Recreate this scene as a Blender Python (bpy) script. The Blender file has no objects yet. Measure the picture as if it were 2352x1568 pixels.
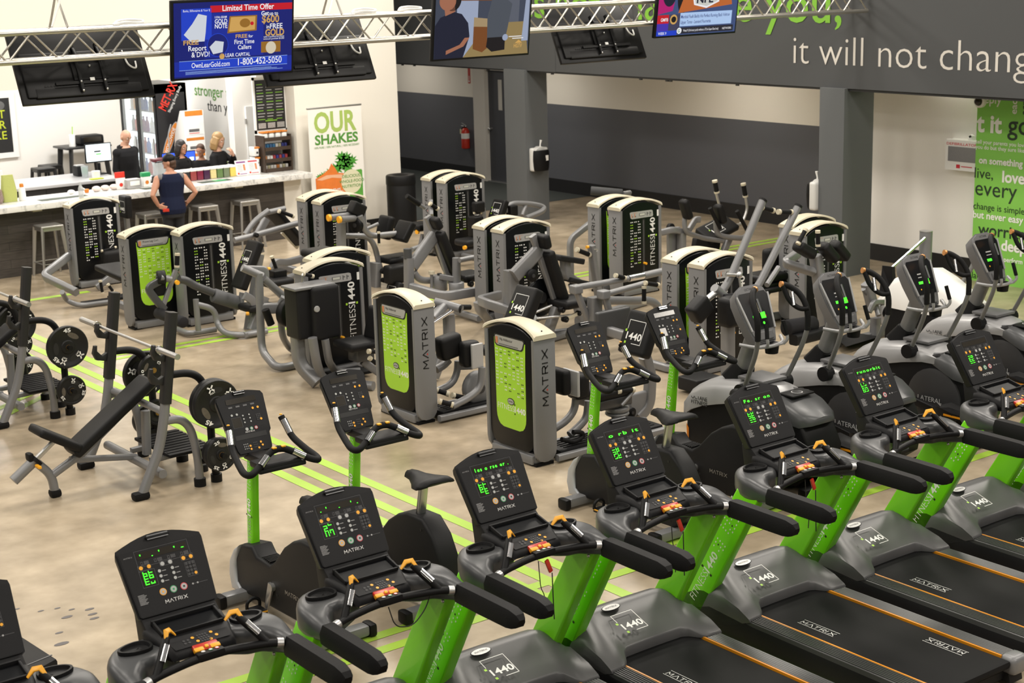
import bpy, bmesh, math, random
from math import sin, cos, pi, radians
from mathutils import Vector, Matrix
random.seed(7)
SC = bpy.context.scene
COL = SC.collection
# ------------------------------------------------------------------ camera
cam_d = bpy.data.cameras.new('camera'); cam = bpy.data.objects.new('camera', cam_d); COL.objects.link(cam)
cam_d.sensor_width = 36.0; cam_d.sensor_fit = 'HORIZONTAL'; cam_d.lens = 56.577
cam_d.clip_end = 200
def cam_axes(yaw, pitch, roll):
    f = Vector((cos(pitch)*sin(yaw), cos(pitch)*cos(yaw), -sin(pitch)))
    r = Vector((cos(yaw), -sin(yaw), 0)); d = f.cross(r)
    c, s = cos(roll), sin(roll)
    return c*r+s*d, -s*r+c*d, f
_r, _d, _f = cam_axes(0.64490886, 0.23206835, 0.02803139)
cam.matrix_world = Matrix(((_r.x, -_d.x, -_f.x, 0), (_r.y, -_d.y, -_f.y, 0), (_r.z, -_d.z, -_f.z, 4.4), (0, 0, 0, 1)))
SC.camera = cam
cam_d.dof.use_dof = True; cam_d.dof.focus_distance = 11.5; cam_d.dof.aperture_fstop = 4.5
# ------------------------------------------------------------------ world, lights, exposure
SC.view_settings.view_transform = 'Standard'; SC.view_settings.look = 'None'
SC.view_settings.gamma = 1.0; SC.view_settings.use_curve_mapping = False
SC.view_settings.exposure = 0.0
w = bpy.data.worlds.new('world'); SC.world = w; w.use_nodes = True
bgn = w.node_tree.nodes['Background']
bgn.inputs[0].default_value = (1.0, 0.95, 0.88, 1); bgn.inputs[1].default_value = 0.20
def area(name, loc, size, power, col=(1, 0.93, 0.83), sy=None, rot=(0, 0, 0)):
    l = bpy.data.lights.new(name, 'AREA'); l.energy = power; l.color = col
    l.shape = 'RECTANGLE'; l.size = size; l.size_y = sy or size
    o = bpy.data.objects.new(name, l); COL.objects.link(o); o.location = loc; o.rotation_euler = rot
    return o
for gx, gy in ((-3, 3), (-3, 9), (-2, 15), (3.5, -3), (9, -2)):
    area('ceiling_lamp_or_fill', (gx, gy, 7.2), 1.5, 235, sy=1.5)  # added overhead fill from behind and left, brightens faces turned to the camera
for gx in (2.5, 7.5, 12.5, 17.0):
    for gy in (3.5, 9.0, 14.5, 20.0):
        area('ceiling_lamp_or_fill', (gx, gy, 7.2), 1.5, 150*(1+.055*(gx+gy-14)), sy=1.5)
for lx in (6.5, 9.5, 12.2):
    area('bar_lamp_light', (lx, 25.0, 3.3), 1.4, 75, (1, 0.98, 0.95), .5); area('bar_lamp_light', (lx, 28.6, 3.3), 1.4, 88, (1, 0.98, 0.95), .5)
for ly in (13.5, 19.0, 24.5, 29.0): area('hall_fill_light', (18.3, ly, 2.85), .5, 24, (1, 0.93, 0.83), 1.4)  # weak fill added under the hall ceiling to brighten its walls
# ------------------------------------------------------------------ materials
MATS = {}
def mat(name, col, rough=0.5, metal=0.0, emit=0.0, bump=0.0, scale=60.0, var=0.0, spec=0.5, coat=0.0, alpha=1.0, trans=0.0, dark=False):
    if name in MATS: return MATS[name]
    m = bpy.data.materials.new(name); m.use_nodes = True; MATS[name] = m
    nt = m.node_tree; b = nt.nodes['Principled BSDF']
    c = (col[0], col[1], col[2], 1)
    b.inputs['Base Color'].default_value = (.012, .012, .013, 1) if dark else c
    b.inputs['Roughness'].default_value = rough; b.inputs['Metallic'].default_value = metal
    b.inputs['Specular IOR Level'].default_value = spec
    if coat: b.inputs['Coat Weight'].default_value = coat
    if alpha < 1: b.inputs['Alpha'].default_value = alpha
    if trans: b.inputs['Transmission Weight'].default_value = trans
    if emit:
        b.inputs['Emission Color'].default_value = c; b.inputs['Emission Strength'].default_value = emit
    if bump or var:
        tc = nt.nodes.new('ShaderNodeTexCoord'); n = nt.nodes.new('ShaderNodeTexNoise')
        n.inputs['Scale'].default_value = scale; n.inputs['Detail'].default_value = 3
        nt.links.new(tc.outputs['Object'], n.inputs['Vector'])
        if var:
            mx = nt.nodes.new('ShaderNodeMix'); mx.data_type = 'RGBA'
            mx.inputs['A'].default_value = tuple(x*(1-var) for x in col)+(1,)
            mx.inputs['B'].default_value = tuple(min(1, x*(1+var)) for x in col)+(1,)
            nt.links.new(n.outputs['Fac'], mx.inputs['Factor']); nt.links.new(mx.outputs['Result'], b.inputs['Base Color'])
        if bump:
            bp = nt.nodes.new('ShaderNodeBump'); bp.inputs['Strength'].default_value = bump; bp.inputs['Distance'].default_value = 0.002
            nt.links.new(n.outputs['Fac'], bp.inputs['Height']); nt.links.new(bp.outputs['Normal'], b.inputs['Normal'])
    return m
BLK = mat('black_plastic', (0.0065, 0.0065, 0.007), 0.45, spec=.2, bump=0.25, scale=350)
BLK2 = mat('dark_satin_plastic', (0.0115, 0.0115, 0.0125), 0.5, spec=.22, bump=0.25, scale=350)
SHR = mat('gloss_black_shroud', (0.0035, 0.004, 0.005), 0.28, spec=.25, var=0.1, scale=20)
PAD = mat('black_vinyl', (0.008, 0.008, 0.0085), 0.5, spec=.22, bump=0.3, scale=220)
RUB = mat('black_rubber', (0.006, 0.006, 0.0065), 0.6, spec=.2, bump=0.3, scale=120)
FOAM = mat('black_foam', (0.016, 0.016, 0.018), 0.8, spec=.2, bump=0.5, scale=300)
GRY = mat('silver_grey_paint', (0.205, 0.207, 0.213), 0.36, 0.25, bump=0.15, scale=400, var=0.06)
GRYP = mat('grey_side_panel', (0.185, 0.187, 0.192), 0.5, 0.1, bump=0.2, scale=500, var=0.07)
CHAR = mat('charcoal_metallic_plastic', (0.068, 0.070, 0.073), 0.36, 0.25, bump=0.12, scale=400, var=0.06)
HOOD = mat('grey_hood_plastic', (0.095, 0.095, 0.096), 0.36, 0.15, bump=0.1, scale=300, var=0.05)
CHR = mat('chrome', (0.75, 0.75, 0.76), 0.14, 1.0, var=0.03)
STL = mat('brushed_steel', (0.55, 0.55, 0.55), 0.35, 0.9, bump=0.1, scale=200)
CRM = mat('cream_cap_plastic', (0.56, 0.51, 0.385), 0.42, var=0.03, scale=8)
GRN = mat('lime_green_panel', (0.36, 0.66, 0.035), 0.4, var=0.03, scale=6)
GRNP = mat('green_painted_post', (0.19, 0.68, 0.010), 0.28, var=0.04, scale=8, coat=0.2)
WHT = mat('white_print', (0.8, 0.8, 0.78), 0.5, var=0.02)
WHD = mat('faint_white_print', (0.36, 0.36, 0.36), 0.5, var=0.02)
ORG = mat('amber_button', (0.86, 0.40, 0.02), 0.4, var=0.03)
REDP = mat('red_plastic', (0.50, 0.03, 0.015), 0.3, var=0.03)
LED = mat('green_led', (0.05, 1.0, 0.02), 0.5, emit=1.6)
SMK = mat('smoked_display', (0.022, 0.018, 0.012), 0.15, var=0.1)
BELT = mat('running_belt', (0.007, 0.007, 0.0075), 0.7, spec=.18, bump=0.5, scale=500, var=0.1)
DGRY = mat('dark_button', (0.03, 0.03, 0.032), 0.5, var=0.05)
SILB = mat('silver_button', (0.42, 0.43, 0.42), 0.4, var=0.03)
GRB = mat('green_button', (0.02, 0.30, 0.10), 0.4, var=0.03)
REDB = mat('red_button', (0.62, 0.03, 0.05), 0.4, var=0.03)
PLAC = mat('silver_placard', (0.42, 0.42, 0.42), 0.35, 0.2, var=0.05)
BLKP = mat('black_print', (0.01, 0.01, 0.01), 0.6, var=0.1)
ORAIL = mat('orange_edge', (0.72, 0.27, 0.01), 0.4, var=0.05)
OUTL = mat('grey_outline_print', (0.11, 0.11, 0.115), 0.5, var=0.03)
ALU = mat('galvanised_steel', (.42, .41, .39), .38, .75, bump=.08, scale=120, var=.06)
CLR = mat('clear_plastic', (.62, .66, .68), .15, alpha=.55, spec=.5, var=.02)
SILT = mat('light_silver_shell', (0.60, 0.60, 0.60), 0.3, 0.2, var=0.03)
# ------------------------------------------------------------------ mesh builder
ORGN = {}
def origin_of(o):
    while o is not None:
        if o.name in ORGN: return ORGN[o.name]
        o = o.parent
    return Vector((0, 0, 0))
def V(*a): return Vector(a[0]) if len(a) == 1 else Vector(a)
_TXT = {}
def text_mesh(body, size, off, res, shear, space):
    k = (body, size, off, res, shear, space)
    if k in _TXT: return _TXT[k]
    cu = bpy.data.curves.new('lettering', 'FONT'); cu.body = body; cu.size = size; cu.offset = off
    cu.resolution_u = res; cu.shear = shear; cu.space_character = space; cu.align_x = 'LEFT'
    o = bpy.data.objects.new('lettering', cu); COL.objects.link(o)
    dg = bpy.context.evaluated_depsgraph_get(); dg.update()
    me = bpy.data.meshes.new_from_object(o.evaluated_get(dg))
    vs = [v.co.copy() for v in me.vertices]; fs = [tuple(p.vertices) for p in me.polygons]
    bpy.data.objects.remove(o); bpy.data.curves.remove(cu); bpy.data.meshes.remove(me)
    _TXT[k] = (vs, fs); return _TXT[k]
class MB:
    def __init__(s): s.v = []; s.f = []; s.mi = []; s.m = 0; s.mats = []
    def use(s, m):
        if m not in s.mats: s.mats.append(m)
        s.m = s.mats.index(m); return s
    def add(s, vs, fs, M=None):
        n = len(s.v)
        s.v += [(M @ Vector(v)) if M is not None else Vector(v) for v in vs]
        for f in fs: s.f.append(tuple(n+i for i in f)); s.mi.append(s.m)
        return s
    def box(s, c, d, rot=None):
        x, y, z = d[0]/2, d[1]/2, d[2]/2
        vs = [(-x,-y,-z),(x,-y,-z),(x,y,-z),(-x,y,-z),(-x,-y,z),(x,-y,z),(x,y,z),(-x,y,z)]
        fs = [(0,3,2,1),(4,5,6,7),(0,1,5,4),(1,2,6,5),(2,3,7,6),(3,0,4,7)]
        M = Matrix.Translation(Vector(c)) @ (rot.to_4x4() if rot else Matrix())
        return s.add(vs, fs, M)
    def bb(s, a, b): return s.box([(a[i]+b[i])/2 for i in range(3)], [abs(b[i]-a[i]) for i in range(3)])
    def rbox(s, c, d, r, seg=2, rot=None):
        bm = bmesh.new(); bmesh.ops.create_cube(bm, size=1)
        for v in bm.verts: v.co = Vector((v.co.x*d[0], v.co.y*d[1], v.co.z*d[2]))
        bmesh.ops.bevel(bm, geom=bm.edges[:], offset=min(r, min(d)*0.49), segments=seg, affect='EDGES', profile=0.6)
        return s.addbm(bm, Matrix.Translation(Vector(c)) @ (rot.to_4x4() if rot else Matrix()))
    def addbm(s, bm, M=None):
        bm.verts.index_update()
        s.add([v.co.copy() for v in bm.verts], [tuple(v.index for v in f.verts) for f in bm.faces], M); bm.free(); return s
    def rings(s, R, cap=True, close=False):
        n = len(R[0]); base = len(s.v)
        for r in R: s.v += [Vector(p) for p in r]
        m = len(R)
        for i in range(m if close else m-1):
            a = base+i*n; b = base+((i+1) % m)*n
            for j in range(n):
                k = (j+1) % n; s.f.append((a+j, a+k, b+k, b+j)); s.mi.append(s.m)
        if cap and not close:
            s.f.append(tuple(base+j for j in range(n))[::-1]); s.mi.append(s.m)
            s.f.append(tuple(base+(m-1)*n+j for j in range(n))); s.mi.append(s.m)
        return s
    def sweep(s, pts, prof, up=None, cap=True, scale=None):
        pts = [Vector(p) for p in pts]; R = []; n = len(pts)
        t0 = (pts[1]-pts[0]).normalized()
        u = Vector(up) if up else (Vector((0,0,1)) if abs(t0.z) < 0.95 else Vector((0,1,0)))
        u = (u - t0*u.dot(t0)).normalized(); pt = t0
        for i in range(n):
            if i == 0: t = t0
            elif i == n-1: t = (pts[i]-pts[i-1]).normalized()
            else:
                a = (pts[i]-pts[i-1]).normalized(); b = (pts[i+1]-pts[i]).normalized(); t = (a+b).normalized() if (a+b).length > 1e-6 else b
            q = pt.rotation_difference(t); u = q @ u; u = (u - t*u.dot(t)).normalized(); pt = t
            w = t.cross(u)
            k = 1.0
            if 0 < i < n-1:
                c = max(0.45, a.dot(t)); k = 1/c
            sc = scale[i] if scale else 1.0
            R.append([pts[i] + (w*x + u*y)*sc for x, y in prof])
        return s.rings(R, cap)
    def tube(s, pts, r, n=10, bend=0.0, cap=True, scale=None, up=None):
        if bend: pts = fillet(pts, bend)
        return s.sweep(pts, [(r*cos(2*pi*i/n), r*sin(2*pi*i/n)) for i in range(n)], up, cap, scale)
    def bar(s, pts, w, h, bend=0.0, up=None, r=None, scale=None):
        if bend: pts = fillet(pts, bend)
        return s.sweep(pts, rrect(w, h, r if r is not None else min(w, h)*0.22), up, True, scale)
    def cyl(s, a, b, r, r2=None, n=16): 
        return s.sweep([a, b], [(cos(2*pi*i/n), sin(2*pi*i/n)) for i in range(n)], None, True, [r, r if r2 is None else r2])
    def disc_roll(s, a, b, r, n=18, e=0.15):
        a, b = Vector(a), Vector(b); d = b-a; k = min(r*e/d.length, 0.3)
        return s.sweep([a, a+d*k, b-d*k, b], [(cos(2*pi*i/n), sin(2*pi*i/n)) for i in range(n)], None, True, [r*(1-e), r, r, r*(1-e)])
    def lathe(s, prof, c, n=20, axis='z'):
        R = []
        for r, h in prof:
            R.append([(r*cos(2*pi*i/n), r*sin(2*pi*i/n), h) for i in range(n)])
        b = len(s.v); s.rings(R, cap=True)
        M = {'z': Matrix(), 'x': Matrix.Rotation(pi/2, 4, 'Y'), 'y': Matrix.Rotation(-pi/2, 4, 'X')}[axis] if isinstance(axis, str) else axis
        T = Matrix.Translation(Vector(c)) @ M
        for i in range(b, len(s.v)): s.v[i] = T @ s.v[i]
        return s
    def ball(s, c, r, n=14, m=9):
        rx, ry, rz = (r, r, r) if not hasattr(r, '__len__') else r
        R = []
        for j in range(m+1):
            a = -pi/2 + pi*j/m; k = max(cos(a), 0.02)
            R.append([(c[0]+rx*k*cos(2*pi*i/n), c[1]+ry*k*sin(2*pi*i/n), c[2]+rz*sin(a)) for i in range(n)])
        return s.rings(R)
    def prism(s, poly, axis, a, b, bevel=0.0, seg=2):
        # poly in the two axes other than `axis` (cyclic order x->(y,z), y->(x,z), z->(x,y))
        bm = bmesh.new()
        def mk(p, h):
            return {'x': (h, p[0], p[1]), 'y': (p[0], h, p[1]), 'z': (p[0], p[1], h)}[axis]
        A = [bm.verts.new(mk(p, a)) for p in poly]; B = [bm.verts.new(mk(p, b)) for p in poly]
        n = len(poly); fa = bm.faces.new(A); fb = bm.faces.new(B[::-1])
        for i in range(n): bm.faces.new((A[i], B[i], B[(i+1) % n], A[(i+1) % n]))
        bmesh.ops.recalc_face_normals(bm, faces=bm.faces[:])
        if bevel:
            ed = list(set(list(fa.edges)+list(fb.edges)))
            bmesh.ops.bevel(bm, geom=ed, offset=bevel, segments=seg, affect='EDGES', profile=0.5)
        return s.addbm(bm)
    def quad(s, a, b, c, d): return s.add([a, b, c, d], [(0, 1, 2, 3)])
    def text(s, body, o, xd, yd, size, m, off=0.0, align='l', width=None, res=3, shear=0.0, space=1.0, lift=0.0, valign='b'):
        vs, fs = text_mesh(body, 1.0, off, res, shear, space)
        if not vs: return s
        x0 = min(v.x for v in vs); x1 = max(v.x for v in vs)
        k = size; kx = size if width is None else width/(x1-x0)
        sh = {'l': x0, 'c': (x0+x1)/2, 'r': x1}[align]; vy = 0.35 if valign == 'm' else 0
        X = Vector(xd).normalized(); Y = Vector(yd).normalized(); N = X.cross(Y); O = Vector(o)+N*lift
        s.use(m)
        return s.add([O + X*((v.x-sh)*kx) + Y*((v.y-vy)*k) for v in vs], fs)
    def strokes(s, lines, o, xd, yd, sx, sy, t, m, lift=0.002):
        # letters drawn as straight strokes of even thickness
        X = Vector(xd).normalized(); Y = Vector(yd).normalized(); N = X.cross(Y); O = Vector(o)+N*lift
        s.use(m)
        for (x0, y0, x1, y1) in lines:
            a = O+X*(x0*sx)+Y*(y0*sy); b = O+X*(x1*sx)+Y*(y1*sy); d = (b-a).normalized(); n = N.cross(d)*t/2; e = d*t*.3
            s.add([a-n-e, b-n+e, b+n+e, a+n-e], [(0, 1, 2, 3)])
        return s
    def matrix_mark(s, o, xd, yd, width, h, m, red=None, t=None, lift=0.002):
        # wide spaced word mark, the second letter without its cross bar
        L = []; u = 1/8.0
        def put(x, w, q):
            for a in q: L.append((x+a[0]*w, a[1], x+a[2]*w, a[3]))
        put(0, 1.25*u, [(0, 0, .08, 1), (.08, 1, .5, .3), (.5, .3, .92, 1), (.92, 1, 1, 0)])
        put(1.65*u, 1.2*u, [(0, 0, .5, 1), (.5, 1, 1, 0)]); put(3.1*u, 1.1*u, [(0, 1, 1, 1), (.5, 1, .5, 0)])
        put(4.65*u, 1.0*u, [(0, 0, 0, 1), (0, 1, .8, 1), (.8, 1, 1, .85), (1, .85, 1, .6), (1, .6, .8, .45), (.8, .45, 0, .45), (.6, .45, 1, 0)])
        put(6.1*u, .1, [(0, 0, 0, 1)]); put(6.75*u, 1.25*u, [(0, 0, 1, 1), (0, 1, 1, 0)])
        s.strokes(L, o, xd, yd, width, h, t or h*.15, m, lift)
        if red: s.rect(o, xd, yd, width*2.12*u, h*.05, width*.25*u, h*.2, red, lift)
        return s
    def rect(s, o, xd, yd, x, y, w, h, m, lift=0.0015):
        X = Vector(xd).normalized(); Y = Vector(yd).normalized(); N = X.cross(Y); O = Vector(o)+N*lift
        s.use(m)
        return s.add([O+X*x+Y*y, O+X*(x+w)+Y*y, O+X*(x+w)+Y*(y+h), O+X*x+Y*(y+h)], [(0, 1, 2, 3)])
    def poly(s, o, xd, yd, pts, m, lift=0.0015):
        X = Vector(xd).normalized(); Y = Vector(yd).normalized(); N = X.cross(Y); O = Vector(o)+N*lift
        s.use(m); return s.add([O+X*p[0]+Y*p[1] for p in pts], [tuple(range(len(pts)))])
    def dot(s, o, xd, yd, x, y, r, m, lift=0.002, n=12, r2=None):
        return s.poly(o, xd, yd, [(x+r*cos(2*pi*i/n), y+(r2 or r)*sin(2*pi*i/n)) for i in range(n)], m, lift)
    def frame(s, o, xd, yd, x, y, w, h, t, m, lift=0.0015):
        s.rect(o, xd, yd, x, y, w, t, m, lift); s.rect(o, xd, yd, x, y+h-t, w, t, m, lift)
        s.rect(o, xd, yd, x, y+t, t, h-2*t, m, lift); s.rect(o, xd, yd, x+w-t, y+t, t, h-2*t, m, lift); return s
    def build(s, name, m=None, parent=None, smooth=40, fix=True):
        O = origin_of(parent) if parent else Vector((0, 0, 0))
        me = bpy.data.meshes.new(name)
        me.from_pydata([tuple(v-O) for v in s.v], [], s.f)
        ms = s.mats if s.mats else [m]
        if s.mats and m is not None and m not in s.mats: pass
        for q in ms: me.materials.append(q)
        if len(ms) > 1: me.polygons.foreach_set('material_index', s.mi)
        me.validate()
        if fix:
            bm = bmesh.new(); bm.from_mesh(me); bmesh.ops.recalc_face_normals(bm, faces=bm.faces[:]); bm.to_mesh(me); bm.free()
        if smooth:
            me.shade_smooth(); me.set_sharp_from_angle(angle=radians(smooth))
        o = bpy.data.objects.new(name, me); COL.objects.link(o)
        if parent: o.parent = parent
        return o
def rrect(w, h, r, n=3):
    r = min(r, w*0.49, h*0.49); out = []
    for cx, cy, a0 in ((w/2-r, h/2-r, 0), (-w/2+r, h/2-r, pi/2), (-w/2+r, -h/2+r, pi), (w/2-r, -h/2+r, 3*pi/2)):
        for i in range(n+1):
            a = a0 + pi/2*i/n; out.append((cx+r*cos(a), cy+r*sin(a)))
    return out
def fillet(pts, r, n=5):
    pts = [Vector(p) for p in pts]; out = [pts[0]]
    for i in range(1, len(pts)-1):
        a, b, c = pts[i-1], pts[i], pts[i+1]
        d1 = min(r, (a-b).length*0.48); d2 = min(r, (c-b).length*0.48)
        p = b+(a-b).normalized()*d1; q = b+(c-b).normalized()*d2
        for j in range(n+1):
            t = j/n; out.append(p*(1-t)**2 + b*2*t*(1-t) + q*t*t)
    out.append(pts[-1]); return out
def arc(c, r, a0, a1, n=8, r2=None):
    return [(c[0]+r*cos(radians(a0+(a1-a0)*i/n)), c[1]+(r2 or r)*sin(radians(a0+(a1-a0)*i/n))) for i in range(n+1)]
def thing(name, label, cat, loc=(0, 0, 0), group=None):
    o = bpy.data.objects.new(name, None); COL.objects.link(o); o.location = loc; o.empty_display_size = 0.1
    ORGN[o.name] = Vector(loc); o['label'] = label; o['category'] = cat
    if group: o['group'] = group
    return o
def tag(o, label, cat, group=None, kind=None):
    o['label'] = label; o['category'] = cat
    if group: o['group'] = group
    if kind: o['kind'] = kind
    return o
def single(mb, name, label, cat, loc, m=None, group=None, smooth=40):
    # a thing that is one mesh, its origin at loc
    o = mb.build(name, m, None, smooth); L = Vector(loc)
    o.data.transform(Matrix.Translation(-L)); o.location = L
    return tag(o, label, cat, group)
def struct(mb, name, m=None, smooth=30, fix=True):
    o = mb.build(name, m, None, smooth, fix); o['kind'] = 'structure'; return o
def dup(root, loc, rotz=None, label=None, group=None, scale=None):
    def cp(o, par):
        c = o.copy(); COL.objects.link(c); c.parent = par
        for ch in [q for q in o.children]: cp(ch, c)
        return c
    r = root.copy(); COL.objects.link(r); r.location = loc
    if rotz is not None: r.rotation_euler = (0, 0, rotz)
    if scale: r.scale = (scale,)*3
    for ch in [q for q in root.children]: cp(ch, r)
    if label: r['label'] = label
    if group: r['group'] = group
    return r
X1, Y1, Z1 = Vector((1, 0, 0)), Vector((0, 1, 0)), Vector((0, 0, 1))
# ------------------------------------------------------------------ room shell
def floor_mat():
    m = bpy.data.materials.new('polished_concrete'); m.use_nodes = True; nt = m.node_tree; b = nt.nodes['Principled BSDF']
    tc = nt.nodes.new('ShaderNodeTexCoord')
    n1 = nt.nodes.new('ShaderNodeTexNoise'); n1.inputs['Scale'].default_value = 0.55; n1.inputs['Detail'].default_value = 5; n1.inputs['Roughness'].default_value = 0.62
    n2 = nt.nodes.new('ShaderNodeTexNoise'); n2.inputs['Scale'].default_value = 3.2; n2.inputs['Detail'].default_value = 6
    n3 = nt.nodes.new('ShaderNodeTexNoise'); n3.inputs['Scale'].default_value = 90; n3.inputs['Detail'].default_value = 2
    for n in (n1, n2, n3): nt.links.new(tc.outputs['Object'], n.inputs['Vector'])
    r1 = nt.nodes.new('ShaderNodeValToRGB'); r1.color_ramp.elements[0].position = 0.33; r1.color_ramp.elements[1].position = 0.68
    r1.color_ramp.elements[0].color = (0.30, 0.24, 0.165, 1); r1.color_ramp.elements[1].color = (0.53, 0.44, 0.32, 1)
    r2 = nt.nodes.new('ShaderNodeValToRGB'); r2.color_ramp.elements[0].position = 0.30; r2.color_ramp.elements[1].position = 0.75
    r2.color_ramp.elements[0].color = (0.70, 0.69, 0.66, 1); r2.color_ramp.elements[1].color = (1.08, 1.08, 1.08, 1)
    mx = nt.nodes.new('ShaderNodeMix'); mx.data_type = 'RGBA'; mx.blend_type = 'MULTIPLY'; mx.inputs['Factor'].default_value = 1
    nt.links.new(n1.outputs['Fac'], r1.inputs['Fac']); nt.links.new(n2.outputs['Fac'], r2.inputs['Fac'])
    nt.links.new(r1.outputs['Color'], mx.inputs['A']); nt.links.new(r2.outputs['Color'], mx.inputs['B'])
    nt.links.new(mx.outputs['Result'], b.inputs['Base Color'])
    b.inputs['Roughness'].default_value = 0.27; b.inputs['Specular IOR Level'].default_value = 0.45
    bp = nt.nodes.new('ShaderNodeBump'); bp.inputs['Strength'].default_value = 0.08; bp.inputs['Distance'].default_value = 0.01
    nt.links.new(n2.outputs['Fac'], bp.inputs['Height']); nt.links.new(bp.outputs['Normal'], b.inputs['Normal'])
    return m
FLOOR = floor_mat()
LIME = mat('lime_floor_paint', (0.35, 0.55, 0.055), 0.4, var=0.08, scale=5)
RUBF = mat('dark_rubber_floor', (0.035, 0.042, 0.040), 0.75, bump=0.3, scale=90, var=0.15)
f = MB(); f.use(FLOOR); f.bb((-6, -6, -0.12), (24, 36, 0))
f.use(RUBF); f.quad((15.3, 23.4, .003), (19.6, 23.4, .003), (19.6, 32, .003), (15.3, 32, .003))
f.use(LIME)
def fl_line(a, b, wd, z=.0025):
    a, b = Vector(a+(z,)), Vector(b+(z,)); n = Z1.cross((b-a).normalized())*wd/2
    f.quad(a-n, b-n, b+n, a+n)
for x in (6.58, 6.79, 7.04): fl_line((x, 5.6), (x, 19.6), .105, .0025)
for y in (8.44, 8.65): fl_line((-2, y), (16, y), .10, .003)
for y in (17.40, 17.58): fl_line((7.0, y), (18.9, y), .09, .0028)
fl_line((5.2, 21.56), (8.7, 21.52), .14, .0028)
fl_line((5.0, 15.56), (6.35, 16.62), .09, .0032); fl_line((4.9, 15.8), (6.2, 16.72), .09, .0032)
f.use(mat('floor_scuff', (.11, .10, .10), .5, var=.2))
for x, y, r_ in ((3.82, 10.37, .035), (3.83, 10.57, .02), (4.0, 10.4, .03), (3.98, 10.3, .03), (3.96, 10.22, .03), (3.67, 10.14, .025), (3.61, 9.95, .045), (3.6, 10.75, .02), (3.72, 10.6, .02), (3.9, 10.48, .02)):
    f.add([(x+r_*1.2*cos(a*pi/5), y+r_*.6*sin(a*pi/5), .0018) for a in range(10)], [tuple(range(10))])
struct(f, 'floor', smooth=0, fix=False)
WALL = mat('white_wall_paint', (0.78, 0.745, 0.67), 0.75, bump=0.06, scale=60, var=0.015)
WALLB = mat('bright_white_wall_paint', (0.83, 0.81, 0.77), 0.75, bump=0.06, scale=60, var=0.015)
GWALL = mat('slate_grey_wall_paint', (0.098, 0.102, 0.116), 0.7, bump=0.08, scale=60, var=0.03)
GBEAM = mat('dark_grey_beam_paint', (0.060, 0.063, 0.066), 0.7, bump=0.08, scale=60, var=0.03)
GBEAM2 = mat('grey_column_paint', (0.105, 0.112, 0.117), 0.7, bump=0.08, scale=60, var=0.03)
BASE = mat('black_baseboard_vinyl', (0.010, 0.010, 0.011), 0.5, var=0.1)
DOORP = mat('dark_door_paint', (0.060, 0.063, 0.074), 0.5, bump=0.05, scale=80, var=0.03)
TRIMW = mat('white_trim_paint', (0.66, 0.63, 0.58), 0.5, var=0.02)
wb = MB(); wb.use(GWALL)
for y0, y1 in ((15.2, 25.74), (27.02, 32.0)): wb.bb((19.55, y0, 0), (19.75, y1, 1.69))
wb.use(WALL)
for y0, y1 in ((15.2, 25.74), (27.02, 32.0)): wb.bb((19.55, y0, 1.69), (19.75, y1, 3.2))
wb.bb((19.55, 25.74, 2.35), (19.75, 27.02, 3.2))
struct(wb, 'wall_back')
b = MB(); b.use(BASE); b.bb((19.53, 15.3, 0), (19.55, 25.74, .25)); b.bb((19.53, 27.02, 0), (19.55, 32, .25)); struct(b, 'baseboard_back')
# door in the back wall
d = MB(); d.use(DOORP); d.bb((19.60, 25.95, .02), (19.65, 26.62, 2.27)); dr = struct(d, 'door_1')
g = MB(); g.use(mat('door_pane', (0.55, 0.53, 0.48), 0.2, var=0.05)); g.bb((19.592, 26.16, 1.47), (19.60, 26.28, 2.08)); g.build('pane', None, dr)
g = MB(); g.use(STL); g.cyl((19.6, 26.54, 1.08), (19.55, 26.54, 1.08), .025); g.ball((19.54, 26.54, 1.08), .035); g.build('door_knob', None, dr)
t = MB(); t.use(TRIMW)
t.bb((19.50, 26.62, 0), (19.70, 27.02, 2.35)); t.bb((19.50, 25.74, 0), (19.70, 25.95, 2.35)); t.bb((19.50, 25.95, 2.27), (19.70, 26.62, 2.35))
t.use(STL); t.bb((19.52, 25.95, 0), (19.7, 26.62, .02))
struct(t, 'trim_1')
# header beam with lettering
hb = MB(); hb.use(GBEAM)
hb.bb((16.85, 21.0, 2.59), (17.25, 30.5, 6.2)); hb.bb((16.85, 6.5, 2.60), (17.25, 14.95, 6.2)); hb.bb((16.856, 14.95, 2.595), (17.25, 21.0, 6.2))
hb.use(BLKP); hb.bb((16.87, 6.5, 2.565), (17.25, 30.5, 2.60))
for y in (25.6, 25.2, 22.9, 21.1, 18.9, 18.3, 18.22, 16.8): hb.bb((16.87, y, 2.545), (16.90, y+.05, 2.58))
LET = mat('white_wall_lettering', (0.62, 0.59, 0.54), 0.6, var=0.02); LETG = mat('green_wall_lettering', (0.19, 0.45, 0.035), 0.6, var=0.02)
hb.text('it will not change you.', (16.845, 15.70, 2.905), -Y1, Z1, .56, LET, off=-.012, width=5.32)
hb.text('If it does not challenge you,', (16.845, 14.84, 3.47), -Y1, Z1, .76, LETG, off=.006, align='r', width=9.3)
struct(hb, 'wall_header')
# hall ceiling, pillars
c = MB(); c.use(WALL); c.bb((17.25, 6.5, 2.9), (19.75, 32, 3.0)); struct(c, 'ceiling_hall')
p = MB(); p.use(GBEAM2); p.bb((16.80, 21.78, 0), (17.28, 22.36, 2.60)); struct(p, 'trim_pillar_left')
p = MB(); p.use(GBEAM2); p.bb((16.80, 14.72, 0), (17.40, 15.16, 2.60)); struct(p, 'trim_pillar_right')
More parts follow.
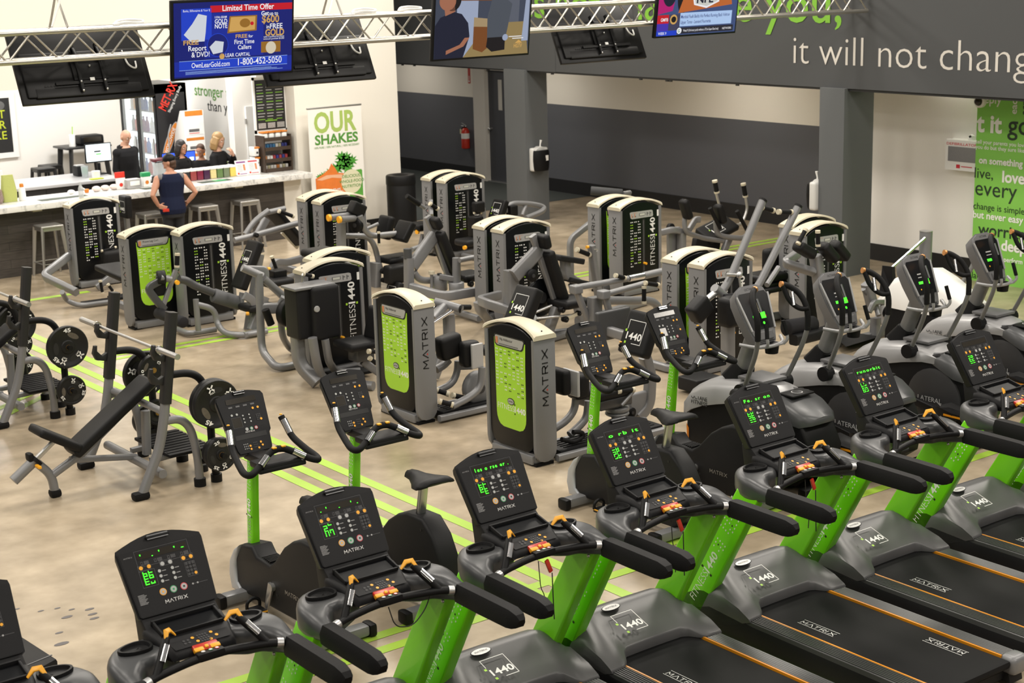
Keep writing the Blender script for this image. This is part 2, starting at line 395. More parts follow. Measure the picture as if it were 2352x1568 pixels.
# right wall with white part and green mural part
r = MB(); r.use(WALLB); r.bb((18.2, 13.3, 0), (18.4, 15.6, 3.0)); r.bb((18.2, 15.5, 0), (19.75, 15.6, 3.0)); struct(r, 'wall_right')
b = MB(); b.use(BASE); b.bb((18.18, 13.42, 0), (18.2, 15.6, .24)); struct(b, 'baseboard_right')
MURG = mat('mural_green', (0.205, 0.52, 0.075), 0.55, var=0.06, scale=1.5)
r = MB(); r.use(MURG); r.bb((17.95, 7, 0), (18.45, 13.42, 3.0))
DKG = mat('mural_black_print', (0.012, 0.03, 0.012), 0.6, var=0.05); WPR = mat('mural_white_print', (0.78, 0.80, 0.74), 0.6, var=0.02)
def mw(s, y, z, size, m, off=.01, al='l', up=False):
    if up: r.text(s, (17.945, y, z), Z1, Y1, size, m, off=off)
    else: r.text(s, (17.945, y, z), -Y1, Z1, size, m, off=off, align=al)
for s, y, z, sz, m_, o_ in (('deply', 13.40, 2.40, .17, WPR, .012), ('t it', 13.42, 2.02, .33, WPR, .03), ('go', 12.93, 2.02, .36, DKG, .008), ('tell your parents you love them', 13.42, 1.86, .075, WPR, .01),
        ('you do but they sure like it', 13.42, 1.79, .075, WPR, .01), ('on something', 13.36, 1.60, .125, WPR, .03), ('live,', 13.42, 1.40, .20, DKG, 0), ('love', 12.98, 1.38, .21, WPR, .03),
        ('every', 13.40, 1.17, .30, DKG, 0), ('change is simple', 13.42, .98, .125, DKG, 0), ('but never easy', 13.42, .86, .135, WPR, .02), ('worries', 13.33, .64, .235, DKG, .01),
        ('love', 13.36, .47, .19, DKG, 0), ('deeply', 12.95, .47, .20, WPR, .03), ('give', 13.36, .30, .12, DKG, 0), ('perform', 12.9, .32, .09, WPR, .02), ('world', 13.40, .15, .15, WPR, .02), ('laugh', 13.40, .03, .13, DKG, 0)):
    mw(s, y, z, sz, m_, o_)
for s, y, m_ in (('each', 12.80, WPR), ('across', 12.64, DKG), ('it is', 12.50, WPR)): mw(s, y, 2.28, .14, m_, .015, up=True)
struct(r, 'wall_mural')
# juice bar side: banner wall, soffit, back walls
r = MB(); r.use(WALL); r.bb((13.38, 23.6, 0), (15.42, 24.2, 6.2)); struct(r, 'wall_banner')
b = MB(); b.use(BASE); b.bb((13.38, 23.585, 0), (15.42, 23.6, .10)); b.bb((15.42, 23.585, 0), (15.435, 24.2, .10)); struct(b, 'baseboard_banner')
r = MB(); r.use(WALL); r.bb((-4, 23.62, 2.74), (13.38, 23.9, 6.2)); struct(r, 'wall_soffit')
r = MB(); r.use(WALLB); r.bb((-4, 30.6, 0), (13.8, 30.8, 3.4)); struct(r, 'wall_bar_back')
r = MB(); r.use(WALLB); r.bb((13.6, 25.6, 0), (13.8, 30.6, 3.4))
r.text('stronger today', (13.595, 27.70, 2.13), -Y1, Z1, .30, mat('mural_green_letters', (.09, .30, .03), .6, var=.03), off=.004, width=2.0)
r.text('than yesterday', (13.595, 27.22, 1.87), -Y1, Z1, .27, BLKP, width=1.9)
struct(r, 'wall_bar_right')
r = MB(); r.use(WALLB); r.bb((13.17, 25.4, 0), (14.6, 25.6, 3.4)); struct(r, 'wall_bar_door')
r = MB(); r.use(WALLB); r.bb((12.92, 24.02, 0), (13.38, 24.2, 2.74)); struct(r, 'wall_menu')
d = MB(); d.use(mat('white_door_paint', (.72, .72, .71), .4, var=.02)); d.bb((13.40, 25.36, 0), (14.3, 25.4, 2.05))
for z in (.4, 1.0, 1.75): d.use(STL); d.bb((13.375, 25.35, z), (13.405, 25.38, z+.09)); 
struct(d, 'door_2')
c = MB(); c.use(WALL); c.bb((-4, 23.9, 3.4), (14.6, 30.8, 3.5)); struct(c, 'ceiling_bar')
# ------------------------------------------------------------------ treadmills
def logo1440(mb, o, xd, yd, s, white=WHT, green=GRN, txt='1440'):
    # square outline broken where the figures cross it
    t = s*.025; X = Vector(xd).normalized(); Y = Vector(yd).normalized()
    mb.rect(o, X, Y, -s/2, s/2-t, s, t, white, .002); mb.rect(o, X, Y, s/2-t, -s/2, t, s, white, .002)
    mb.rect(o, X, Y, -s/2, s*.10, t, s*.4, white, .002); mb.rect(o, X, Y, -s*.05, -s/2, s*.55, t, white, .002)
    mb.text(txt, Vector(o)+X*(s*.46)-Y*(s*.32), X, Y, s*.42, white, off=.02, align='r', width=s*.92, lift=.0025)
    mb.rect(o, X, Y, -s*.60, s*-.02, s*.1, s*.1, green, .002); mb.rect(o, X, Y, -s*.48, -s*.52, s*.1, s*.1, green, .002)
def fitness(mb, o, xd, yd, L, thin=WHT, bold=WHT, sq=GRN):
    X = Vector(xd).normalized(); Y = Vector(yd).normalized(); h = L*.185
    mb.text('FITNESS', o, X, Y, h, thin, off=-.012, width=L*.60, lift=.002)
    mb.text('1440', Vector(o)+X*L*.615, X, Y, h, bold, off=.022, width=L*.385, lift=.002)
    q = h*.20
    mb.rect(o, X, Y, L*.60, h*.80, q, q, sq, .002); mb.rect(o, X, Y, L*.60, -q*1.6, q, q, sq, .002)
def dots(mb, o, xd, yd, rows, dx, dy, sx, sy, a, b, every=7, gaps=0.18, seed=3, pair=True):
    rnd = random.Random(seed)
    for j, n in enumerate(rows):
        for i in range(n):
            if rnd.random() < gaps: continue
            m = b if rnd.random() < 1.0/every else a
            mb.rect(o, xd, yd, i*dx, -j*dy, sx, sy, m)
            if pair: mb.rect(o, xd, yd, i*dx+sx*1.55, -j*dy, sx, sy, m)
def make_treadmill():
    R = thing('treadmill', 'treadmill', 'treadmill')
    m = MB(); m.use(BLK2)
    for s in (-1, 1):
        m.prism([(-1.50, .03), (.56, .03), (.60, .10), (.30, .20), (-.1, .172), (-1.47, .165)], 'x', s*.462, s*.33, .012)
    m.bb((-.33, -1.45, .05), (.33, .5, .10))
    m.use(RUB)
    for s in (-1, 1):
        for y in (-1.3, .45): m.cyl((s*.38, y, 0), (s*.38, y, .04), .04)
    m.build('deck_frame', None, R)
    m = MB(); m.use(BELT)
    m.rbox((0, -.68, .165), (.64, 1.66, .05), .022)
    for x, y, fl in ((-.21, -.42, 0), (.21, -1.12, 1)):
        xd = Y1*-1 if not fl else Y1; yd = X1 if not fl else -X1
        o = Vector((x, y, .1905))
        m.matrix_mark(o-Vector(xd)*.14, xd, yd, .28, .034, WHT, lift=.0012)
        m.rect(o, xd, yd, -.15, .052, .30, .004, WHT, .0012); m.rect(o, xd, yd, -.15, -.014, .30, .004, WHT, .0012)
    m.build('running_belt', None, R)
    RAIL = mat('ribbed_rail', (0.075, 0.076, 0.076), 0.38, 0.3, bump=0.1, scale=300, var=0.1)
    for s in (-1, 1):
        m = MB(); m.use(RAIL)
        prof = [(.335, .17)]
        for i in range(6):
            x = .340+i*.0185; prof += [(x, .198), (x+.0125, .200), (x+.0135, .194), (x+.0175, .194)]
        prof += [(.455, .19), (.460, .16)]
        m.prism([(s*a, b) for a, b in prof], 'y', -1.43, .02)
        m.use(ORAIL); m.bb((s*.322, -1.43, .178), (s*.335, .02, .1985))
        m.build('side_rail', None, R)
        m = MB(); m.use(GRY); m.rbox((s*.395, -1.475, .145), (.15, .12, .12), .04, 3); m.build('end_cap', None, R)
    # motor hood
    m = MB(); m.use(HOOD); S = []
    n = 25
    for i in range(n):
        x = -.462+.924*i/(n-1); a = abs(x)
        k = 1-max(0, (a-.30)/.162)**2*.30
        t = min(1, max(0, (a-.24)/.10)); t = t*t*(3-2*t)
        yr = .055*(1-t)+(-.055)*t - .02*(a/.46)**2
        zr = .262*(1-t)+.215*t
        arch = .02*(1-(a/.46)**2)
        S.append([(x, yr, .192), (x, yr, zr-.012), (x, yr+.012, zr), (x, yr+.10, zr+(.325-zr)*.55*k), (x, .20+.03*(1-t), zr+(.355-zr)*.9*k),
                  (x, .30+arch, .395*k), (x, .35+arch, .405*k), (x, .42+arch, .385*k), (x, .54+arch, .30*k), (x, .62+arch, .16), (x, .62+arch, .04), (x, .30, .04)])
    m.rings(S)
    # raised inner step line and lettering on the slope
    O = Vector((-.10, .175, .351)); up = Vector((0, .175, .060)).normalized()
    logo1440(m, O, X1, up, .175)
    m.build('motor_hood', None, R, smooth=50)
    m = MB(); m.use(CHR); c = Vector((-.13, .315, .405)); up2 = Vector((0, .98, .2)).normalized()
    m.poly(c, X1, up2, [(.075*cos(a*pi/12), .033*sin(a*pi/12)) for a in range(24)], BLK, .002)
    m.poly(c, X1, up2, [(.068*cos(a*pi/12), .028*sin(a*pi/12)) for a in range(24)], mat('badge_silver', (.62, .62, .60), .35, .3, var=.05), .005)
    m.matrix_mark(c-up2*.007-X1*.045, X1, up2, .09, .014, DGRY, lift=.007)
    m.build('badge', None, R)
    # posts
    for s in (-1, 1):
        m = MB(); m.use(GRNP)
        m.prism([(.050, 1.075), (-.145, 1.055), (.400, .075), (.612, .12)], 'x', s*.462, s*.382, .014, 3)
        up = Vector((0, -.545, .925)).normalized(); sd = Vector((0, .86, .50)).normalized()
        if s < 0:
            o = Vector((-.462, .405, .17))
            fitness(m, o+sd*.035+up*.00, up, sd, .44, WHT, WHT, BLKP)
            for j in range(13):
                if j in (3, 4): continue
                for i in range(6):
                    if (i*7+j*5) % 11 in (0, 3): continue
                    if j < 3 and i > 3: continue
                    blk = (i*3+j*7) % 13 == 0
                    m.rect(o+up*(.47+j*.034)+sd*(.02+i*.026), up, sd, 0, 0, .013, .009, BLKP if blk else WHT, .0015)
        else:
            m.use(STL)
            for y in (.03, -.07): m.ball((.380, y-.02, 1.0), .011, 8, 5)
        m.build('upright_post', None, R)
    # display
    UP = Vector((0, .166, .266)).normalized(); O = Vector((0, .188, 1.300)); N = X1.cross(UP)
    def F(u, v, d=0.0): return O + X1*u + UP*v + N*d
    m = MB(); m.use(BLK2)
    out = [(-.221, -.035), (-.200, -.05), (.200, -.05), (.221, -.035), (.241, .30), (.235, .325)]
    out += [(.235-.47*i/10, .325+.055*sin(pi*i/10)) for i in range(1, 10)] + [(-.235, .325), (-.241, .30)]
    bm = bmesh.new(); A = [bm.verts.new(F(u, v, .0)) for u, v in out]; B = [bm.verts.new(F(u*.93, v*.95+.005, -.065)) for u, v in out]
    fa = bm.faces.new(A); bm.faces.new(B[::-1])
    for i in range(len(out)): bm.faces.new((A[i], B[i], B[(i+1) % len(out)], A[(i+1) % len(out)]))
    bmesh.ops.recalc_face_normals(bm, faces=bm.faces[:]); bmesh.ops.bevel(bm, geom=list(fa.edges), offset=.012, segments=3, affect='EDGES')
    m.addbm(bm)
    m.build('display_housing', None, R, smooth=50)
    m = MB(); o = F(0, 0, .001)
    FACE = mat('display_overlay', (0.0105, 0.0105, 0.0115), 0.5, spec=.2, var=0.05, bump=.1, scale=200)
    m.poly(o, X1, UP, [(-.205, -.035), (.205, -.035), (.224, .305), (-.224, .305)], FACE, .0005)
    W, HH = .43, .315
    def uv(a, b): return (a-.5)*W*(1+.06*b), b*HH
    def btn(a, b, r, mt, ring=None):
        x, y = uv(a, b)
        if ring: m.dot(o, X1, UP, x, y, r*1.22, ring, .0015, 16)
        m.dot(o, X1, UP, x, y, r, mt, .0022, 14)
    x0, y0 = uv(.20, .80); m.frame(o, X1, UP, x0-.01, y0-.038, W*.68, .085, .0012, OUTL); m.rect(o, X1, UP, x0, y0, W*.63, .036, SMK, .0015)
    for k in range(4):
        xx = x0+.01+k*.073; m.frame(o, X1, UP, xx, y0-.028, .011, .016, .0015, OUTL)
        for r_ in range(4): m.rect(o, X1, UP, xx+.017, y0-.014-r_*.0045, .026, .002, OUTL)
    for a, b in ((.206, .665), (.303, .665), (.725, .655), (.818, .655)): btn(a, b, .0105, ORG)
    for a, b in ((.464, .652), (.560, .652)): btn(a, b, .0105, SILB, OUTL)
    for a in (.245, .51, .77):
        x, y = uv(a, .66); m.frame(o, X1, UP, x-.034, y-.014, .068, .028, .0012, OUTL)
    for i in range(3):
        for a in (.405, .565):
            btn(a, .55-.085*i, .0085, SILB); x, y = uv(a+.03, .55-.085*i); m.rect(o, X1, UP, x, y-.004, .022, .003, WHD)
    x, y = uv(.72, .35); m.frame(o, X1, UP, x, y-.004, .056, .076, .0012, OUTL)
    for i in range(3):
        for j in range(4): m.dot(o, X1, UP, x+.010+i*.018, y+.008+j*.0185, .0074, DGRY, .0022, 10)
    m.dot(o, X1, UP, x+.046, y+.008, .008, ORG, .003, 10)
    for a, mt, rg in ((.372, SILB, ORG), (.503, SILB, GRB), (.635, SILB, REDB)): btn(a, .21, .0155, mt, rg)
    for a, mt in ((.372, ORG), (.503, GRB), (.635, BLKP)):
        x, y = uv(a, .21); m.rect(o, X1, UP, x-.005, y-.005, .010, .010, mt, .003)
    for a in (.75, .81): x, y = uv(a, .21); m.dot(o, X1, UP, x, y, .005, WHD, .002, 8)
    for i in range(9):
        m.rect(o, X1, UP, -.19, .075-.006*i, .034+.006*((i*5) % 3), .0022, WHD)
    m.matrix_mark(F(-.06, .005, .001), X1, UP, .12, .017, WHT, lift=.003)
    m.matrix_mark(F(-.205, .272, .001), X1, UP, .045, .006, WHD, lift=.003)
    x0, y0 = uv(.175, .36); m.frame(o, X1, UP, x0-.006, y0-.006, .084, .086, .0012, OUTL); m.rect(o, X1, UP, x0, y0, .072, .074, SMK, .0015)
    m.rect(o, X1, UP, .10, .065, .09, .0015, OUTL)
    m.build('control_overlay', None, R, smooth=0, fix=False)
    m = MB(); m.use(BLK); m.rbox(F(0, .352, .004), (.13, .012, .03), .005, 2, Matrix((X1, UP, N)).transposed().to_3x3())
    m.use(CHR); 
    for k in (-1, 0, 1): m.box(F(0, .352+k*.009, .009), (.115, .005, .006), Matrix((X1, UP, N)).transposed().to_3x3())
    m.build('top_vent', None, R)
    # neck and tray
    m = MB(); m.use(BLK2)
    m.prism([(.215, 1.29), (.265, 1.27), (.235, 1.10), (.06, 1.09), (.10, 1.20)], 'x', -.205, .205, .012)
    m.build('display_neck', None, R)
    m = MB(); m.use(BLK2)
    sec = lambda y, z, w, th: [(-w, y, z-th), (w, y, z-th), (w+.012, y, z-.02), (w, y, z+.006), (w-.015, y, z+.012), (-w+.015, y, z+.012), (-w, y, z+.006), (-w-.012, y, z-.02)]
    m.rings([sec(.16, 1.205, .205, .10), sec(.13, 1.212, .208, .10), sec(.03, 1.197, .19, .09), sec(-.045, 1.168, .172, .06), (sec(-.085, 1.150, .165, .04)), sec(-.10, 1.135, .155, .015)])
    tx = Vector((0, .075, .024)).normalized(); o = Vector((0, -.085, 1.1665))
    m.poly(o, X1, tx, [(-.150, .0), (.150, .0), (.165, .085), (-.165, .085)], FACE, .002)
    for x in (-.085, -.062): 
        for y in (.028, .048): m.dot(o, X1, tx, x, y, .007, DGRY, .004, 10)
    for x, y in ((-.035, .055), (-.02, .022), (.068, .060), (.085, .030), (.046, .012)): m.dot(o, X1, tx, x, y, .0088, ORG, .004, 12)
    for i in range(4):
        for j in range(4): m.dot(o, X1, tx, .0+i*.0145-j*.002, .014+j*.0155, .0062, DGRY, .004, 8)
    m.build('keypad_tray', None, R, smooth=45)
    m = MB(); m.use(BLK)
    ux = Vector((0, .105, .028)).normalized(); oq = Vector((0, .02, 1.205)); nq = X1.cross(ux); qm = Matrix((X1, ux, nq)).transposed().to_3x3()
    m.poly(oq, X1, ux, [(-.155, .0), (.155, .0), (.165, .115), (-.165, .115)], SHR, .006)
    m.use(BLK2); m.rbox(oq+nq*.012+ux*.118, (.35, .014, .03), .005, 2, qm); m.rbox(oq+nq*.010-ux*.002, (.33, .010, .022), .004, 2, qm)
    for sx in (-1, 1): m.rbox(oq+X1*sx*.165+ux*.06+nq*.011, (.012, .125, .026), .004, 2, qm)
    m.build('accessory_pocket', None, R)
    # fairings, cups, arms
    for s in (-1, 1):
        m = MB(); m.use(CHAR)
        S = []; K = [(.10, .085, .17, 1.165, .13), (.20, .075, .22, 1.17, .15), (.300, .040, .265, 1.172, .155), (.372, -.018, .21, 1.168, .15), (.402, -.085, .15, 1.155, .14), (.414, -.155, .105, 1.136, .115), (.42, -.24, .088, 1.126, .090)]
        for i in range(25):
            u = i/24*(len(K)-1); a = min(int(u), len(K)-2); f = u-a; k0, k1, k2, k3 = K[max(a-1, 0)], K[a], K[a+1], K[min(a+2, len(K)-1)]
            C = [.5*(2*q1+(q2-q0)*f+(2*q0-5*q1+4*q2-q3)*f*f+(3*q1-q0-3*q2+q3)*f**3) for q0, q1, q2, q3 in zip(k0, k1, k2, k3)]
            S.append(C)
        RG = []
        for i, (x, y, wd, zt, ht) in enumerate(S):
            p = S[max(i-1, 0)]; q = S[min(i+1, 24)]; t = Vector((q[0]-p[0], q[1]-p[1], 0)).normalized(); nn = Vector((-t.y, t.x, 0))
            RG.append([Vector((s*(x+nn.x*a), y+nn.y*a, zt-ht/2+b)) for a, b in rrect(wd, ht, .045, 4)])
        m.rings(RG)
        m.build('console_fairing', None, R, smooth=60)
        m = MB(); m.use(BLK); cx, cy = s*.295, .045
        ell = lambda k, z: [(cx+.085*k*cos(a)+s*.01*cos(2*a), cy+.062*k*sin(a), z) for a in [2*pi*i/24 for i in range(24)]]
        m.rings([ell(1.0, 1.155), ell(1.05, 1.182), ell(1.02, 1.190), ell(.88, 1.190), ell(.84, 1.182), ell(.80, 1.174), ell(.3, 1.1735), ell(.02, 1.1735)])
        m.build('cup_holder', None, R, smooth=50)
        m = MB(); m.use(RUB)
        pr = [(-.047, -.045), (.047, -.045), (.05, .005), (.03, .05), (-.03, .05), (-.05, .005)]
        m.sweep([(s*.42, -.21, 1.082), (s*.42, -.23, 1.082), (s*.421, -.45, 1.080), (s*.423, -.67, 1.078), (s*.424, -.715, 1.072), (s*.424, -.735, 1.062)], pr, (0, 0, 1), True, [.98, 1.03, 1.05, 1.02, .86, .55])
        m.build('arm_rest', None, R, smooth=30)
        m = MB(); m.use(BLK)
        m.tube([(s*.30, -.178, 1.112), (s*.262, -.15, 1.165), (s*.205, -.098, 1.240), (s*.188, -.085, 1.258)], .021, 10, scale=[1, 1, 1, .7])
        a, b = Vector((s*.262, -.165, 1.17)), Vector((s*.215, -.125, 1.232))
        m.use(CHR); m.bar([a+Vector((0, -.008, .004)), b+Vector((0, -.008, .004))], .028, .018, up=(0, -.7, .7))
        m.use(ORG); m.sweep([(s*.205, -.105, 1.252), (s*.192, -.085, 1.282), (s*.165, -.065, 1.275), (s*.135, -.06, 1.240)], rrect(.03, .012, .005), (0, -1, .3), True, [.6, 1, 1, .5])
        m.build('pulse_grip', None, R)
    m = MB(); m.use(BLK)
    m.tube([(-.375, -.205, 1.10), (-.30, -.180, 1.110), (-.12, -.150, 1.120), (0, -.145, 1.124), (.12, -.150, 1.120), (.30, -.180, 1.110), (.375, -.205, 1.10)], .021, 12, bend=.06, scale=None)
    m.rbox((0, -.147, 1.128), (.15, .05, .046), .014)
    m.use(STL)
    for s in (-1, 1): m.cyl((s*.375, -.205, 1.10), (s*.345, -.195, 1.104), .026)
    oo = Vector((0, -.147, 1.152))
    for x, mt in ((-.035, SILB), (0.005, GRB), (.04, REDB)): m.dot(oo, X1, Y1, x, 0, .0115, mt, .001, 12); m.dot(oo, X1, Y1, x, 0, .008, WHT, .002, 12)
    m.build('handlebar', None, R, smooth=50)
    m = MB(); m.use(REDP); q = Matrix.Rotation(radians(25), 3, 'X')
    m.rbox((0, -.103, 1.150), (.135, .05, .028), .01, 2, q)
    m.use(ORG); m.rbox((-.044, -.118, 1.150), (.052, .026, .024), .006, 2, q); m.rbox((.044, -.118, 1.150), (.052, .026, .024), .006, 2, q); m.rbox((0, -.113, 1.156), (.02, .02, .024), .006, 2, q)
    m.build('emergency_stop', None, R)
    return R
TM0 = make_treadmill()
TR_X = (2.185, 3.20, 4.25, 5.29, 6.31, 7.485, 8.60, 9.79, 10.92)
TR_L = ('treadmill cut off by the lower left corner, only its console edge showing', 'treadmill with the console lowest and farthest left in full view, green LED window lit',
        'treadmill whose console stands in front of the empty bike saddle, black cord hanging', 'treadmill with red safety clip hanging, belt deck at bottom centre',
        'treadmill whose screen tops the orbit text, standing before the third upright bike', 'treadmill in front of the nearest silver elliptical, amber edge on its deck',
        'treadmill before the second elliptical, with bright green scrolling letters', 'treadmill before the third elliptical, console near the right photo edge, strip display dark',
        'treadmill cut by the right photo edge, only post and hood visible')
TR_T = ('', "'  . '   ' -", ". '   .   ' .", '1es o rse er .', '   o rb it', 'Fe. sr on', 'runorbit', '', '')
TR_D = (0, 1, 1, 1, 1, 1, 1, 1, 0)
UP = Vector((0, .166, .266)).normalized(); NF = X1.cross(UP)
for i, x in enumerate(TR_X):
    r = TM0 if i == 0 else dup(TM0, (x, 6.94, 0))
    r.location = (x, 6.94, 0); r['label'] = TR_L[i]; r['group'] = 'treadmills in the front row'
    ORGN[r.name] = Vector((x, 6.94, 0))
    if TR_D[i]:
        m = MB(); o = Vector((x, 6.94+.188, 1.300))+NF*.001
        rn = random.Random(20+i)
        x0, y0 = (.175-.5)*.43*1.02, .36*.315
        for a in range(2):
            for b in range(5):
                if rn.random() < .85: m.rect(o, X1, UP, x0+.010+a*.030, y0+.006+b*.014, .022, .0045, LED, .003)
                if rn.random() < .7: m.rect(o, X1, UP, x0+.010+a*.030, y0+.006+b*.014, .0045, .012, LED, .003)
                if rn.random() < .4: m.rect(o, X1, UP, x0+.028+a*.030, y0+.006+b*.014, .0045, .012, LED, .003)
        if TR_T[i]:
            m.text(TR_T[i], o+X1*((.22-.5)*.43)+UP*(.815*.315), X1, UP, .030, LED, off=.02, lift=.003, space=1.35, width=.24 if len(TR_T[i].strip()) > 6 else None)
        m.build('led_readout', None, r, smooth=0, fix=False)
    if i in (2, 3, 4, 5):
        m = MB(); m.use(BLKP); px_ = x+.02
        if i == 2: pts = [(px_-.03, 6.79, 1.09), (px_, 6.78, .97), (px_+.12, 6.79, .94), (px_+.22, 6.80, 1.02), (px_+.24, 6.78, 1.13)]
        else: pts = [(px_+.03, 6.78, 1.0), (px_+.028, 6.775, .9), (px_+.03, 6.77, .72)]
        m.tube(pts, .0035, 6, bend=.05)
        if i != 2:
            m.tube([(px_-.06, 6.79, 1.09), (px_-.055, 6.78, .93), (px_-.03, 6.775, .88), (px_-.045, 6.77, .76)], .003, 6, bend=.03)
            m.use(REDP); m.rbox((px_+.01, 6.785, 1.045), (.028, .014, .085), .006, 2, Matrix.Rotation(radians(-22), 3, 'Y'))
        m.build('safety_cord', None, r)
# ------------------------------------------------------------------ weight stack towers (local: x across the face, -y the face, origin at the left front corner)
def arch(u): return .105*(1-(2*u-1)**2)**.8 if 0 < u < 1 else 0.0
def tower(R, face='green', w=.73, d=.24, placard='Hip Adductor', T=None, tag_=True):
    T = T or Matrix()
    def fin(mb, name, sm=40):
        mb.v = [T @ v for v in mb.v]; return mb.build(name, None, R, sm)
    prof = [(0, .16), (.012, .10), (.045, .055), (.10, .04), (d-.10, .04), (d-.045, .055), (d-.012, .10), (d, .16), (d, 1.165), (0, 1.165)]
    for s in (0, 1):
        m = MB(); m.use(GRYP); x = 0 if s == 0 else w
        m.prism(prof, 'x', x, x+(.04 if s == 0 else -.04), .006)
        o = Vector((x, d*(.34 if s == 0 else .66)+.0, .44)); yd = (0, 1, 0) if s == 0 else (0, -1, 0)
        # lettering runs upward; letter tops point to the viewer's left
        N = Vector((-1, 0, 0)) if s == 0 else Vector((1, 0, 0)); Yd = N.cross(Z1)
        m.matrix_mark(Vector((x, d/2, .56))-Yd*.030, Z1, Yd, .51, .060, BLKP, REDP, .012, lift=.0015)
        fin(m, 'side_panel')
    m = MB(); m.use(SHR)
    z0, z1 = .10, 1.165
    sh = [(.04, .26)]+[(.04+.14*(1-cos(a)), .26-.15*sin(a)) for a in (.4, .8, 1.2, 1.57)]+[(w-.04-.14*(1-cos(a)), .26-.15*sin(a)) for a in (1.57, 1.2, .8, .4)]+[(w-.04, .26), (w-.04, 1.165)]
    sh += [(w-.04-(w-.08)*i/12, 1.165+arch(.03+.94*i/12)-.018) for i in range(1, 12)]+[(.04, 1.165)]
    m.prism(sh, 'y', .012, d-.012, .012, 3)
    O = Vector((0, .012, 0)); X = X1; Y = Z1
    def green(o, xd, ww):
        sgn = Vector(xd)
        gx0, gx1, gz0, gz1 = .135, ww-.135, .30, 1.10
        p = [(gx0+.0, gz1+.01), (gx0+.008, .90), (gx0+.012, .45)]+[(gx0+.012+.10*(1-cos(a)), .42-.13*sin(a)) for a in (0, .35, .7, 1.05, 1.57)]
        p += [(gx1-.012-.10*(1-cos(a)), .42-.13*sin(a)) for a in (1.57, 1.05, .7, .35, 0)]+[(gx1-.012, .45), (gx1-.008, .90), (gx1, gz1+.01)]
        m.poly(o, xd, Z1, p, GRN, .0015)
        rnd = random.Random(5); dx = (gx1-gx0-.03)/7
        for j in range(14):
            n_ = 0
            for i in range(7):
                k = rnd.random()
                if k < .17 or (j > 9 and k < .4): continue
                mt = BLKP if k > .90 else WHT
                x = gx0+.022+i*dx; z = 1.0-j*.0305
                m.rect(o, xd, Z1, x, z, .011, .012, mt, .003); m.rect(o, xd, Z1, x+.019, z, .011, .012, mt, .003)
        fitness(m, Vector(o)+sgn*(gx0+.03)+Z1*.455, xd, Z1, gx1-gx0-.05, WHT, WHT, BLKP)
        c = Vector(o)+sgn*((gx0+gx1)/2)+Z1*.545
        m.dot(c, xd, Z1, 0, 0, .052, BLKP, .004, 20, .032); m.dot(c, xd, Z1, 0, 0, .045, PLAC, .006, 20, .025)
        m.matrix_mark(c-Z1*.007-sgn*.032, xd, Z1, .064, .013, DGRY, lift=.008)
        pl = [(gx0+.005, 1.135), (gx0+.012, 1.055), (gx0+.04, 1.035), (gx1-.055, 1.035), (gx1-.03, 1.055), (gx1-.005, 1.13), (gx1-.02, 1.145), (gx0+.02, 1.145)]
        m.poly(o, xd, Z1, pl, BLKP, .004); cx = (gx0+gx1)/2
        m.poly(o, xd, Z1, [((a-cx)*.93+cx, (b-1.09)*.80+1.09) for a, b in pl], PLAC, .006)
        m.text(placard, Vector(o)+sgn*(gx0+.09)+Z1*1.095, xd, Z1, .034, BLKP, lift=.008)
        m.rect(o, xd, Z1, gx0+.03, 1.06, .035, .06, mat('figure_orange', (.55, .22, .10), .5, var=.2), .008)
        m.rect(o, xd, Z1, gx0+.08, 1.055, .28, .008, OUTL, .008)
    def black(o, xd, ww):
        sgn = Vector(xd)
        m.rect(o, xd, Z1, .395, .30, .045, .72, BLKP, .001); m.rect(o, xd, Z1, .412, .32, .010, .68, OUTL, .002)
        rnd = random.Random(9)
        for j in range(17):
            for i in range(3):
                k = rnd.random()
                if k < .12 and j > 0: continue
                mt = GRN if k > .80 else WHT
                x = .185+i*.066; z = .985-j*.037
                m.rect(o, xd, Z1, x, z, .017, .013, mt, .002)
                if k > .2: m.rect(o, xd, Z1, x+.027, z, .017, .013, mt, .002)
        fitness(m, Vector(o)+sgn*.615+Z1*.38, Z1, -sgn, .64, WHT, WHT, GRN)
        pl = [(.17, 1.12), (.185, 1.05), (.21, 1.035), (.57, 1.035), (.585, 1.05), (.575, 1.115), (.55, 1.125), (.19, 1.13)]
        m.poly(o, xd, Z1, pl, PLAC, .006)
        m.rect(o, xd, Z1, .335, 1.065, .11, .035, OUTL, .008); m.rect(o, xd, Z1, .345, 1.07, .09, .025, mat('pale_lcd', (.55, .56, .50), .3, var=.05), .009)
        FG = mat('figure_orange', (.55, .22, .10), .5, var=.2)
        for x in (.20, .25, .47, .52): m.rect(o, xd, Z1, x, 1.055, .012, .05, FG if x < .3 else OUTL, .008); m.rect(o, xd, Z1, x+.012, 1.06+.02*(x > .3), .018, .014, OUTL, .008)
        m.text(placard, Vector(o)+sgn*.225+Z1*1.108, xd, Z1, .016, FG, lift=.008)
        if tag_: m.rect(o, xd, Z1, .655, 1.03, .032, .085, WHT, .003)
        m.use(ORG); m.cyl(Vector(o)+sgn*.42+Z1*.42+Y1*.0, Vector(o)+sgn*.42+Z1*.42-Y1*.05, .016)
    if face == 'green': green(O, X1, w); black(Vector((w, d-.012, 0)), -X1, w)
    else: black(O, X1, w); green(Vector((w, d-.012, 0)), -X1, w)
    fin(m, 'stack_shroud')
    m = MB(); m.use(CRM); S = []; n = 22
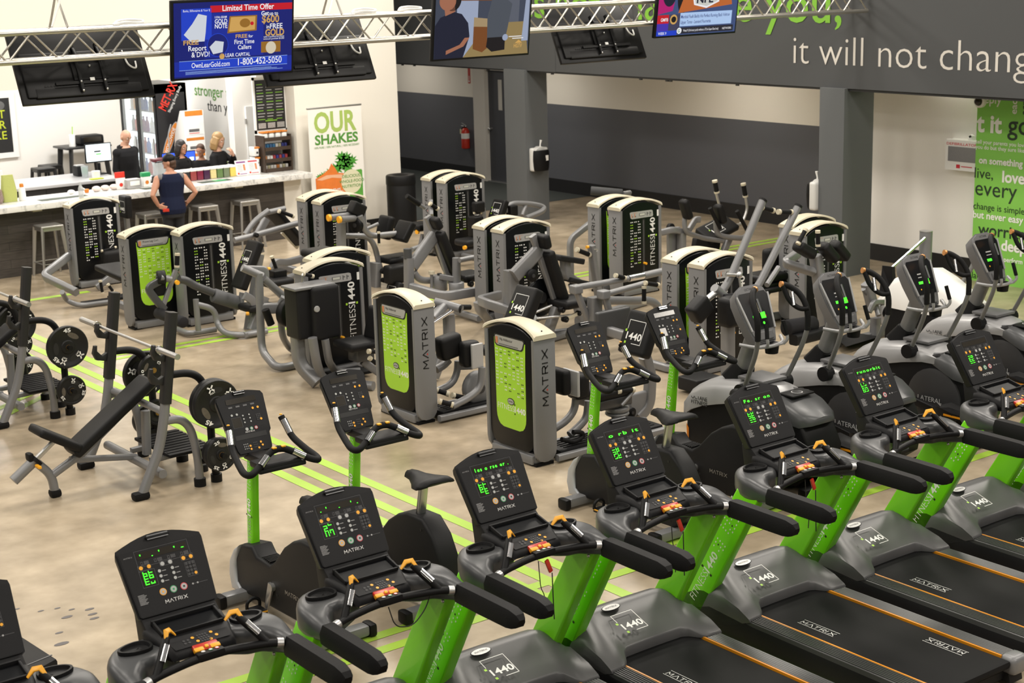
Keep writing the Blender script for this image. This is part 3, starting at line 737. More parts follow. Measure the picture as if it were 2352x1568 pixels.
    for i in range(n+1):
        u = i/n; x = -.012+(w+.024)*u; z = 1.165+arch(u); th = .024+.018*(abs(2*u-1))**6
        e = abs(2*u-1); y0 = -.008+.035*(1-e)**.6; y1 = d+.008-.035*(1-e)**.6
        S.append([(x, y0, z), (x, y0+.006, z+th*.7), (x, y0+.025, z+th), (x, y1-.025, z+th), (x, y1-.006, z+th*.7), (x, y1, z)])
    m.rings(S); m.use(BLKP)
    for x in (.035, w-.035): m.cyl((x, d/2, 1.165+arch(x/w)+.036), (x, d/2, 1.165+arch(x/w)+.045), .007, n=8)
    fin(m, 'top_cap', 50)
    m = MB(); m.use(GRY); m.bb((.05, .03, .03), (w-.05, d-.03, .11)); m.rbox((w/2, .05, .055), (w-.12, .10, .085), .02)
    m.use(RUB)
    for x in (.08, w-.08): m.bb((x-.05, .02, 0), (x+.05, d-.02, .03))
    fin(m, 'base_foot')
def rz(deg, o): return Matrix.Translation(Vector(o)) @ Matrix.Rotation(radians(deg), 4, 'Z')
# the two towers seen from their green back, the rest by machine
TW = dict(A=(8.63, 21.76, 0), B=(8.08, 18.66, 0), C=(8.66, 18.34, 0), D=(11.29, 19.34, 0), DR=(11.29, 19.78, 0), E=(8.47, 14.93, 0), ER=(8.90, 15.46, 0),
          F=(13.75, 19.84, 0), FR=(13.75, 20.24, 0), G=(11.60, 15.54, 0), GR=(11.60, 15.93, 0), H=(13.75, 15.84, 0), HR=(13.75, 16.27, 0),
          I=(11.70, 12.14, 0), IR=(11.70, 12.56, 0), J=(13.95, 12.78, 0), JR=(14.25, 13.24, 0), K=(8.341, 13.38, -90), L=(8.366, 11.54, -90))
M_ = {}
def machine(key, face, label, name='weight_machine', placard='Leg Press', **k):
    x, y, r = TW[key]
    R = thing(name, label, 'weight machine', (x, y, 0), 'selectorized weight machines')
    tower(R, face, placard=placard, T=rz(r, (x, y, 0)), **k); M_[key] = R
    return R
# ------------------------------------------------------------------ the machines built onto the towers
def pad(R, name, top, bot, wd, w, th, logo=False, r=.03):
    top, bot = Vector(top), Vector(bot); d = (top-bot).normalized(); X = Vector(wd).normalized(); X = (X-d*X.dot(d)).normalized(); N = X.cross(d)
    m = MB(); m.use(PAD); c = (top+bot)/2-N*th/2
    m.rbox(c, (w, (top-bot).length, th), r, 3, Matrix((X, d, N)).transposed().to_3x3())
    if logo: logo1440(m, c+N*(th/2+.0005)+d*((top-bot).length*(.5-.36) if (top-bot).length > .5 else 0), X, d, w*.62)
    return m.build(name, None, R)
def fr(R, pts, w=.075, h=.075, bend=.06, name='frame', mt=None, up=None, r=None):
    m = MB(); m.use(mt or GRY); m.bar(pts, w, h, bend, up, r); return m.build(name, None, R, 50)
def tb(R, pts, r=.035, bend=.08, name='tube_frame', mt=None, feet=()):
    m = MB(); m.use(mt or GRY); m.tube(pts, r, 12, bend); return m.build(name, None, R, 55)
def grip(R, a, b, r=.02, name='hand_grip', ends=True):
    a, b = Vector(a), Vector(b); m = MB(); m.use(RUB); m.cyl(a, b, r, n=12); d = (b-a).normalized()
    if ends: m.use(CRM); m.cyl(b, b+d*.03, r*1.15, n=12); m.cyl(a-d*.025, a, r*1.15, n=12)
    return m.build(name, None, R, 50)
def roller(R, a, b, r, name='roller_pad', mt=None):
    m = MB(); m.use(mt or FOAM); m.disc_roll(a, b, r, 20, .12); return m.build(name, None, R, 50)
def knob(R, p, ax=(0, -1, 0), r=.028, name='adjuster_knob', mt=None):
    m = MB(); m.use(mt or ORG); p = Vector(p); m.cyl(p, p+Vector(ax)*.035, r, n=14); return m.build(name, None, R, 50)
def blk(R, c, d, name, mt=None, r=.02, rot=None):
    m = MB(); m.use(mt or PAD); m.rbox(c, d, r, 3, rot); return m.build(name, None, R, 45)
def wheel(R, c, ax, r, t, name='pulley', mt=None):
    m = MB(); c = Vector(c); a = Vector(ax).normalized()*t/2; m.use(mt or BLK); m.disc_roll(c-a, c+a, r, 22, .08); m.use(DGRY); m.cyl(c-a*1.25, c+a*1.25, r*.3, n=12); return m.build(name, None, R, 50)
def P3(p, dx=0, dy=0, dz=0): return (p[0]+dx, p[1]+dy, p[2]+dz)
def floor_u(R, x0, x1, y, yf, z=.045, name='base_tube'):
    # floor loop running out from a tower
    return tb(R, [(x0, y, z), (x0, yf, z), (x1, yf, z), (x1, y, z)], .032, .12, name)
# A: corner machine by the bar
R = machine('A', 'black', 'weight tower machine in the far left corner by the bar, a water bottle on top', placard='Leg Press')
fr(R, [(8.605,21.900,0.478), (8.084,21.600,0.301), (8.300,20.963,0.130)], .085, .11, .10)
tb(R, [(7.929,20.532,0.250), (8.056,20.728,0.080), (8.131,20.463,0.040), (8.533,20.419,0.040)], .034, .12, 'base_tube')
m = MB(); m.use(RUB); m.add([(8.260,20.773,0.035), (8.676,20.746,0.035), (8.611,20.581,0.035), (8.216,20.612,0.035)], [(0, 1, 2, 3)]); m.box((8.95, 20.75, .018), (.5, .25, .03)); m.build('step_plate', None, R)
fr(R, [(8.792,21.450,0.055), (9.111,21.450,0.235)], .07, .09); grip(R, (8.795,21.300,0.156), (8.810,21.300,0.010), .022); grip(R, (8.911,21.300,0.091), (8.965,21.300,0.003), .022)
blk(R, (9.082,21.500,0.426), (.30, .18, .26), 'seat_pad', r=.06); grip(R, (8.952,21.500,0.558), (9.130,21.500,0.580), .016, 'lever_handle')
pad(R, 'back_pad', (9.607,22.200,1.206), (9.598,22.200,0.873), (0, -1, 0), .27, .10, True)
fr(R, [(9.695,22.300,1.009), (9.75, 22.4, .4), (9.75, 22.4, .04)], .07, .08, .1)
# B: prone leg curl, its green back toward the room
R = machine('B', 'green', 'green backed weight tower marked prone leg curl, left of a black faced tower', placard='Prone Leg Curl')
fr(R, [(8.45, 18.9, .10), (8.45, 20.1, .10)], .09, .09); fr(R, [(8.45, 19.6, .1), (8.45, 19.5, .5)], .08, .08); pad(R, 'bench_pad', (8.45, 20.2, .62), (8.45, 19.1, .56), (1, 0, 0), .36, .08)
# C
R = machine('C', 'black', 'black faced weight tower with big grey roller, right beside the green leg curl tower', placard='Leg Extension')
fr(R, [(8.316,17.800,0.863), (8.105,17.800,0.425)], .045, .055, name='lever_arm'); grip(R, (8.337,17.800,0.920), (8.352,17.800,1.037), .028)
roller(R, (8.067,17.850,0.363), (8.100,17.226,0.339), .068); wheel(R, (8.121,17.800,0.801), (1, -.3, 0), .085, .10, 'pivot_disc', BLK2); tb(R, [(8.087,17.750,0.812), (8.221,17.750,0.769)], .04)
knob(R, (8.277,17.720,0.730)); fr(R, [(8.107,17.800,0.763), (7.929,17.800,0.699), (8.006,17.800,0.569), (8.129,17.800,0.401)], .06, .09, .08, 'cam_paddle', CHAR); blk(R, (8.100,17.850,0.657), (.18, .08, .18), 'cam_pad', r=.05)
tb(R, [(8.350,17.800,0.749), (8.444,17.800,0.720), (8.535,17.800,0.647), (8.787,17.800,0.515)], .05, .08, 'roller_arm', CHAR); roller(R, (8.790,17.800,0.484), (9.151,17.800,0.323), .088, mt=mat('grey_foam', (.085, .087, .092), .75, bump=.4, scale=250))
fr(R, [(9.137,17.750,0.348), (9.169,17.750,0.467)], .05, .09, name='link_plate'); 
tb(R, [(8.505,17.700,0.490), (8.509,17.700,0.096)], .036); tb(R, [(8.516,17.700,0.423), (8.744,17.700,0.333), (8.767,17.700,0.137), (8.758,17.494,0.050), (8.888,17.248,0.050), (9.215,17.272,0.050)], .038, .12); tb(R, [(8.437,18.142,0.050), (8.428,17.812,0.050), (8.793,17.797,0.050)], .036, .1, 'base_tube')
pad(R, 'back_pad', (9.282,17.600,1.139), (8.992,17.600,0.582), (0, -1, 0), .27, .11, True); fr(R, [(9.445,17.750,0.917), (9.339,17.750,0.536), (9.206,17.750,-0.014)], .08, .10, .1, 'seat_post')
blk(R, (9.219,17.500,0.322), (.36, .34, .09), 'seat_pad', r=.04); fr(R, [(9.010,17.400,0.508), (9.112,17.400,0.437), (9.137,17.400,0.364)], .05, .10, name='link_plate'); knob(R, (9.016,17.400,0.278), (1, -.5, 0), .022)
fr(R, [(9.111,17.450,0.051), (9.309,17.450,0.443)], .10, .12); fr(R, [(9.221,17.315,0.050), (8.893,17.258,0.050)], .07, .07)
# D and the machine behind it
R = machine('D', 'black', 'front weight tower before the banner, curl arms with two orange tube ends', placard='Triceps Press')
fr(R, [(11.364,18.950,0.957), (11.347,18.950,0.569), (11.56, 18.95, .04)], .11, .12); tb(R, [(11.106,18.800,1.071), (11.536,18.950,1.042)], .045, name='weight_arm'); tb(R, [(11.207,18.700,1.045), (11.521,18.850,1.009)], .045, name='weight_arm')
knob(R, (11.106,18.800,1.071), (-1, 0, 0), .048, 'orange_cap'); knob(R, (11.207,18.700,1.045), (-1, 0, 0), .048, 'orange_cap'); wheel(R, (11.549,18.850,0.913), (1, .3, 0), .105, .07)
blk(R, (11.598,18.900,1.122), (.22, .16, .18), 'elbow_pad', r=.03, rot=Matrix.Rotation(.5, 3, 'Y')); tb(R, [(11.580,18.800,1.041), (11.647,18.800,0.830), (11.751,18.800,0.737), (12.378,18.800,0.715)], .042, .10, 'lever_arm')
blk(R, (12.218,18.700,0.760), (.10, .34, .30), 'arm_cuff', BLK, .03, Matrix.Rotation(.6, 3, 'Y')); blk(R, (12.306,19.300,0.737), (.12, .30, .34), 'arm_cuff', BLK, .05, Matrix.Rotation(.3, 3, 'Y'))
tb(R, [(11.442,19.000,0.755), (11.807,19.000,0.710), (11.920,19.000,0.575), (11.976,19.000,0.307), (12.019,19.000,0.162)], .04, .12); fr(R, [(11.863,18.900,0.335), (11.818,18.900,-0.110)], .10, .20, name='seat_post'); tb(R, [(11.875,19.100,0.794), (12.059,19.100,0.841)], .025); grip(R, (11.809,18.700,0.779), (11.808,18.700,0.643))
blk(R, (12.210,18.900,0.350), (.44, .36, .10), 'seat_pad', r=.05); blk(R, (12.015,18.600,0.199), (.36, .20, .26), 'head_pad', r=.05); pad(R, 'back_pad', (11.927,18.550,0.115), (11.810,18.550,-0.196), (0, -1, 0), .30, .14, True)
wheel(R, (11.886,18.750,0.231), (0, 1, 0), .04, .06); wheel(R, (11.885,18.750,0.102), (0, 1, 0), .035, .06)
R = machine('DR', 'green', 'rear weight tower before the banner, long black pad slanting to its left', placard='Abdominal')
pad(R, 'long_pad', (11.276,20.800,0.911), (11.733,20.800,0.350), (.3, -.9, 0), .28, .09); fr(R, [(11.161,20.700,0.845), (11.000,20.700,0.636)], .09, .10); tb(R, [(10.750,20.600,0.678), (10.907,20.600,0.853), (11.151,20.600,0.979)], .04, .12, 'lever_arm')
tb(R, [(10.515,20.500,0.630), (10.875,20.500,0.666), (11.568,20.500,0.753)], .045, .1); tb(R, [(11.167,20.700,0.934), (11.473,20.700,0.960)], .04); grip(R, (11.332,20.600,0.942), (11.529,20.600,0.854), .028); wheel(R, (10.813,20.400,0.681), (0, 1, 0), .035, .06)
fr(R, [(10.997,20.700,0.603), (11.053,20.700,0.366)], .06, .07); fr(R, [(11.513,20.900,0.582), (11.760,20.900,0.317)], .05, .06, mt=CRM, name='pad_rail'); fr(R, [(11.5, 20.0, .06), (11.5, 21.2, .06)], .09, .09)
fr(R, [(11.191,19.700,0.391), (10.782,19.500,0.403), (10.555,19.400,0.455), (10.497,19.400,0.369)], .075, .10, .06, 'side_beam'); grip(R, (10.203,19.200,0.436), (10.252,19.200,0.605), .025); grip(R, (10.463,19.200,0.362), (10.402,19.200,0.555), .025)
knob(R, (10.300,19.100,0.429), (-1, 0, 0), .03); blk(R, (10.358,19.000,0.350), (.20, .18, .16), 'pivot_block', BLK); blk(R, (10.264,18.900,0.293), (.42, .34, .09), 'seat_pad', r=.045); tb(R, [(10.513,19.200,0.223), (10.837,19.400,0.228)], .045)
# E and ER
R = machine('E', 'black', 'weight tower with a black moulded box and side handle in front of its face', placard='Leg Curl')
m = MB(); m.use(BLK2); m.rbox((8.27, 14.74, .83), (.20, .28, .55), .025, 3); m.rbox((8.49, 14.70, .82), (.34, .34, .58), .05, 4); m.use(GRY); m.rbox((8.38, 14.72, 1.105), (.50, .30, .03), .012)
m.use(PLAC); m.lathe([(.035, 0), (.03, .012), (.01, .014)], (8.36, 14.525, .88), 18, Matrix.Rotation(pi/2, 4, 'X')); m.build('moulded_housing', None, R)
tb(R, [(8.332,14.750,1.131), (8.336,14.750,1.227), (8.372,14.750,1.222)], .014, .03, 'handle_rod', CHR); grip(R, (8.364,14.750,1.223), (8.443,14.750,1.194), .02)
fr(R, [(8.25, 14.78, .60), (8.25, 14.78, .25), (8.36, 14.60, .06)], .12, .14, .12, 'leg_column'); tb(R, [(8.272,14.500,0.588), (8.298,14.500,0.332), (8.446,14.645,0.060), (8.75, 14.1, .05)], .05, .15); tb(R, [(8.454,14.550,0.532), (8.483,14.550,0.282), (8.762,14.869,0.050), (8.993,14.750,0.050)], .042, .10)
m = MB(); m.use(RUB); m.box((8.86, 14.78, .055), (.42, .32, .03)); m.build('step_plate', None, R)
blk(R, (8.735,14.350,0.474), (.40, .40, .085), 'seat_pad', r=.04); pad(R, 'back_pad', (8.954,14.300,0.855), (8.861,14.300,0.490), (0, -1, 0), .34, .12, False, .05); blk(R, (8.801,14.400,0.355), (.22, .20, .16), 'seat_base', CHAR)
grip(R, (8.802,14.100,0.417), (8.730,14.100,0.432), .024); grip(R, (8.795,14.100,0.292), (8.736,14.100,0.347), .024); fr(R, [(8.817,14.400,0.260), (9.05, 14.3, .05)], .09, .09)
R = machine('ER', 'green', 'rear weight tower half hidden behind the boxed one, bent grey frame reaching left', placard='Seated Row')
fr(R, [(8.461,15.950,1.057), (8.444,15.950,0.583), (8.431,15.950,0.162), (8.371,15.507,0.045), (8.664,15.520,0.045)], .085, .085, .14, r=.035); fr(R, [(8.729,16.000,0.551), (8.732,16.000,0.278), (8.950,16.228,0.045), (8.939,15.958,0.045)], .075, .075, .12, r=.03)
tb(R, [(8.281,16.000,1.141), (8.500,15.950,1.017)], .045, name='top_roller_bar'); fr(R, [(8.368,16.050,1.104), (8.570,16.000,1.077), (8.562,16.000,0.903)], .06, .08, .04); tb(R, [(8.515,15.950,0.989), (8.783,15.950,0.715)], .045, name='lever_arm')
fr(R, [(8.449,15.950,0.650), (8.685,15.900,0.631), (8.729,15.850,0.747)], .08, .12, .05, 'side_beam'); wheel(R, (8.662,15.700,0.608), (.3, -1, 0), .16, .10, 'counterweight', BLK); fr(R, [(8.607,15.600,0.818), (8.690,15.600,0.856), (8.694,15.600,0.733)], .07, .09, .04, 'arm_clamp', ALU); knob(R, (8.659,15.700,0.875), (0, 0, 1), .02)
grip(R, (8.431,15.800,0.666), (8.492,15.800,0.485), .045, 'hanging_grip', False)
blk(R, (9.522,16.400,1.098), (.36, .34, .10), 'chest_pad', r=.05)
# F and FR
R = machine('F', 'black', 'front weight tower of the farthest pair, beside the trash can and dark column', placard='Shoulder Press')
pad(R, 'back_pad', (14.540,19.550,0.880), (14.410,19.550,0.596), (0, -1, 0), .30, .10, True); fr(R, [(14.626,19.600,0.785), (14.511,19.600,0.384), (14.45, 19.6, .04)], .08, .09, .1)
tb(R, [(14.636,19.500,0.669), (14.638,19.500,0.749), (14.763,19.500,0.794), (15.124,19.500,0.743), (15.386,19.500,0.665), (15.248,19.400,0.618), (14.849,19.300,0.572)], .042, .12, 'lever_loop'); tb(R, [(15.015,19.500,0.743), (14.856,19.400,0.600)], .03, name='loop_brace'); blk(R, (14.699,19.450,0.694), (.14, .14, .16), 'pivot_block')
fr(R, [(14.140,19.450,0.793), (14.153,19.450,0.569), (14.25, 19.45, .04)], .08, .08, .03); grip(R, (13.971,19.400,0.747), (14.057,19.400,0.737), .02); blk(R, (14.033,19.400,0.828), (.18, .12, .16), 'elbow_pad', r=.03); blk(R, (13.682,19.200,0.365), (.30, .34, .10), 'seat_pad', r=.05); knob(R, (13.523,19.050,0.321), (-1, -.3, 0), .03, 'seat_lever')
knob(R, (13.953,19.350,0.678), (-1, 0, 0), .02); blk(R, (13.902,19.300,0.563), (.16, .2, .30), 'weight_arm', BLK); tb(R, [(14.0, 19.8, .05), (14.0, 19.0, .05), (14.7, 19.0, .05)], .035, .12, 'base_tube'); tb(R, [(14.0, 19.2, .05), (13.98, 19.2, .42)], .04)
R = machine('FR', 'green', 'rear weight tower of the farthest pair, against the dark hall floor', placard='Lat Raise')
grip(R, (14.050,20.900,0.681), (13.740,20.900,0.877), .03, 'long_lever', False); grip(R, (14.080,20.700,0.707), (14.177,20.700,0.650), .024); fr(R, [(14.107,20.800,0.758), (14.144,20.800,0.588)], .06, .06); blk(R, (13.912,20.800,0.393), (.30, .34, .12), 'seat_pad', r=.05); knob(R, (13.798,20.700,0.330), (-1, -.3, 0), .035, 'seat_lever'); fr(R, [(13.972,20.800,0.256), (13.9, 20.8, .04)], .08, .09)
# G and GR (two chest presses)
def press(R, d, k, ym):
    P = lambda n: d[n]
    fr(R, [P('beam0'), P('beam1')], .09, .17, 0, 'main_beam', r=.03); fr(R, [P('bf0'), P('bf1'), P('bf2')], .06, .09, .05, 'back_frame')
    pad(R, 'head_pad', P('h0'), P('h1'), k, .24, .10, False, .04); pad(R, 'back_pad', P('b0'), P('b1'), k, .30, .12, False, .05); blk(R, P('seat'), (.38, .40, .10), 'seat_pad', r=.05)
d = dict(beam0=(11.038,14.600,0.849), beam1=(11.396,14.600,1.095), bf0=(11.324,14.600,1.291), bf1=(11.418,14.600,1.083), bf2=(11.693,14.600,0.339), h0=(11.457,14.550,1.312), h1=(11.497,14.550,1.147), b0=(11.543,14.600,1.117), b1=(11.761,14.600,0.502), seat=(11.764,14.500,0.453))
R = machine('G', 'black', 'front weight tower with a slanted black chest press seat before its face', placard='Chest Press')
press(R, d, (0, 1, 0), 14.6); fr(R, [(11.074,14.700,0.902), (11.053,14.700,0.277)], .16, .14, name='post'); wheel(R, (11.225,14.500,0.846), (0, 1, 0), .075, .05)
fr(R, [(11.412,15.400,0.454), (10.961,15.200,0.486), (10.873,14.900,0.499), (11.030,14.500,0.420)], .07, .11, .08, 'side_frame'); fr(R, [(10.956,15.200,0.468), (10.978,15.200,0.355), (11.519,15.764,0.050)], .10, .12, .08, 'side_leg')
fr(R, [(11.619,14.550,0.394), (11.487,14.550,0.141), (11.52, 14.55, .04)], .10, .12, .03, 'front_leg'); fr(R, [(11.473,14.508,0.050), (11.891,14.596,0.050)], .08, .07, name='base_beam'); fr(R, [(11.466,14.787,0.050), (11.929,14.671,0.050)], .07, .07, name='base_beam')
tb(R, [(11.194,14.400,0.353), (11.898,14.400,0.302)], .014, name='link_rod', mt=STL); tb(R, [(11.207,14.500,0.393), (11.501,14.500,0.447)], .016, name='link_rod', mt=STL)
for a, b in (((11.573,14.400,0.403), (11.796,14.400,0.427)), ((11.621,14.400,0.281), (11.829,14.400,0.322))):
    fr(R, [a, b], .03, .045, name='cream_link', mt=CRM); wheel(R, a, (0, 1, 0), .036, .07); wheel(R, b, (0, 1, 0), .03, .06)
blk(R, (11.192,14.500,0.287), (.14, .14, .16), 'damper', CHAR); m = MB(); m.use(CLR); m.ball((11.133,14.400,0.375), .055); m.build('clear_bulb', None, R)
wheel(R, (11.542,14.750,0.503), (0, 1, 0), .23, .05, 'cam_disc', SHR)
d = dict(beam0=(11.218,17.000,0.623), beam1=(11.585,17.000,0.988), bf0=(11.483,17.000,1.238), bf1=(11.595,17.000,0.987), bf2=(11.806,17.000,0.333), h0=(11.563,16.950,1.250), h1=(11.637,16.950,1.095), b0=(11.665,17.000,1.061), b1=(11.900,17.000,0.474), seat=(12.030,16.900,0.397))
R = machine('GR', 'green', 'rear weight tower with a chest press seat reaching out behind it', placard='Incline Press')
press(R, d, (0, 1, 0), 17.0); fr(R, [(11.171,17.000,0.740), (11.152,17.000,0.251), (11.2, 17.0, .04)], .11, .11, .02, 'post'); m = MB(); m.use(CHAR); m.cyl((11.158,17.000,0.734), (11.160,17.000,0.860), .055); m.build('post_cap', None, R)
fr(R, [(11.129,16.900,0.372), (11.237,16.446,0.320), (11.303,16.328,0.320), (11.741,16.319,0.320)], .09, .12, .12, 'base_frame'); fr(R, [(11.741,16.319,0.320), (11.9, 16.4, .04)], .09, .09, name='base_leg')
tb(R, [(11.242,17.000,0.541), (11.321,17.000,0.426), (11.576,17.000,0.382)], .045, .10); wheel(R, (11.569,16.900,0.373), (0, 0, 1), .10, .20, 'pivot_drum', GRY); tb(R, [(11.708,16.700,0.708), (11.689,16.700,0.264)], .055, name='pivot_post'); wheel(R, (11.691,16.700,0.312), (0, 0, 1), .10, .16, 'pivot_drum', GRY)
fr(R, [(11.499,16.800,0.477), (11.666,16.700,0.435)], .04, .07, name='link_bar'); m = MB(); m.use(CRM); m.cyl((11.448,16.900,0.542), (11.446,16.900,0.502), .04); m.use(GRY); m.cyl((11.446,16.900,0.502), (11.438,16.900,0.328), .02); m.build('pull_pin', None, R)
grip(R, (11.636,17.400,1.337), (11.443,17.400,1.467), .035, 'long_lever', False); tb(R, [(11.636,17.400,1.337), (11.720,17.400,1.280)], .025); grip(R, (11.615,17.100,1.370), (11.698,17.100,1.313), .026); fr(R, [(11.685,17.200,1.400), (11.617,17.100,1.227)], .05, .07)
tb(R, [(11.417,17.300,0.774), (11.628,17.400,0.778)], .035); tb(R, [(11.682,16.600,0.692), (11.933,16.600,0.699)], .035); wheel(R, (11.917,16.700,0.336), (0, 1, 0), .04, .05)
# H and HR
R = machine('H', 'black', 'front weight tower of the middle right pair, standing clear against the pale floor', placard='Lat Pulldown')
fr(R, [(12.124,15.000,0.876), (12.130,15.000,0.651), (12.330,15.000,0.529)], .10, .12, .06, 'foot_arm'); blk(R, (12.152,15.000,0.854), (.40, .24, .07), 'foot_plate', BLK2, .02, Matrix.Rotation(.25, 3, 'Y')); blk(R, (12.331,15.000,0.548), (.42, .26, .06), 'foot_base', BLK2, .02, Matrix.Rotation(.3, 3, 'Y')); fr(R, [(12.3, 15.0, .05), (13.7, 15.3, .05)], .09, .09)
fr(R, [(12.35, 15.0, .05), (12.234,15.000,0.534)], .08, .10, name='foot_post')
fr(R, [(12.799,15.300,0.903), (12.821,15.300,0.716), (12.909,15.300,0.198)], .07, .11, .05, 'upright_lever'); grip(R, (12.748,15.300,0.793), (12.579,15.300,0.868), .03); knob(R, (12.708,15.250,0.901), (-1, 0, 0), .02); m = MB(); m.use(STL); m.tube([(12.793,15.250,0.860), (12.857,15.250,0.852), (12.835,15.250,0.821)], .009, 8, bend=.03); m.build('hook', None, R)
R = machine('HR', 'green', 'rear weight tower of the middle right pair with a dark roller above its cap', placard='Biceps Curl')
roller(R, (14.473,17.300,1.226), (14.805,17.000,1.178), .062, mt=mat('dark_grey_foam', (.035, .036, .038), .75, bump=.4, scale=250)); tb(R, [(14.805,17.000,1.173), (15.024,17.100,1.156)], .035, name='roller_arm'); fr(R, [(15.009,17.100,1.152), (14.0, 17.2, .6), (14.0, 17.2, .05)], .08, .08, .1)
fr(R, [(15.165,16.600,0.624), (15.281,16.500,0.663), (15.519,16.500,0.603)], .09, .09, .05, 'side_beam'); fr(R, [(15.463,16.500,0.599), (15.461,16.500,0.264), (15.5, 16.5, .04)], .10, .12, .02, 'post'); blk(R, (15.401,16.600,0.449), (.22, .06, .44), 'gusset', GRY, .01); wheel(R, (15.346,16.600,0.675), (0, 1, 0), .06, .06)
tb(R, [(15.462,16.400,0.921), (15.417,16.400,0.761), (15.453,16.400,0.612), (16.000,16.600,0.437), (16.464,16.700,0.328)], .035, .10, 'lever_arm'); tb(R, [(16.330,16.700,0.641), (16.345,16.700,0.446), (16.508,16.700,0.383), (16.900,16.700,0.313), (16.990,16.700,0.367)], .04, .10, 'lever_arm')
for p in ((15.407,16.350,0.953), (16.320,16.600,0.756)): blk(R, p, (.11, .16, .30), 'elbow_pad', r=.05, rot=Matrix.Rotation(-.35, 3, 'Y'))
fr(R, [(15.698,16.600,0.590), (15.923,16.700,0.711), (16.009,16.700,0.700)], .05, .09, name='gusset_arm'); grip(R, (16.326,16.600,0.542), (16.115,16.600,0.864), .03, 'hand_grip', False); grip(R, (16.873,16.600,0.447), (16.660,16.600,0.760), .03, 'hand_grip', False)
tb(R, [(16.689,17.000,0.817), (16.628,17.000,0.997)], .02, name='lever_rod', mt=STL); grip(R, (16.640,17.000,1.011), (16.607,17.000,1.150), .036); tb(R, [(17.032,17.000,0.459), (17.171,17.000,0.465), (17.286,17.000,0.673), (17.241,17.000,0.876)], .022, .08, 'lever_rod', STL); grip(R, (17.235,17.000,0.888), (17.197,17.000,1.045), .036)
m = MB(); m.use(PAD); c = Vector((16.654,17.000,0.444)); q = Matrix.Rotation(-.25, 3, 'Y') @ Matrix.Rotation(.5, 3, 'X'); m.rbox(c, (.62, .34, .10), .04, 3, q); logo1440(m, c+q @ Vector((-.05, -.0, .053)), q @ Vector((1, 0, 0)), q @ Vector((0, 1, 0)), .22); m.build('chest_pad', None, R)
pad(R, 'seat_back', (16.392,16.900,0.335), (16.348,16.900,0.129), (1, 0, 0), .52, .10); fr(R, [(16.712,16.800,0.335), (16.549,16.800,0.083), (16.2, 16.8, .04)], .08, .10, .03, 'seat_post'); fr(R, [(15.5, 16.5, .05), (16.3, 16.8, .05)], .08, .07)
# I and IR
R = machine('I', 'black', 'front weight tower of the right pair, two long grey poles crossing its face', placard='Lat Pulldown')
tb(R, [(11.964,11.550,1.933), (11.564,11.550,1.286), (11.482,11.550,1.161), (11.389,11.550,1.068)], .042, .12, 'pole_arm'); tb(R, [(12.710,11.750,1.769), (12.122,11.750,0.996), (12.047,11.750,0.944)], .042, .08, 'pole_arm')
m = MB(); m.use(BLK); m.cyl((11.959,11.550,1.926), (11.974,11.550,1.944), .045); m.cyl((12.703,11.750,1.760), (12.718,11.750,1.780), .045); m.build('pole_cap', None, R)
grip(R, (11.964,11.550,1.858), (12.100,11.550,1.817), .026); grip(R, (12.587,11.750,1.720), (12.431,11.750,1.741), .026); tb(R, [(11.390,11.500,1.242), (11.582,11.500,1.215)], .018, name='link_pin', mt=STL); m = MB(); m.use(STL); m.ball((11.557,11.480,1.221), .035); m.tube([(11.558,11.480,1.206), (11.590,11.480,1.034)], .012, 8); m.build('hanging_link', None, R)
tb(R, [(11.227,11.500,1.129), (11.371,11.500,1.018)], .05, name='cross_tube'); tb(R, [(11.268,11.500,1.093), (11.074,11.500,1.001)], .035, name='lever_rod', mt=STL); blk(R, (10.921,11.400,0.975), (.24, .16, .20), 'knee_pad', r=.04, rot=Matrix.Rotation(-.6, 3, 'Y')); blk(R, (11.259,11.300,0.912), (.22, .20, .30), 'knee_pad', r=.05); roller(R, (11.304,11.450,1.006), (11.455,11.450,0.998), .055)
fr(R, [(11.320,11.400,0.928), (11.324,11.400,0.231), (11.95, 11.4, .04)], .12, .12, .02, 'post'); tb(R, [(12.682,12.000,1.074), (12.400,11.900,0.935)], .03)
blk(R, (11.234,11.727,0.100), (.34, .30, .14), 'weight_foot', BLK2)
R = machine('IR', 'green', 'rear weight tower, right pair, low bars with black grips to its left', placard='Pec Fly')
for a, b in (((11.237,13.750,0.805), (12.040,13.750,0.798)), ((11.501,13.550,0.716), (12.134,13.550,0.759))): tb(R, [a, b], .036, name='press_bar')
tb(R, [(12.051,13.750,0.799), (12.294,13.750,0.801)], .04, name='chrome_sleeve', mt=CHR); tb(R, [(12.284,13.750,0.799), (12.572,13.750,0.809)], .045, name='press_bar')
tb(R, [(11.265,13.750,0.779), (11.449,13.750,0.371)], .040, name='swing_tube'); tb(R, [(11.520,13.550,0.703), (11.649,13.550,0.288)], .042, name='swing_tube'); blk(R, (11.257,13.740,0.789), (.12, .12, .10), 'hinge', GRY); blk(R, (11.492,13.540,0.724), (.12, .12, .10), 'hinge', GRY)
fr(R, [(11.495,13.700,0.669), (11.489,13.700,0.373), (11.42, 13.7, .04)], .15, .13, .02, 'post'); tb(R, [(11.652,13.800,0.590), (12.459,13.800,0.470), (12.572,13.800,0.361), (12.592,13.800,0.183)], .05, .12)
grip(R, (12.099,13.500,0.771), (12.261,13.500,0.729), .026); grip(R, (12.065,13.500,0.715), (12.063,13.500,0.569), .026); grip(R, (11.937,13.700,0.830), (11.828,13.700,0.868), .024); blk(R, (11.502,13.400,0.404), (.50, .06, .34), 'foot_shield', CHAR, .03)
fr(R, [(11.423,13.400,0.341), (11.501,13.200,0.302), (11.870,13.000,0.246)], .09, .11, .05, 'base_beam')
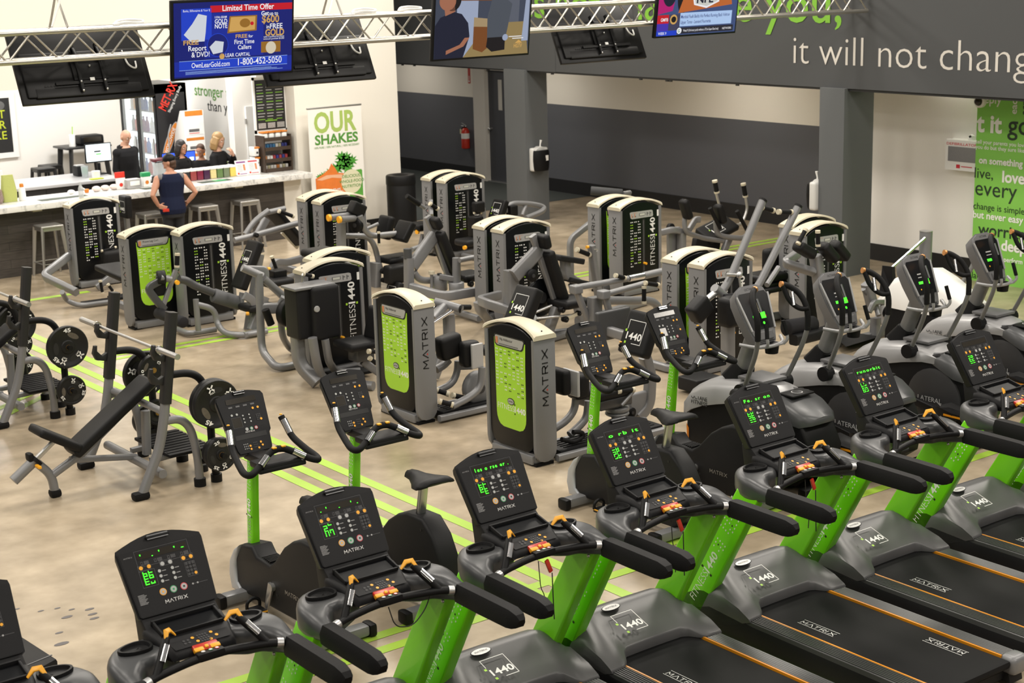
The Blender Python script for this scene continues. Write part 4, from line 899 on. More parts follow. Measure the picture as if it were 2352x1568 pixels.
# J and JR
fr(R, [(11.537,12.801,0.050), (11.525,12.487,0.050), (12.001,12.527,0.050)], .08, .08, .06, 'base_beam')
R = machine('J', 'black', 'front weight tower of the pair against the right dark column', placard='Rotary Torso')
fr(R, [(13.582,12.550,1.044), (13.095,12.300,1.030), (13.465,12.200,0.888)], .075, .10, .08, 'side_frame'); fr(R, [(13.491,12.200,1.079), (13.681,12.200,0.216), (13.698,12.200,0.159)], .12, .13, .02, 'slanted_post'); 
for p, a in (((13.259,12.150,1.174), .5), ((13.592,12.100,1.110), .75), ((13.834,12.150,1.094), .75)): blk(R, p, (.30, .16, .12), 'elbow_pad', r=.05, rot=Matrix.Rotation(a, 3, 'Y'))
grip(R, (13.107,12.100,1.287), (13.200,12.100,1.400), .026); grip(R, (13.419,12.100,1.227), (13.413,12.100,1.353), .026); roller(R, (12.918,12.100,0.343), (13.368,12.100,0.320), .095)
fr(R, [(12.932,12.000,0.221), (13.291,12.000,0.226), (13.772,12.100,0.207)], .13, .12, .06, 'base_beam', BLK2); m = MB(); m.use(BLK2); m.add([(13.725,12.070,0.100), (14.084,12.177,0.100), (14.146,11.792,0.100), (13.495,11.730,0.100), (14.044,12.350,0.000), (14.412,12.461,0.000), (14.475,12.066,0.000), (13.808,12.003,0.000)], [(0, 1, 2, 3), (0, 3, 7, 4), (3, 2, 6, 7), (1, 0, 4, 5), (2, 1, 5, 6)]); m.build('step_platform', None, R)
tb(R, [(13.631,12.071,0.180), (13.678,12.041,0.080), (13.682,11.961,0.050)], .03, .08)
R = machine('JR', 'green', 'rear weight tower touching the right dark column, black rounded seat to its left', placard='Back Extension')
blk(R, (14.324,13.600,0.722), (.40, .14, .34), 'seat_back', r=.06); blk(R, (14.109,13.500,0.581), (.62, .36, .09), 'seat_pad', BLK, .04); blk(R, (14.078,13.500,0.494), (.55, .34, .06), 'seat_shell', BLK, .03); blk(R, (13.943,13.400,0.454), (.38, .3, .06), 'foot_pad', r=.03); fr(R, [(14.280,13.600,0.451), (13.75, 13.6, .05), (14.3, 13.5, .05)], .09, .10, .05)
# K and L hip machines
def hip(R, y0, x0):
    D = Vector((x0, y0, 0)); P = lambda *a: Vector(a)+D
    m = MB(); m.use(BLK2); m.rbox(P(.80, 0, .06), (1.25, .30, .07), .02); m.use(GRY); m.bar([P(.10, -.19, .05), P(1.5, -.19, .05)], .06, .06); m.bar([P(.10, .19, .05), P(1.5, .19, .05)], .06, .06); m.use(RUB)
    for i in range(5): m.bar([P(.25, -.10+i*.05, .098), P(1.35, -.10+i*.05, .098)], .012, .008)
    m.build('base_rail', None, R)
R = machine('K', 'green', 'green faced hip machine tower in the centre, black knee pads to its right', placard='Hip Adductor')
hip(R, 12.78, 8.45); blk(R, (8.875,12.850,0.683), (.26, .16, .24), 'knee_pad', r=.05, rot=Matrix.Rotation(-.15, 3, 'Y')); blk(R, (9.031,12.720,0.604), (.20, .14, .26), 'knee_pad', r=.05); blk(R, (9.054,12.620,0.594), (.14, .03, .25), 'pad_plate', PLAC, .012)
tb(R, [(8.783,12.950,0.440), (8.873,12.950,0.467), (8.937,12.950,0.513)], .042, .08, 'leg_arm'); tb(R, [(9.014,12.900,0.499), (9.003,12.900,0.377), (8.931,12.900,0.271), (8.755,12.900,0.236)], .036, .10, 'leg_arm'); tb(R, [(9.097,12.600,0.473), (9.078,12.600,0.278), (8.939,12.600,0.195), (8.713,12.600,0.144)], .038, .10, 'leg_arm'); fr(R, [(9.006,12.900,0.438), (9.152,12.850,0.427)], .06, .06, name='cross_link')
for a, b in (((8.732,12.850,0.247), (8.791,12.800,0.221)), ((8.955,12.750,0.157), (8.850,12.750,0.196)), ((8.669,12.550,0.181), (8.595,12.600,0.210))): grip(R, a, b, .026, 'foot_peg')
wheel(R, (9.140,12.750,0.228), (0, 1, 0), .17, .10, 'cam_disc', GRYP); m = MB(); m.use(GRY); m.cyl((9.30, 12.78, .08), (9.30, 12.78, .40), .05); m.build('pivot_post', None, R)
pad(R, 'back_pad', (9.988,13.000,1.118), (9.788,13.000,0.751), (0, -1, 0), .35, .12, True); blk(R, (9.62, 12.95, .50), (.40, .40, .10), 'seat_pad', r=.05); fr(R, [(9.85, 13.0, .72), (9.80, 13.0, .05)], .09, .10, name='seat_post'); fr(R, [(9.3, 12.8, .06), (9.85, 13.0, .06)], .08, .08)
R = machine('L', 'green', 'green faced hip machine tower nearest the treadmills', placard='Hip Adductor')
hip(R, 11.0, 8.50); blk(R, (8.843,11.050,0.677), (.10, .24, .24), 'knee_pad', r=.045); blk(R, (8.936,11.000,0.655), (.03, .22, .24), 'pad_plate', PLAC, .012); blk(R, (9.016,11.000,0.612), (.16, .18, .24), 'knee_pad', r=.05)
tb(R, [(9.028,11.050,0.491), (9.010,11.050,0.371), (8.914,11.050,0.287), (8.773,11.050,0.243)], .036, .09, 'leg_arm'); tb(R, [(9.131,11.000,0.445), (9.113,11.000,0.288), (9.016,11.000,0.220), (8.903,11.000,0.166)], .036, .09, 'leg_arm'); m = MB(); m.use(RUB); m.tube([(8.727,10.900,0.181), (8.877,10.900,0.121), (8.986,10.900,0.153), (8.973,10.900,0.199), (8.862,10.900,0.221)], .022, 10, bend=.05); m.build('loop_handle', None, R)
tb(R, [(9.514,11.100,0.457), (9.511,11.100,0.264)], .06, name='pivot_post'); wheel(R, (9.568,11.100,0.268), (0, 0, 1), .115, .05, 'pivot_disc', GRY); wheel(R, (9.567,11.100,0.223), (0, 0, 1), .115, .03, 'pivot_disc', GRY); m = MB(); m.use(BLK); m.cyl((9.567,11.100,0.208), (9.6, 11.1, .05), .06); m.build('pivot_core', None, R)
blk(R, (9.461,11.150,0.367), (.40, .34, .10), 'seat_base', CHAR); blk(R, (9.425,11.150,0.463), (.42, .40, .10), 'seat_pad', r=.05); grip(R, (9.479,10.950,0.484), (9.620,10.950,0.470), .024); tb(R, [(9.639,10.950,0.446), (9.495,10.950,0.342)], .016, name='lever_rod')
pad(R, 'back_pad', (9.962,11.180,1.136), (9.788,11.180,0.743), (0, -1, 0), .37, .13, True, .04); fr(R, [(10.099,11.300,0.646), (10.172,11.300,0.450), (10.149,11.300,0.146), (10.003,11.300,0.051)], .09, .11, .10, 'seat_frame'); blk(R, (10.014,11.300,0.187), (.26, .05, .24), 'frame_gusset', GRYP, .03); wheel(R, (9.827,11.200,0.159), (0, 1, 0), .05, .05)
# leg press sled between the hip machines: chrome rods and a grey carriage
R = thing('leg_press', 'low grey sled with chrome rods behind the centre green tower', 'weight machine', (9.35, 14.0, 0))
fr(R, [(9.684,14.000,0.704), (9.683,14.000,0.470), (9.45, 14.0, .04)], .11, .11, .02, 'post'); fr(R, [(9.485,14.000,0.695), (9.635,14.000,0.813)], .12, .07, 0, 'carriage_beam')
for a, b in (((9.409,13.900,0.667), (9.677,13.900,0.772)), ((9.552,14.100,0.780), (9.620,14.100,0.810))): tb(R, [a, b], .022, name='guide_rod', mt=CHR)
tb(R, [(9.579,14.100,0.842), (9.659,14.000,0.815), (9.710,13.800,0.790)], .045, name='cross_tube'); m = MB(); m.use(BLK); m.cyl((9.698,13.800,0.794), (9.709,13.790,0.790), .048); m.build('tube_cap', None, R); grip(R, (9.863,14.000,0.753), (9.973,14.000,0.737), .03, 'hand_grip', False); fr(R, [(11.532,16.514,0.060), (11.495,15.948,0.060)], .07, .07, name='base_beam')
# leg press at the right with pole and rods
R = thing('leg_press', 'leg press with a grey pole, slanting silver rods and a black foot plate', 'weight machine', (14.6, 12.0, 0))
m = MB(); m.use(GRY); m.cyl((15.23, 12.05, 0), (15.236,12.050,1.156), .075, n=20); m.use(STL); m.cyl((15.236,12.050,1.156), P3((15.236,12.050,1.164)), .078, n=20); m.build('pole', None, R)
tb(R, [(15.152,12.000,1.089), (14.570,12.000,0.815)], .020, name='guide_rod', mt=CHR); tb(R, [(14.922,12.050,0.734), (14.678,12.050,0.609)], .020, name='guide_rod', mt=CHR); fr(R, [(15.047,12.100,0.670), (14.482,12.100,0.365)], .10, .12, name='sled_rail', mt=ALU)
m = MB(); m.use(BLK2); a, b, c, d_ = [Vector(q) for q in ((14.342,11.950,0.879), (14.327,11.800,0.888), (14.381,11.800,0.511), (14.297,11.950,0.547))]; n = (b-a).cross(d_-a).normalized()*.05
m.add([a, b, c, d_, a+n, b+n, c+n, d_+n], [(0, 1, 2, 3), (7, 6, 5, 4), (0, 4, 5, 1), (1, 5, 6, 2), (2, 6, 7, 3), (3, 7, 4, 0)]); m.build('foot_plate', None, R)
fr(R, [(14.139,12.000,0.693), (14.256,12.000,0.388)], .11, .12, name='seat_arm'); blk(R, (14.503,12.000,0.298), (.32, .12, .26), 'wheel_cover', SILT, .05); wheel(R, (14.426,11.920,0.322), (0, 1, 0), .07, .05); fr(R, [(14.309,12.000,0.262), (14.3, 12.0, .04)], .10, .10, name='leg'); tb(R, [(14.084,12.000,0.636), (14.283,12.000,0.437), (14.247,11.900,0.313)], .03, .08)
fr(R, [(14.0, 12.05, .05), (15.2, 12.05, .05)], .09, .07, name='base_beam'); fr(R, [(14.071,11.900,0.380), (14.144,11.900,0.486), (14.518,12.000,0.415)], .05, .06, .05)
# ------------------------------------------------------------------ upright bikes (local: y forward)
GREYSH = mat('silver_bike_shroud', (0.44, 0.455, 0.48), 0.4, 0.2, bump=.08, scale=300, var=0.04)
def small_face(mb, o, xd, up, W, HH):
    def uv(a, b): return (a-.5)*W, b*HH
    def btn(a, b, r, mt, ring=None):
        x, y = uv(a, b)
        if ring: mb.dot(o, xd, up, x, y, r*1.3, ring, .0015, 12)
        mb.dot(o, xd, up, x, y, r, mt, .0025, 10)
    x, y = uv(.12, .80); mb.rect(o, xd, up, x, y, W*.76, HH*.10, SMK, .0015)
    for k in range(4):
        x, y = uv(.14+.19*k, .73); mb.rect(o, xd, up, x, y, W*.1, HH*.03, OUTL, .0015)
    for a, b in ((.74, .665), (.87, .665), (.87, .44)): btn(a, b, .0088, ORG)
    for a, b in ((.17, .60), (.30, .60)): btn(a, b, .0085, SILB)
    x, y = uv(.14, .36); mb.frame(o, xd, up, x-.003, y-.003, W*.22+.006, HH*.18+.006, .0012, OUTL); mb.rect(o, xd, up, x, y, W*.22, HH*.18, SMK, .0015)
    for i in range(3):
        for a in (.44, .60): btn(a, .56-.065*i, .006, SILB)
    x, y = uv(.76, .42)
    for i in range(3):
        for j in range(4): mb.dot(o, xd, up, x+.006+i*.0125, y+.006+j*.0125, .005, DGRY, .002, 8)
    for a, rg in ((.44, WHD), (.56, GRB), (.68, REDB)): btn(a, .30, .0095, SILB, rg)
    mb.matrix_mark(Vector(o)+Vector(up)*(HH*.235)-Vector(xd)*.035, xd, up, .07, .010, WHT, lift=.003)
def make_bike():
    R = thing('upright_bike', 'bike', 'exercise bike')
    UPB = Vector((0, .17, .30)).normalized(); NB = X1.cross(UPB)
    def F(u, v, d=0): return Vector((0, .335, 1.14))+X1*u+UPB*v+NB*d
    # base: feet and long shroud
    for nm, y in (('front_stabilizer', .50), ('rear_stabilizer', -.60)):
        m = MB(); m.use(GRY); m.rbox((0, y, .055), (.50, .10, .075), .02)
        m.use(BLK)
        for s in (-1, 1): m.rbox((s*.275, y, .05), (.06, .115, .09), .02); m.cyl((s*.25, y, 0), (s*.25, y, .03), .02)
        m.build(nm, None, R)
    m = MB(); m.use(BLK2)
    prof = [(.52, .06), (.60, .12), (.60, .30), (.50, .43), (.34, .46), (.28, .40), (.10, .385), (.02, .44), (-.12, .58), (-.24, .655), (-.36, .695), (-.56, .70), (-.68, .60), (-.78, .42), (-.76, .22), (-.60, .09)]
    m.prism(prof, 'x', -.085, .085, .025, 3)
    m.use(BLK)
    for i in range(6): m.box((0, .13+i*.022, .392), (.12, .010, .018))
    m.matrix_mark(Vector((-.086, -.12, .245)), -Y1, Z1, .20, .03, STL, lift=.002)
    for y, z in ((.0, .2), (-.55, .62), (-.66, .35), (-.3, .12)): 
        m.use(BLKP); m.cyl((-.088, y, z), (-.08, y, z), .010, n=8)
    m.build('drive_shroud', None, R)
    m = MB(); m.use(GREYSH)
    m.prism([(.50, .06), (.665, .05), (.695, .16), (.675, .27), (.60, .37), (.52, .42), (.565, .34), (.60, .24), (.585, .12)], 'x', -.10, .10, .02, 3)
    m.build('front_shroud', None, R)
    # green post
    m = MB(); m.use(GRNP)
    m.bar([(0, .465, .42), (0, .43, .80), (0, .385, 1.12)], 0.066, .078, r=.015, up=(0, -1, 0), scale=[1, 1, .92])
    up = Vector((0, -.065, .70)).normalized(); o = Vector((-.0335, .46, .42)); sd = up.cross(Vector((-1, 0, 0)))*-1
    sd = Vector((-1, 0, 0)).cross(up)
    fitness(m, o-sd*.022+up*.02, up, sd, .34, WHD, WHT, BLKP)
    for j in range(10):
        for i in range(3):
            if (i*5+j*3) % 7 == 0: continue
            m.rect(o, up, sd, .41+j*.027, -.026+i*.019, .009, .006, WHT)
    m.build('console_post', None, R)
    # console
    m = MB(); m.use(BLK2)
    out = [(-.140, .02), (-.125, -.01), (.125, -.01), (.140, .02), (.152, .12), (.168, .14), (.19, .40), (.175, .425)]
    out += [(.175-.35*i/8, .425+.03*sin(pi*i/8)) for i in range(1, 8)]+[(-.175, .425), (-.19, .40), (-.168, .14), (-.152, .12)]
    bm = bmesh.new(); A = [bm.verts.new(F(u, v)) for u, v in out]; B = [bm.verts.new(F(u*.9, v*.95, -.06)) for u, v in out]
    fa = bm.faces.new(A); bm.faces.new(B[::-1]); n = len(out)
    for i in range(n): bm.faces.new((A[i], B[i], B[(i+1) % n], A[(i+1) % n]))
    bmesh.ops.recalc_face_normals(bm, faces=bm.faces[:]); bmesh.ops.bevel(bm, geom=list(fa.edges), offset=.01, segments=2, affect='EDGES'); m.addbm(bm)
    m.use(BLKP); m.rect(F(0, 0, .001), X1, UPB, -.12, .098, .24, .034, BLKP, .0005)
    small_face(m, F(0, .05, .001), X1, UPB, .30, .385)
    for i in range(3):
        for j in range(3): m.dot(F(0, 0, .001), X1, UPB, -.075+i*.014, .03+j*.016, .004, WHD, .002, 8); m.dot(F(0, 0, .001), X1, UPB, .0+i*.012, .03+j*.016, .0045, DGRY, .002, 8)
    for x, y in ((-.03, .045), (-.03, .022), (.055, .058), (.062, .035), (.03, .02)): m.dot(F(0, 0, .001), X1, UPB, x, y, .008, ORG, .003, 10)
    m.use(BLK); m.rbox(F(0, .432, .002), (.09, .016, .03), .005); m.use(CHR)
    for k in (-1, 1): m.box(F(0, .430+k*.008, .012), (.085, .006, .008), Matrix((X1, UPB, NB)).transposed().to_3x3())
    m.build('console', None, R, smooth=45)
    # handlebar
    for s in (-1, 1):
        m = MB(); m.use(RUB)
        m.tube([(s*.205, .325, 1.355), (s*.218, .285, 1.29), (s*.235, .235, 1.215), (s*.262, .10, 1.155), (s*.285, -.015, 1.118), (s*.262, -.065, 1.112), (s*.20, -.045, 1.135), (s*.11, .0, 1.190), (s*.05, .02, 1.222), (0, .022, 1.228)], .024, 12, bend=.05)
        m.use(CHR)
        for a, b in (((s*.210, .305, 1.335), (s*.228, .255, 1.245)), ((s*.17, -.04, 1.155), (s*.10, -.01, 1.20))):
            m.tube([a, b], .026, 10)
        m.use(ORG); m.ball((s*.204, .326, 1.368), (.012, .012, .006), 10, 6); m.rbox((s*.035, .005, 1.246), (.03, .03, .012), .005)
        m.build('handlebar', None, R, smooth=55)
    m = MB(); m.use(BLK2); m.rbox((0, .06, 1.125), (.30, .20, .045), .015); m.rbox((0, .25, 1.11), (.13, .34, .06), .02); m.rbox((.0, .0, 1.11), (.36, .09, .03), .012); m.build('reading_tray', None, R)
    # seat
    m = MB(); m.use(STL); m.bar([(0, -.425, .66), (0, -.475, .90)], .045, .06, up=(1, 0, 0)); m.use(BLKP); m.bar([(-.024, -.42, .69), (-.024, -.468, .88)], .012, .02, up=(0, 1, 0)); m.build('seat_post', None, R)
    m = MB(); m.use(PAD); S = []
    for y, wd, z, th in ((-.285, .03, .955, .03), (-.31, .045, .965, .05), (-.38, .055, .965, .065), (-.45, .085, .955, .075), (-.53, .135, .955, .08), (-.60, .155, .965, .08), (-.645, .145, .975, .06), (-.665, .10, .98, .03)):
        r = []
        for i in range(16):
            a = 2*pi*i/16; c = cos(a); q = sin(a)
            r.append((wd*(abs(c)**.8)*(1 if c > 0 else -1), y+.02*(abs(c))**2*0, z+th*.5*q*(1.0 if q > 0 else .9)-.028*(abs(c)**3)-.012*(1-abs(c))*(1 if q > 0 else 0)))
        S.append(r)
    m.rings(S); m.build('saddle', None, R, smooth=70)
    # cranks and pedals
    for s in (-1, 1):
        m = MB(); m.use(STL); a = Vector((s*.10, .05, .245)); b = a+Vector((s*.015, .065*(1 if s < 0 else -1), -.17*(1 if s < 0 else -1)))
        m.bar([a+Vector((0, 0, .02)), b], .02, .05, up=(0, 1, 0), scale=[1.25, .8]); m.cyl(a-Vector((s*.03, 0, 0)), a+Vector((s*.014, 0, 0)), .03)
        cr = m.build('crank', None, R)
        m = MB(); m.use(BLK); c = b+Vector((s*.075, 0, .0)); m.rbox(c, (.105, .125, .035), .01)
        m.tube([c+Vector((-.05, .05, .01)), c+Vector((-.05, .045, .06)), c+Vector((0, .04, .09)), c+Vector((.05, .045, .06)), c+Vector((.05, .05, .01))], .012, 8, bend=.03)
        m.use(ORG); m.box(c+Vector((0, -.064, .008)), (.10, .004, .010)); m.box(c+Vector((-s*.0-.0535, 0, .008)), (.004, .11, .010))
        m.build('pedal', None, R)
    return R
BK = make_bike()
for i, (x, y, lb) in enumerate(((5.0, 9.30, 'upright bike with green post, leftmost, its saddle hidden by a treadmill screen'), (5.84, 9.30, 'upright bike in open floor with its saddle seen whole above the lime lines'),
        (8.14, 9.30, 'upright bike in front of the near green hip machine, third along the row'), (9.0, 9.30, 'upright bike beside the nearest silver elliptical, orange edged pedal showing'))):
    r = BK if i == 0 else dup(BK, (x, y, 0)); r.location = (x, y, 0); r['label'] = lb; r['group'] = 'upright bikes behind the treadmills'; ORGN[r.name] = Vector((x, y, 0))
# ------------------------------------------------------------------ lateral ellipticals (local: y forward)
SILS = mat('silver_elliptical_shell', (0.34, 0.34, 0.345), 0.35, 0.25, bump=.06, scale=300, var=0.04)
ARMG = mat('grey_lever_paint', (0.17, 0.17, 0.165), 0.4, 0.2, var=0.05)
ECON = mat('console_grey_plastic', (0.13, 0.13, 0.135), 0.42, bump=.1, scale=300, var=0.05)
WLET = mat('pale_lettering', (0.60, 0.60, 0.60), 0.4, 0.3, var=0.05)
def make_elliptical(white=False):
    R = thing('lateral_elliptical', 'elliptical', 'elliptical')
    # black body disc and silver front shell, outlines in (y, z)
    m = MB(); m.use(BLK)
    m.prism([(.71, .05), (.75, .14), (.74, .36), (.70, .50), (.2, .66), (-.30, .80), (-.62, .62), (-.74, .40), (-.70, .16), (-.55, .05)], 'x', -.20, .20, .03, 3)
    m.use(mat('orange_flash', (0.55, 0.17, 0.01), .4, var=.05))
    m.add([(-.10, .757, .34), (.10, .757, .34), (.07, .745, .08), (-.07, .745, .08)], [(0, 1, 2, 3)])
    m.add([(-.2035, .73, .34), (-.2035, .70, .30), (-.2035, .70, .14), (-.2035, .72, .08)], [(0, 1, 2, 3)])
    m.use(DGRY); m.lathe([(.30, .0), (.30, .02), (.26, .03), (.05, .035)], (-.20, -.28, .36), 28, Matrix.Rotation(-pi/2, 4, 'Y'))
    m.text('LATERAL', (-.239, -.12, .35), -Y1, Z1, .062, WLET, off=.004, width=.27, lift=.003)
    m.poly((-.239, 0, 0), -Y1, Z1, [(.30, .38), (.42, .33), (.34, .24), (.38, .33)], WLET, .003)
    m.build('flywheel_body', None, R)
    m = MB(); m.use(SILS); S = []
    top = [(.745, .36), (.765, .47), (.735, .60), (.66, .70), (.52, .775), (.34, .815), (.10, .845), (-.12, .845), (-.28, .80), (-.42, .745), (-.52, .66)]
    for i, (y, z) in enumerate(top):
        w_ = (.15, .20, .225, .235, .235, .235, .23, .225, .21, .19, .15)[i]; base = (.34, .38, .44, .49, .55, .60, .66, .70, .70, .66, .62)[i]
        S.append([(-w_, y-.02, base), (-w_*1.02, y, base+(z-base)*.6), (-w_*.8, y, z-.035), (-w_*.45, y, z-.006), (0, y, z), (w_*.45, y, z-.006), (w_*.8, y, z-.035), (w_*1.02, y, base+(z-base)*.6), (w_, y-.02, base), (0, y-.02, base)])
    m.rings(S)
    m.text('OCTANE', (-.237, .63, .60), -Y1, Vector((.1, 0, 1)), .055, DGRY, off=.012, width=.20, lift=.004)
    m.text('FITNESS', (-.237, .63, .555), -Y1, Vector((.1, 0, 1)), .05, DGRY, off=.012, width=.20, lift=.004)
    m.build('front_shell', None, R, smooth=70)
    m = MB(); m.use(ECON); m.rbox((0, .0, .862), (.30, .30, .03), .012); m.build('shell_tray', None, R)
    # rear hood with pocket
    m = MB(); m.use(CHAR)
    S = []
    for y, wd, z0, z1 in ((-.22, .20, .70, .80), (-.36, .235, .66, .80), (-.50, .235, .60, .76), (-.62, .21, .58, .70), (-.70, .14, .60, .66)):
        S.append([(-wd, y, z0), (-wd, y, z1-.05), (-wd*.8, y, z1-.01), (0, y, z1), (wd*.8, y, z1-.01), (wd, y, z1-.05), (wd, y, z0)])
    m.rings(S); m.use(BLK); m.rbox((0, -.40, .80), (.26, .16, .02), .008); m.use(WLET); m.dot(Vector((0, -.40, .812)), X1, Y1, 0, 0, .05, WLET, .0, 14); m.dot(Vector((0, -.40, .813)), X1, Y1, 0, 0, .042, DGRY, .001, 14)
    m.build('rear_hood', None, R, smooth=60)
    # neck, boot
    m = MB(); m.use(BLK); m.bar([(0, .30, .79), (0, .215, .93)], .19, .17, up=(0, -1, .6), scale=[1.25, .85], r=.03); m.build('neck_boot', None, R)
    m = MB(); m.use(ARMG); m.bar([(0, .26, .84), (0, .08, 1.27)], .13, .125, up=(0, -1, .4), r=.045); m.build('neck', None, R)
    # console head
    UPE = Vector((0, .16, .32)).normalized(); NE = X1.cross(UPE)
    def F(u, v, d=0): return Vector((0, -.05, 1.20))+X1*(u*1.22)+UPE*(v*1.17)+NE*d
    m = MB(); m.use(ECON)
    out = [(-.10, -.02), (.10, -.02), (.125, .06), (.155, .20), (.165, .33), (.14, .40), (.08, .43), (-.08, .43), (-.14, .40), (-.165, .33), (-.155, .20), (-.125, .06)]
    bm = bmesh.new(); A = [bm.verts.new(F(u, v)) for u, v in out]; B = [bm.verts.new(F(u*.75, v*.85+.03, -.14)) for u, v in out]
    fa = bm.faces.new(A); bm.faces.new(B[::-1]); n = len(out)
    for i in range(n): bm.faces.new((A[i], B[i], B[(i+1) % n], A[(i+1) % n]))
    bmesh.ops.recalc_face_normals(bm, faces=bm.faces[:]); bmesh.ops.bevel(bm, geom=list(fa.edges), offset=.018, segments=3, affect='EDGES'); m.addbm(bm)
    m.text('OCTANE', F(-.055, .385, .001), X1, UPE, .03, DGRY, off=.01, width=.11)
    m.build('console', None, R, smooth=50)
    m = MB(); o = F(0, 0, .003)
    m.poly(o, X1, UPE, [(-.15, .43), (-.175, .39), (-.125, .10), (.125, .10), (.175, .39), (.15, .43)], SHR, .001)
    for s in (-1, 1): m.use(SILS); m.bar([F(s*.152, .35, .004), F(s*.112, .08, .006)], .018, .014, up=NE)
    m.rect(o, X1, UPE, -.075, .20, .07, .025, LED, .003); m.rect(o, X1, UPE, .02, .19, .055, .055, LED, .003); m.dot(o, X1, UPE, .03, .15, .012, LED, .003)
    m.rect(o, X1, UPE, -.06, .29, .11, .012, WHD, .003); m.rect(o, X1, UPE, -.06, .26, .10, .008, WHD, .003); m.dot(o, X1, UPE, .075, .21, .008, REDB, .003); m.dot(o, X1, UPE, -.07, .15, .008, ORG, .003)
    m.use(ECON); m.rbox(F(0, .035, .003), (.17, .075, .03), .01, 2, Matrix((X1, UPE, NE)).transposed().to_3x3())
    m.build('display', None, R, smooth=0, fix=False)
    # tray ring with fixed hand grips
    m = MB(); m.use(SILS); 
    m.tube([(-.25, .03, 1.185), (-.17, -.08, 1.165), (-.05, -.12, 1.16), (.06, -.12, 1.16), (.17, -.08, 1.165), (.25, .03, 1.185)], .016, 10, bend=.05)
    m.rbox((.03, -.05, 1.16), (.20, .16, .018), .008)
    m.use(BLK); m.lathe([(.055, -.09), (.065, 0), (.05, .005)], (.05, -.06, 1.17), 16)
    m.build('tray_ring', None, R, smooth=50)
    for s in (-1, 1):
        m = MB(); m.use(SILS); p = [(s*.10+.03, -.12, 1.16), (s*.12+.03, -.15, 1.20), (s*.12+.03, -.14, 1.24)]
        m.tube(p, .014, 8, bend=.03); m.use(RUB); m.tube([(s*.12+.03, -.14, 1.235), (s*.10+.03, -.11, 1.36)], .018, 8); m.build('fixed_grip', None, R)
    # swinging arms
    for s in (-1, 1):
        m = MB(); m.use(ARMG)
        m.tube([(s*.25, -.02, .79), (s*.265, -.08, .90), (s*.285, -.20, 1.15), (s*.30, -.24, 1.30)], .021, 10, bend=.1)
        m.use(RUB)
        m.tube([(s*.30, -.235, 1.27), (s*.305, -.235, 1.45), (s*.285, -.16, 1.58), (s*.22, -.09, 1.645), (s*.165, -.06, 1.66)], .026, 10, bend=.09)
        if s > 0: m.tube([(s*.303, -.24, 1.46), (s*.25, -.19, 1.45), (s*.19, -.12, 1.52), (s*.165, -.065, 1.66)], .022, 8, bend=.06)
        m.use(CHR); m.tube([(s*.215, -.13, 1.60), (s*.20, -.17, 1.49)], .016, 8)
        m.use(mat('copper_button', (.55, .25, .08), .3, .6, var=.05)); m.cyl((s*.17, -.062, 1.66), (s*.15, -.055, 1.664), .027)
        m.build('swing_arm', None, R, smooth=55)
        m = MB(); m.use(BLK); m.cyl((s*.21, -.02, .79), (s*.30, -.02, .79), .065); m.build('arm_pivot', None, R)
        m = MB(); m.use(BLK)
        S = []
        for y, wd, h in ((-.42, .05, .06), (-.50, .09, .09), (-.66, .10, .06), (-.86, .09, .045), (-.98, .05, .03)):
            S.append([(s*.34-wd, y, .30), (s*.34+wd, y, .30), (s*.34+wd*1.1, y, .30+h), (s*.34+wd*.7, y, .305+h*.5), (s*.34-wd*.7, y, .305+h*.5), (s*.34-wd*1.1, y, .30+h)])
        m.rings(S); m.bar([(s*.28, -.1, .34), (s*.34, -.60, .28)], .05, .07)
        m.use(ORAIL); m.box((s*.34-.1, -.72, .33), (.012, .3, .018))
        m.build('foot_pedal', None, R)
    m = MB(); m.use(BLK)
    m.rbox((0, -.75, .06), (.62, .10, .09), .03); m.rbox((0, .62, .05), (.52, .12, .09), .03); m.rbox((0, -.1, .06), (.16, 1.3, .07), .03)
    m.build('base_frame', None, R)
    return R
EL = make_elliptical()
for i, (x, y, lb) in enumerate(((9.75, 9.40, 'silver lateral elliptical nearest the bikes, orange flash on its front'), (10.70, 9.32, 'silver lateral elliptical, second in the row, just right of the tall weight towers'),
        (11.88, 9.36, 'silver lateral elliptical, third in the row, in front of the white shelled one'), (13.25, 9.62, 'lateral elliptical farthest along the row, console against the green mural'))):
    r = EL if i == 0 else dup(EL, (x, y, 0)); r.location = (x, y, 0); r['label'] = lb; r['group'] = 'lateral ellipticals'; ORGN[r.name] = Vector((x, y, 0))
# white shelled trainer beyond the ellipticals
WSH = mat('white_gloss_shell', (0.80, 0.80, 0.78), 0.3, var=0.02)
ox, oy = 14.0, 10.95
R = thing('elliptical_trainer', 'white shelled trainer behind the far ellipticals, dark body below its humped cover', 'elliptical', (ox, oy, 0))
m = MB(); m.use(WSH); S = []
for y, z, wd in ((.52, .62, .15), (.50, .78, .20), (.40, .90, .22), (.22, 1.00, .23), (.02, 1.03, .23), (-.18, .96, .22), (-.42, .84, .20), (-.62, .74, .16)):
    S.append([(ox-wd, oy+y, .56), (ox-wd, oy+y, z-.10), (ox-wd*.75, oy+y, z-.02), (ox, oy+y, z), (ox+wd*.75, oy+y, z-.02), (ox+wd, oy+y, z-.10), (ox+wd, oy+y, .56)])
m.rings(S); m.build('shell', None, R, smooth=60)
m = MB(); m.use(BLK); m.prism([(oy+.5, .06), (oy+.5, .58), (oy-.65, .58), (oy-.9, .3), (oy-.9, .06)], 'x', ox-.21, ox+.21, .04); m.build('lower_body', None, R)
m = MB(); m.use(BLK); m.rbox((ox, oy+.4, .03), (.7, .12, .06), .02); m.rbox((ox, oy-.7, .03), (.7, .12, .06), .02); m.build('base_frame', None, R)
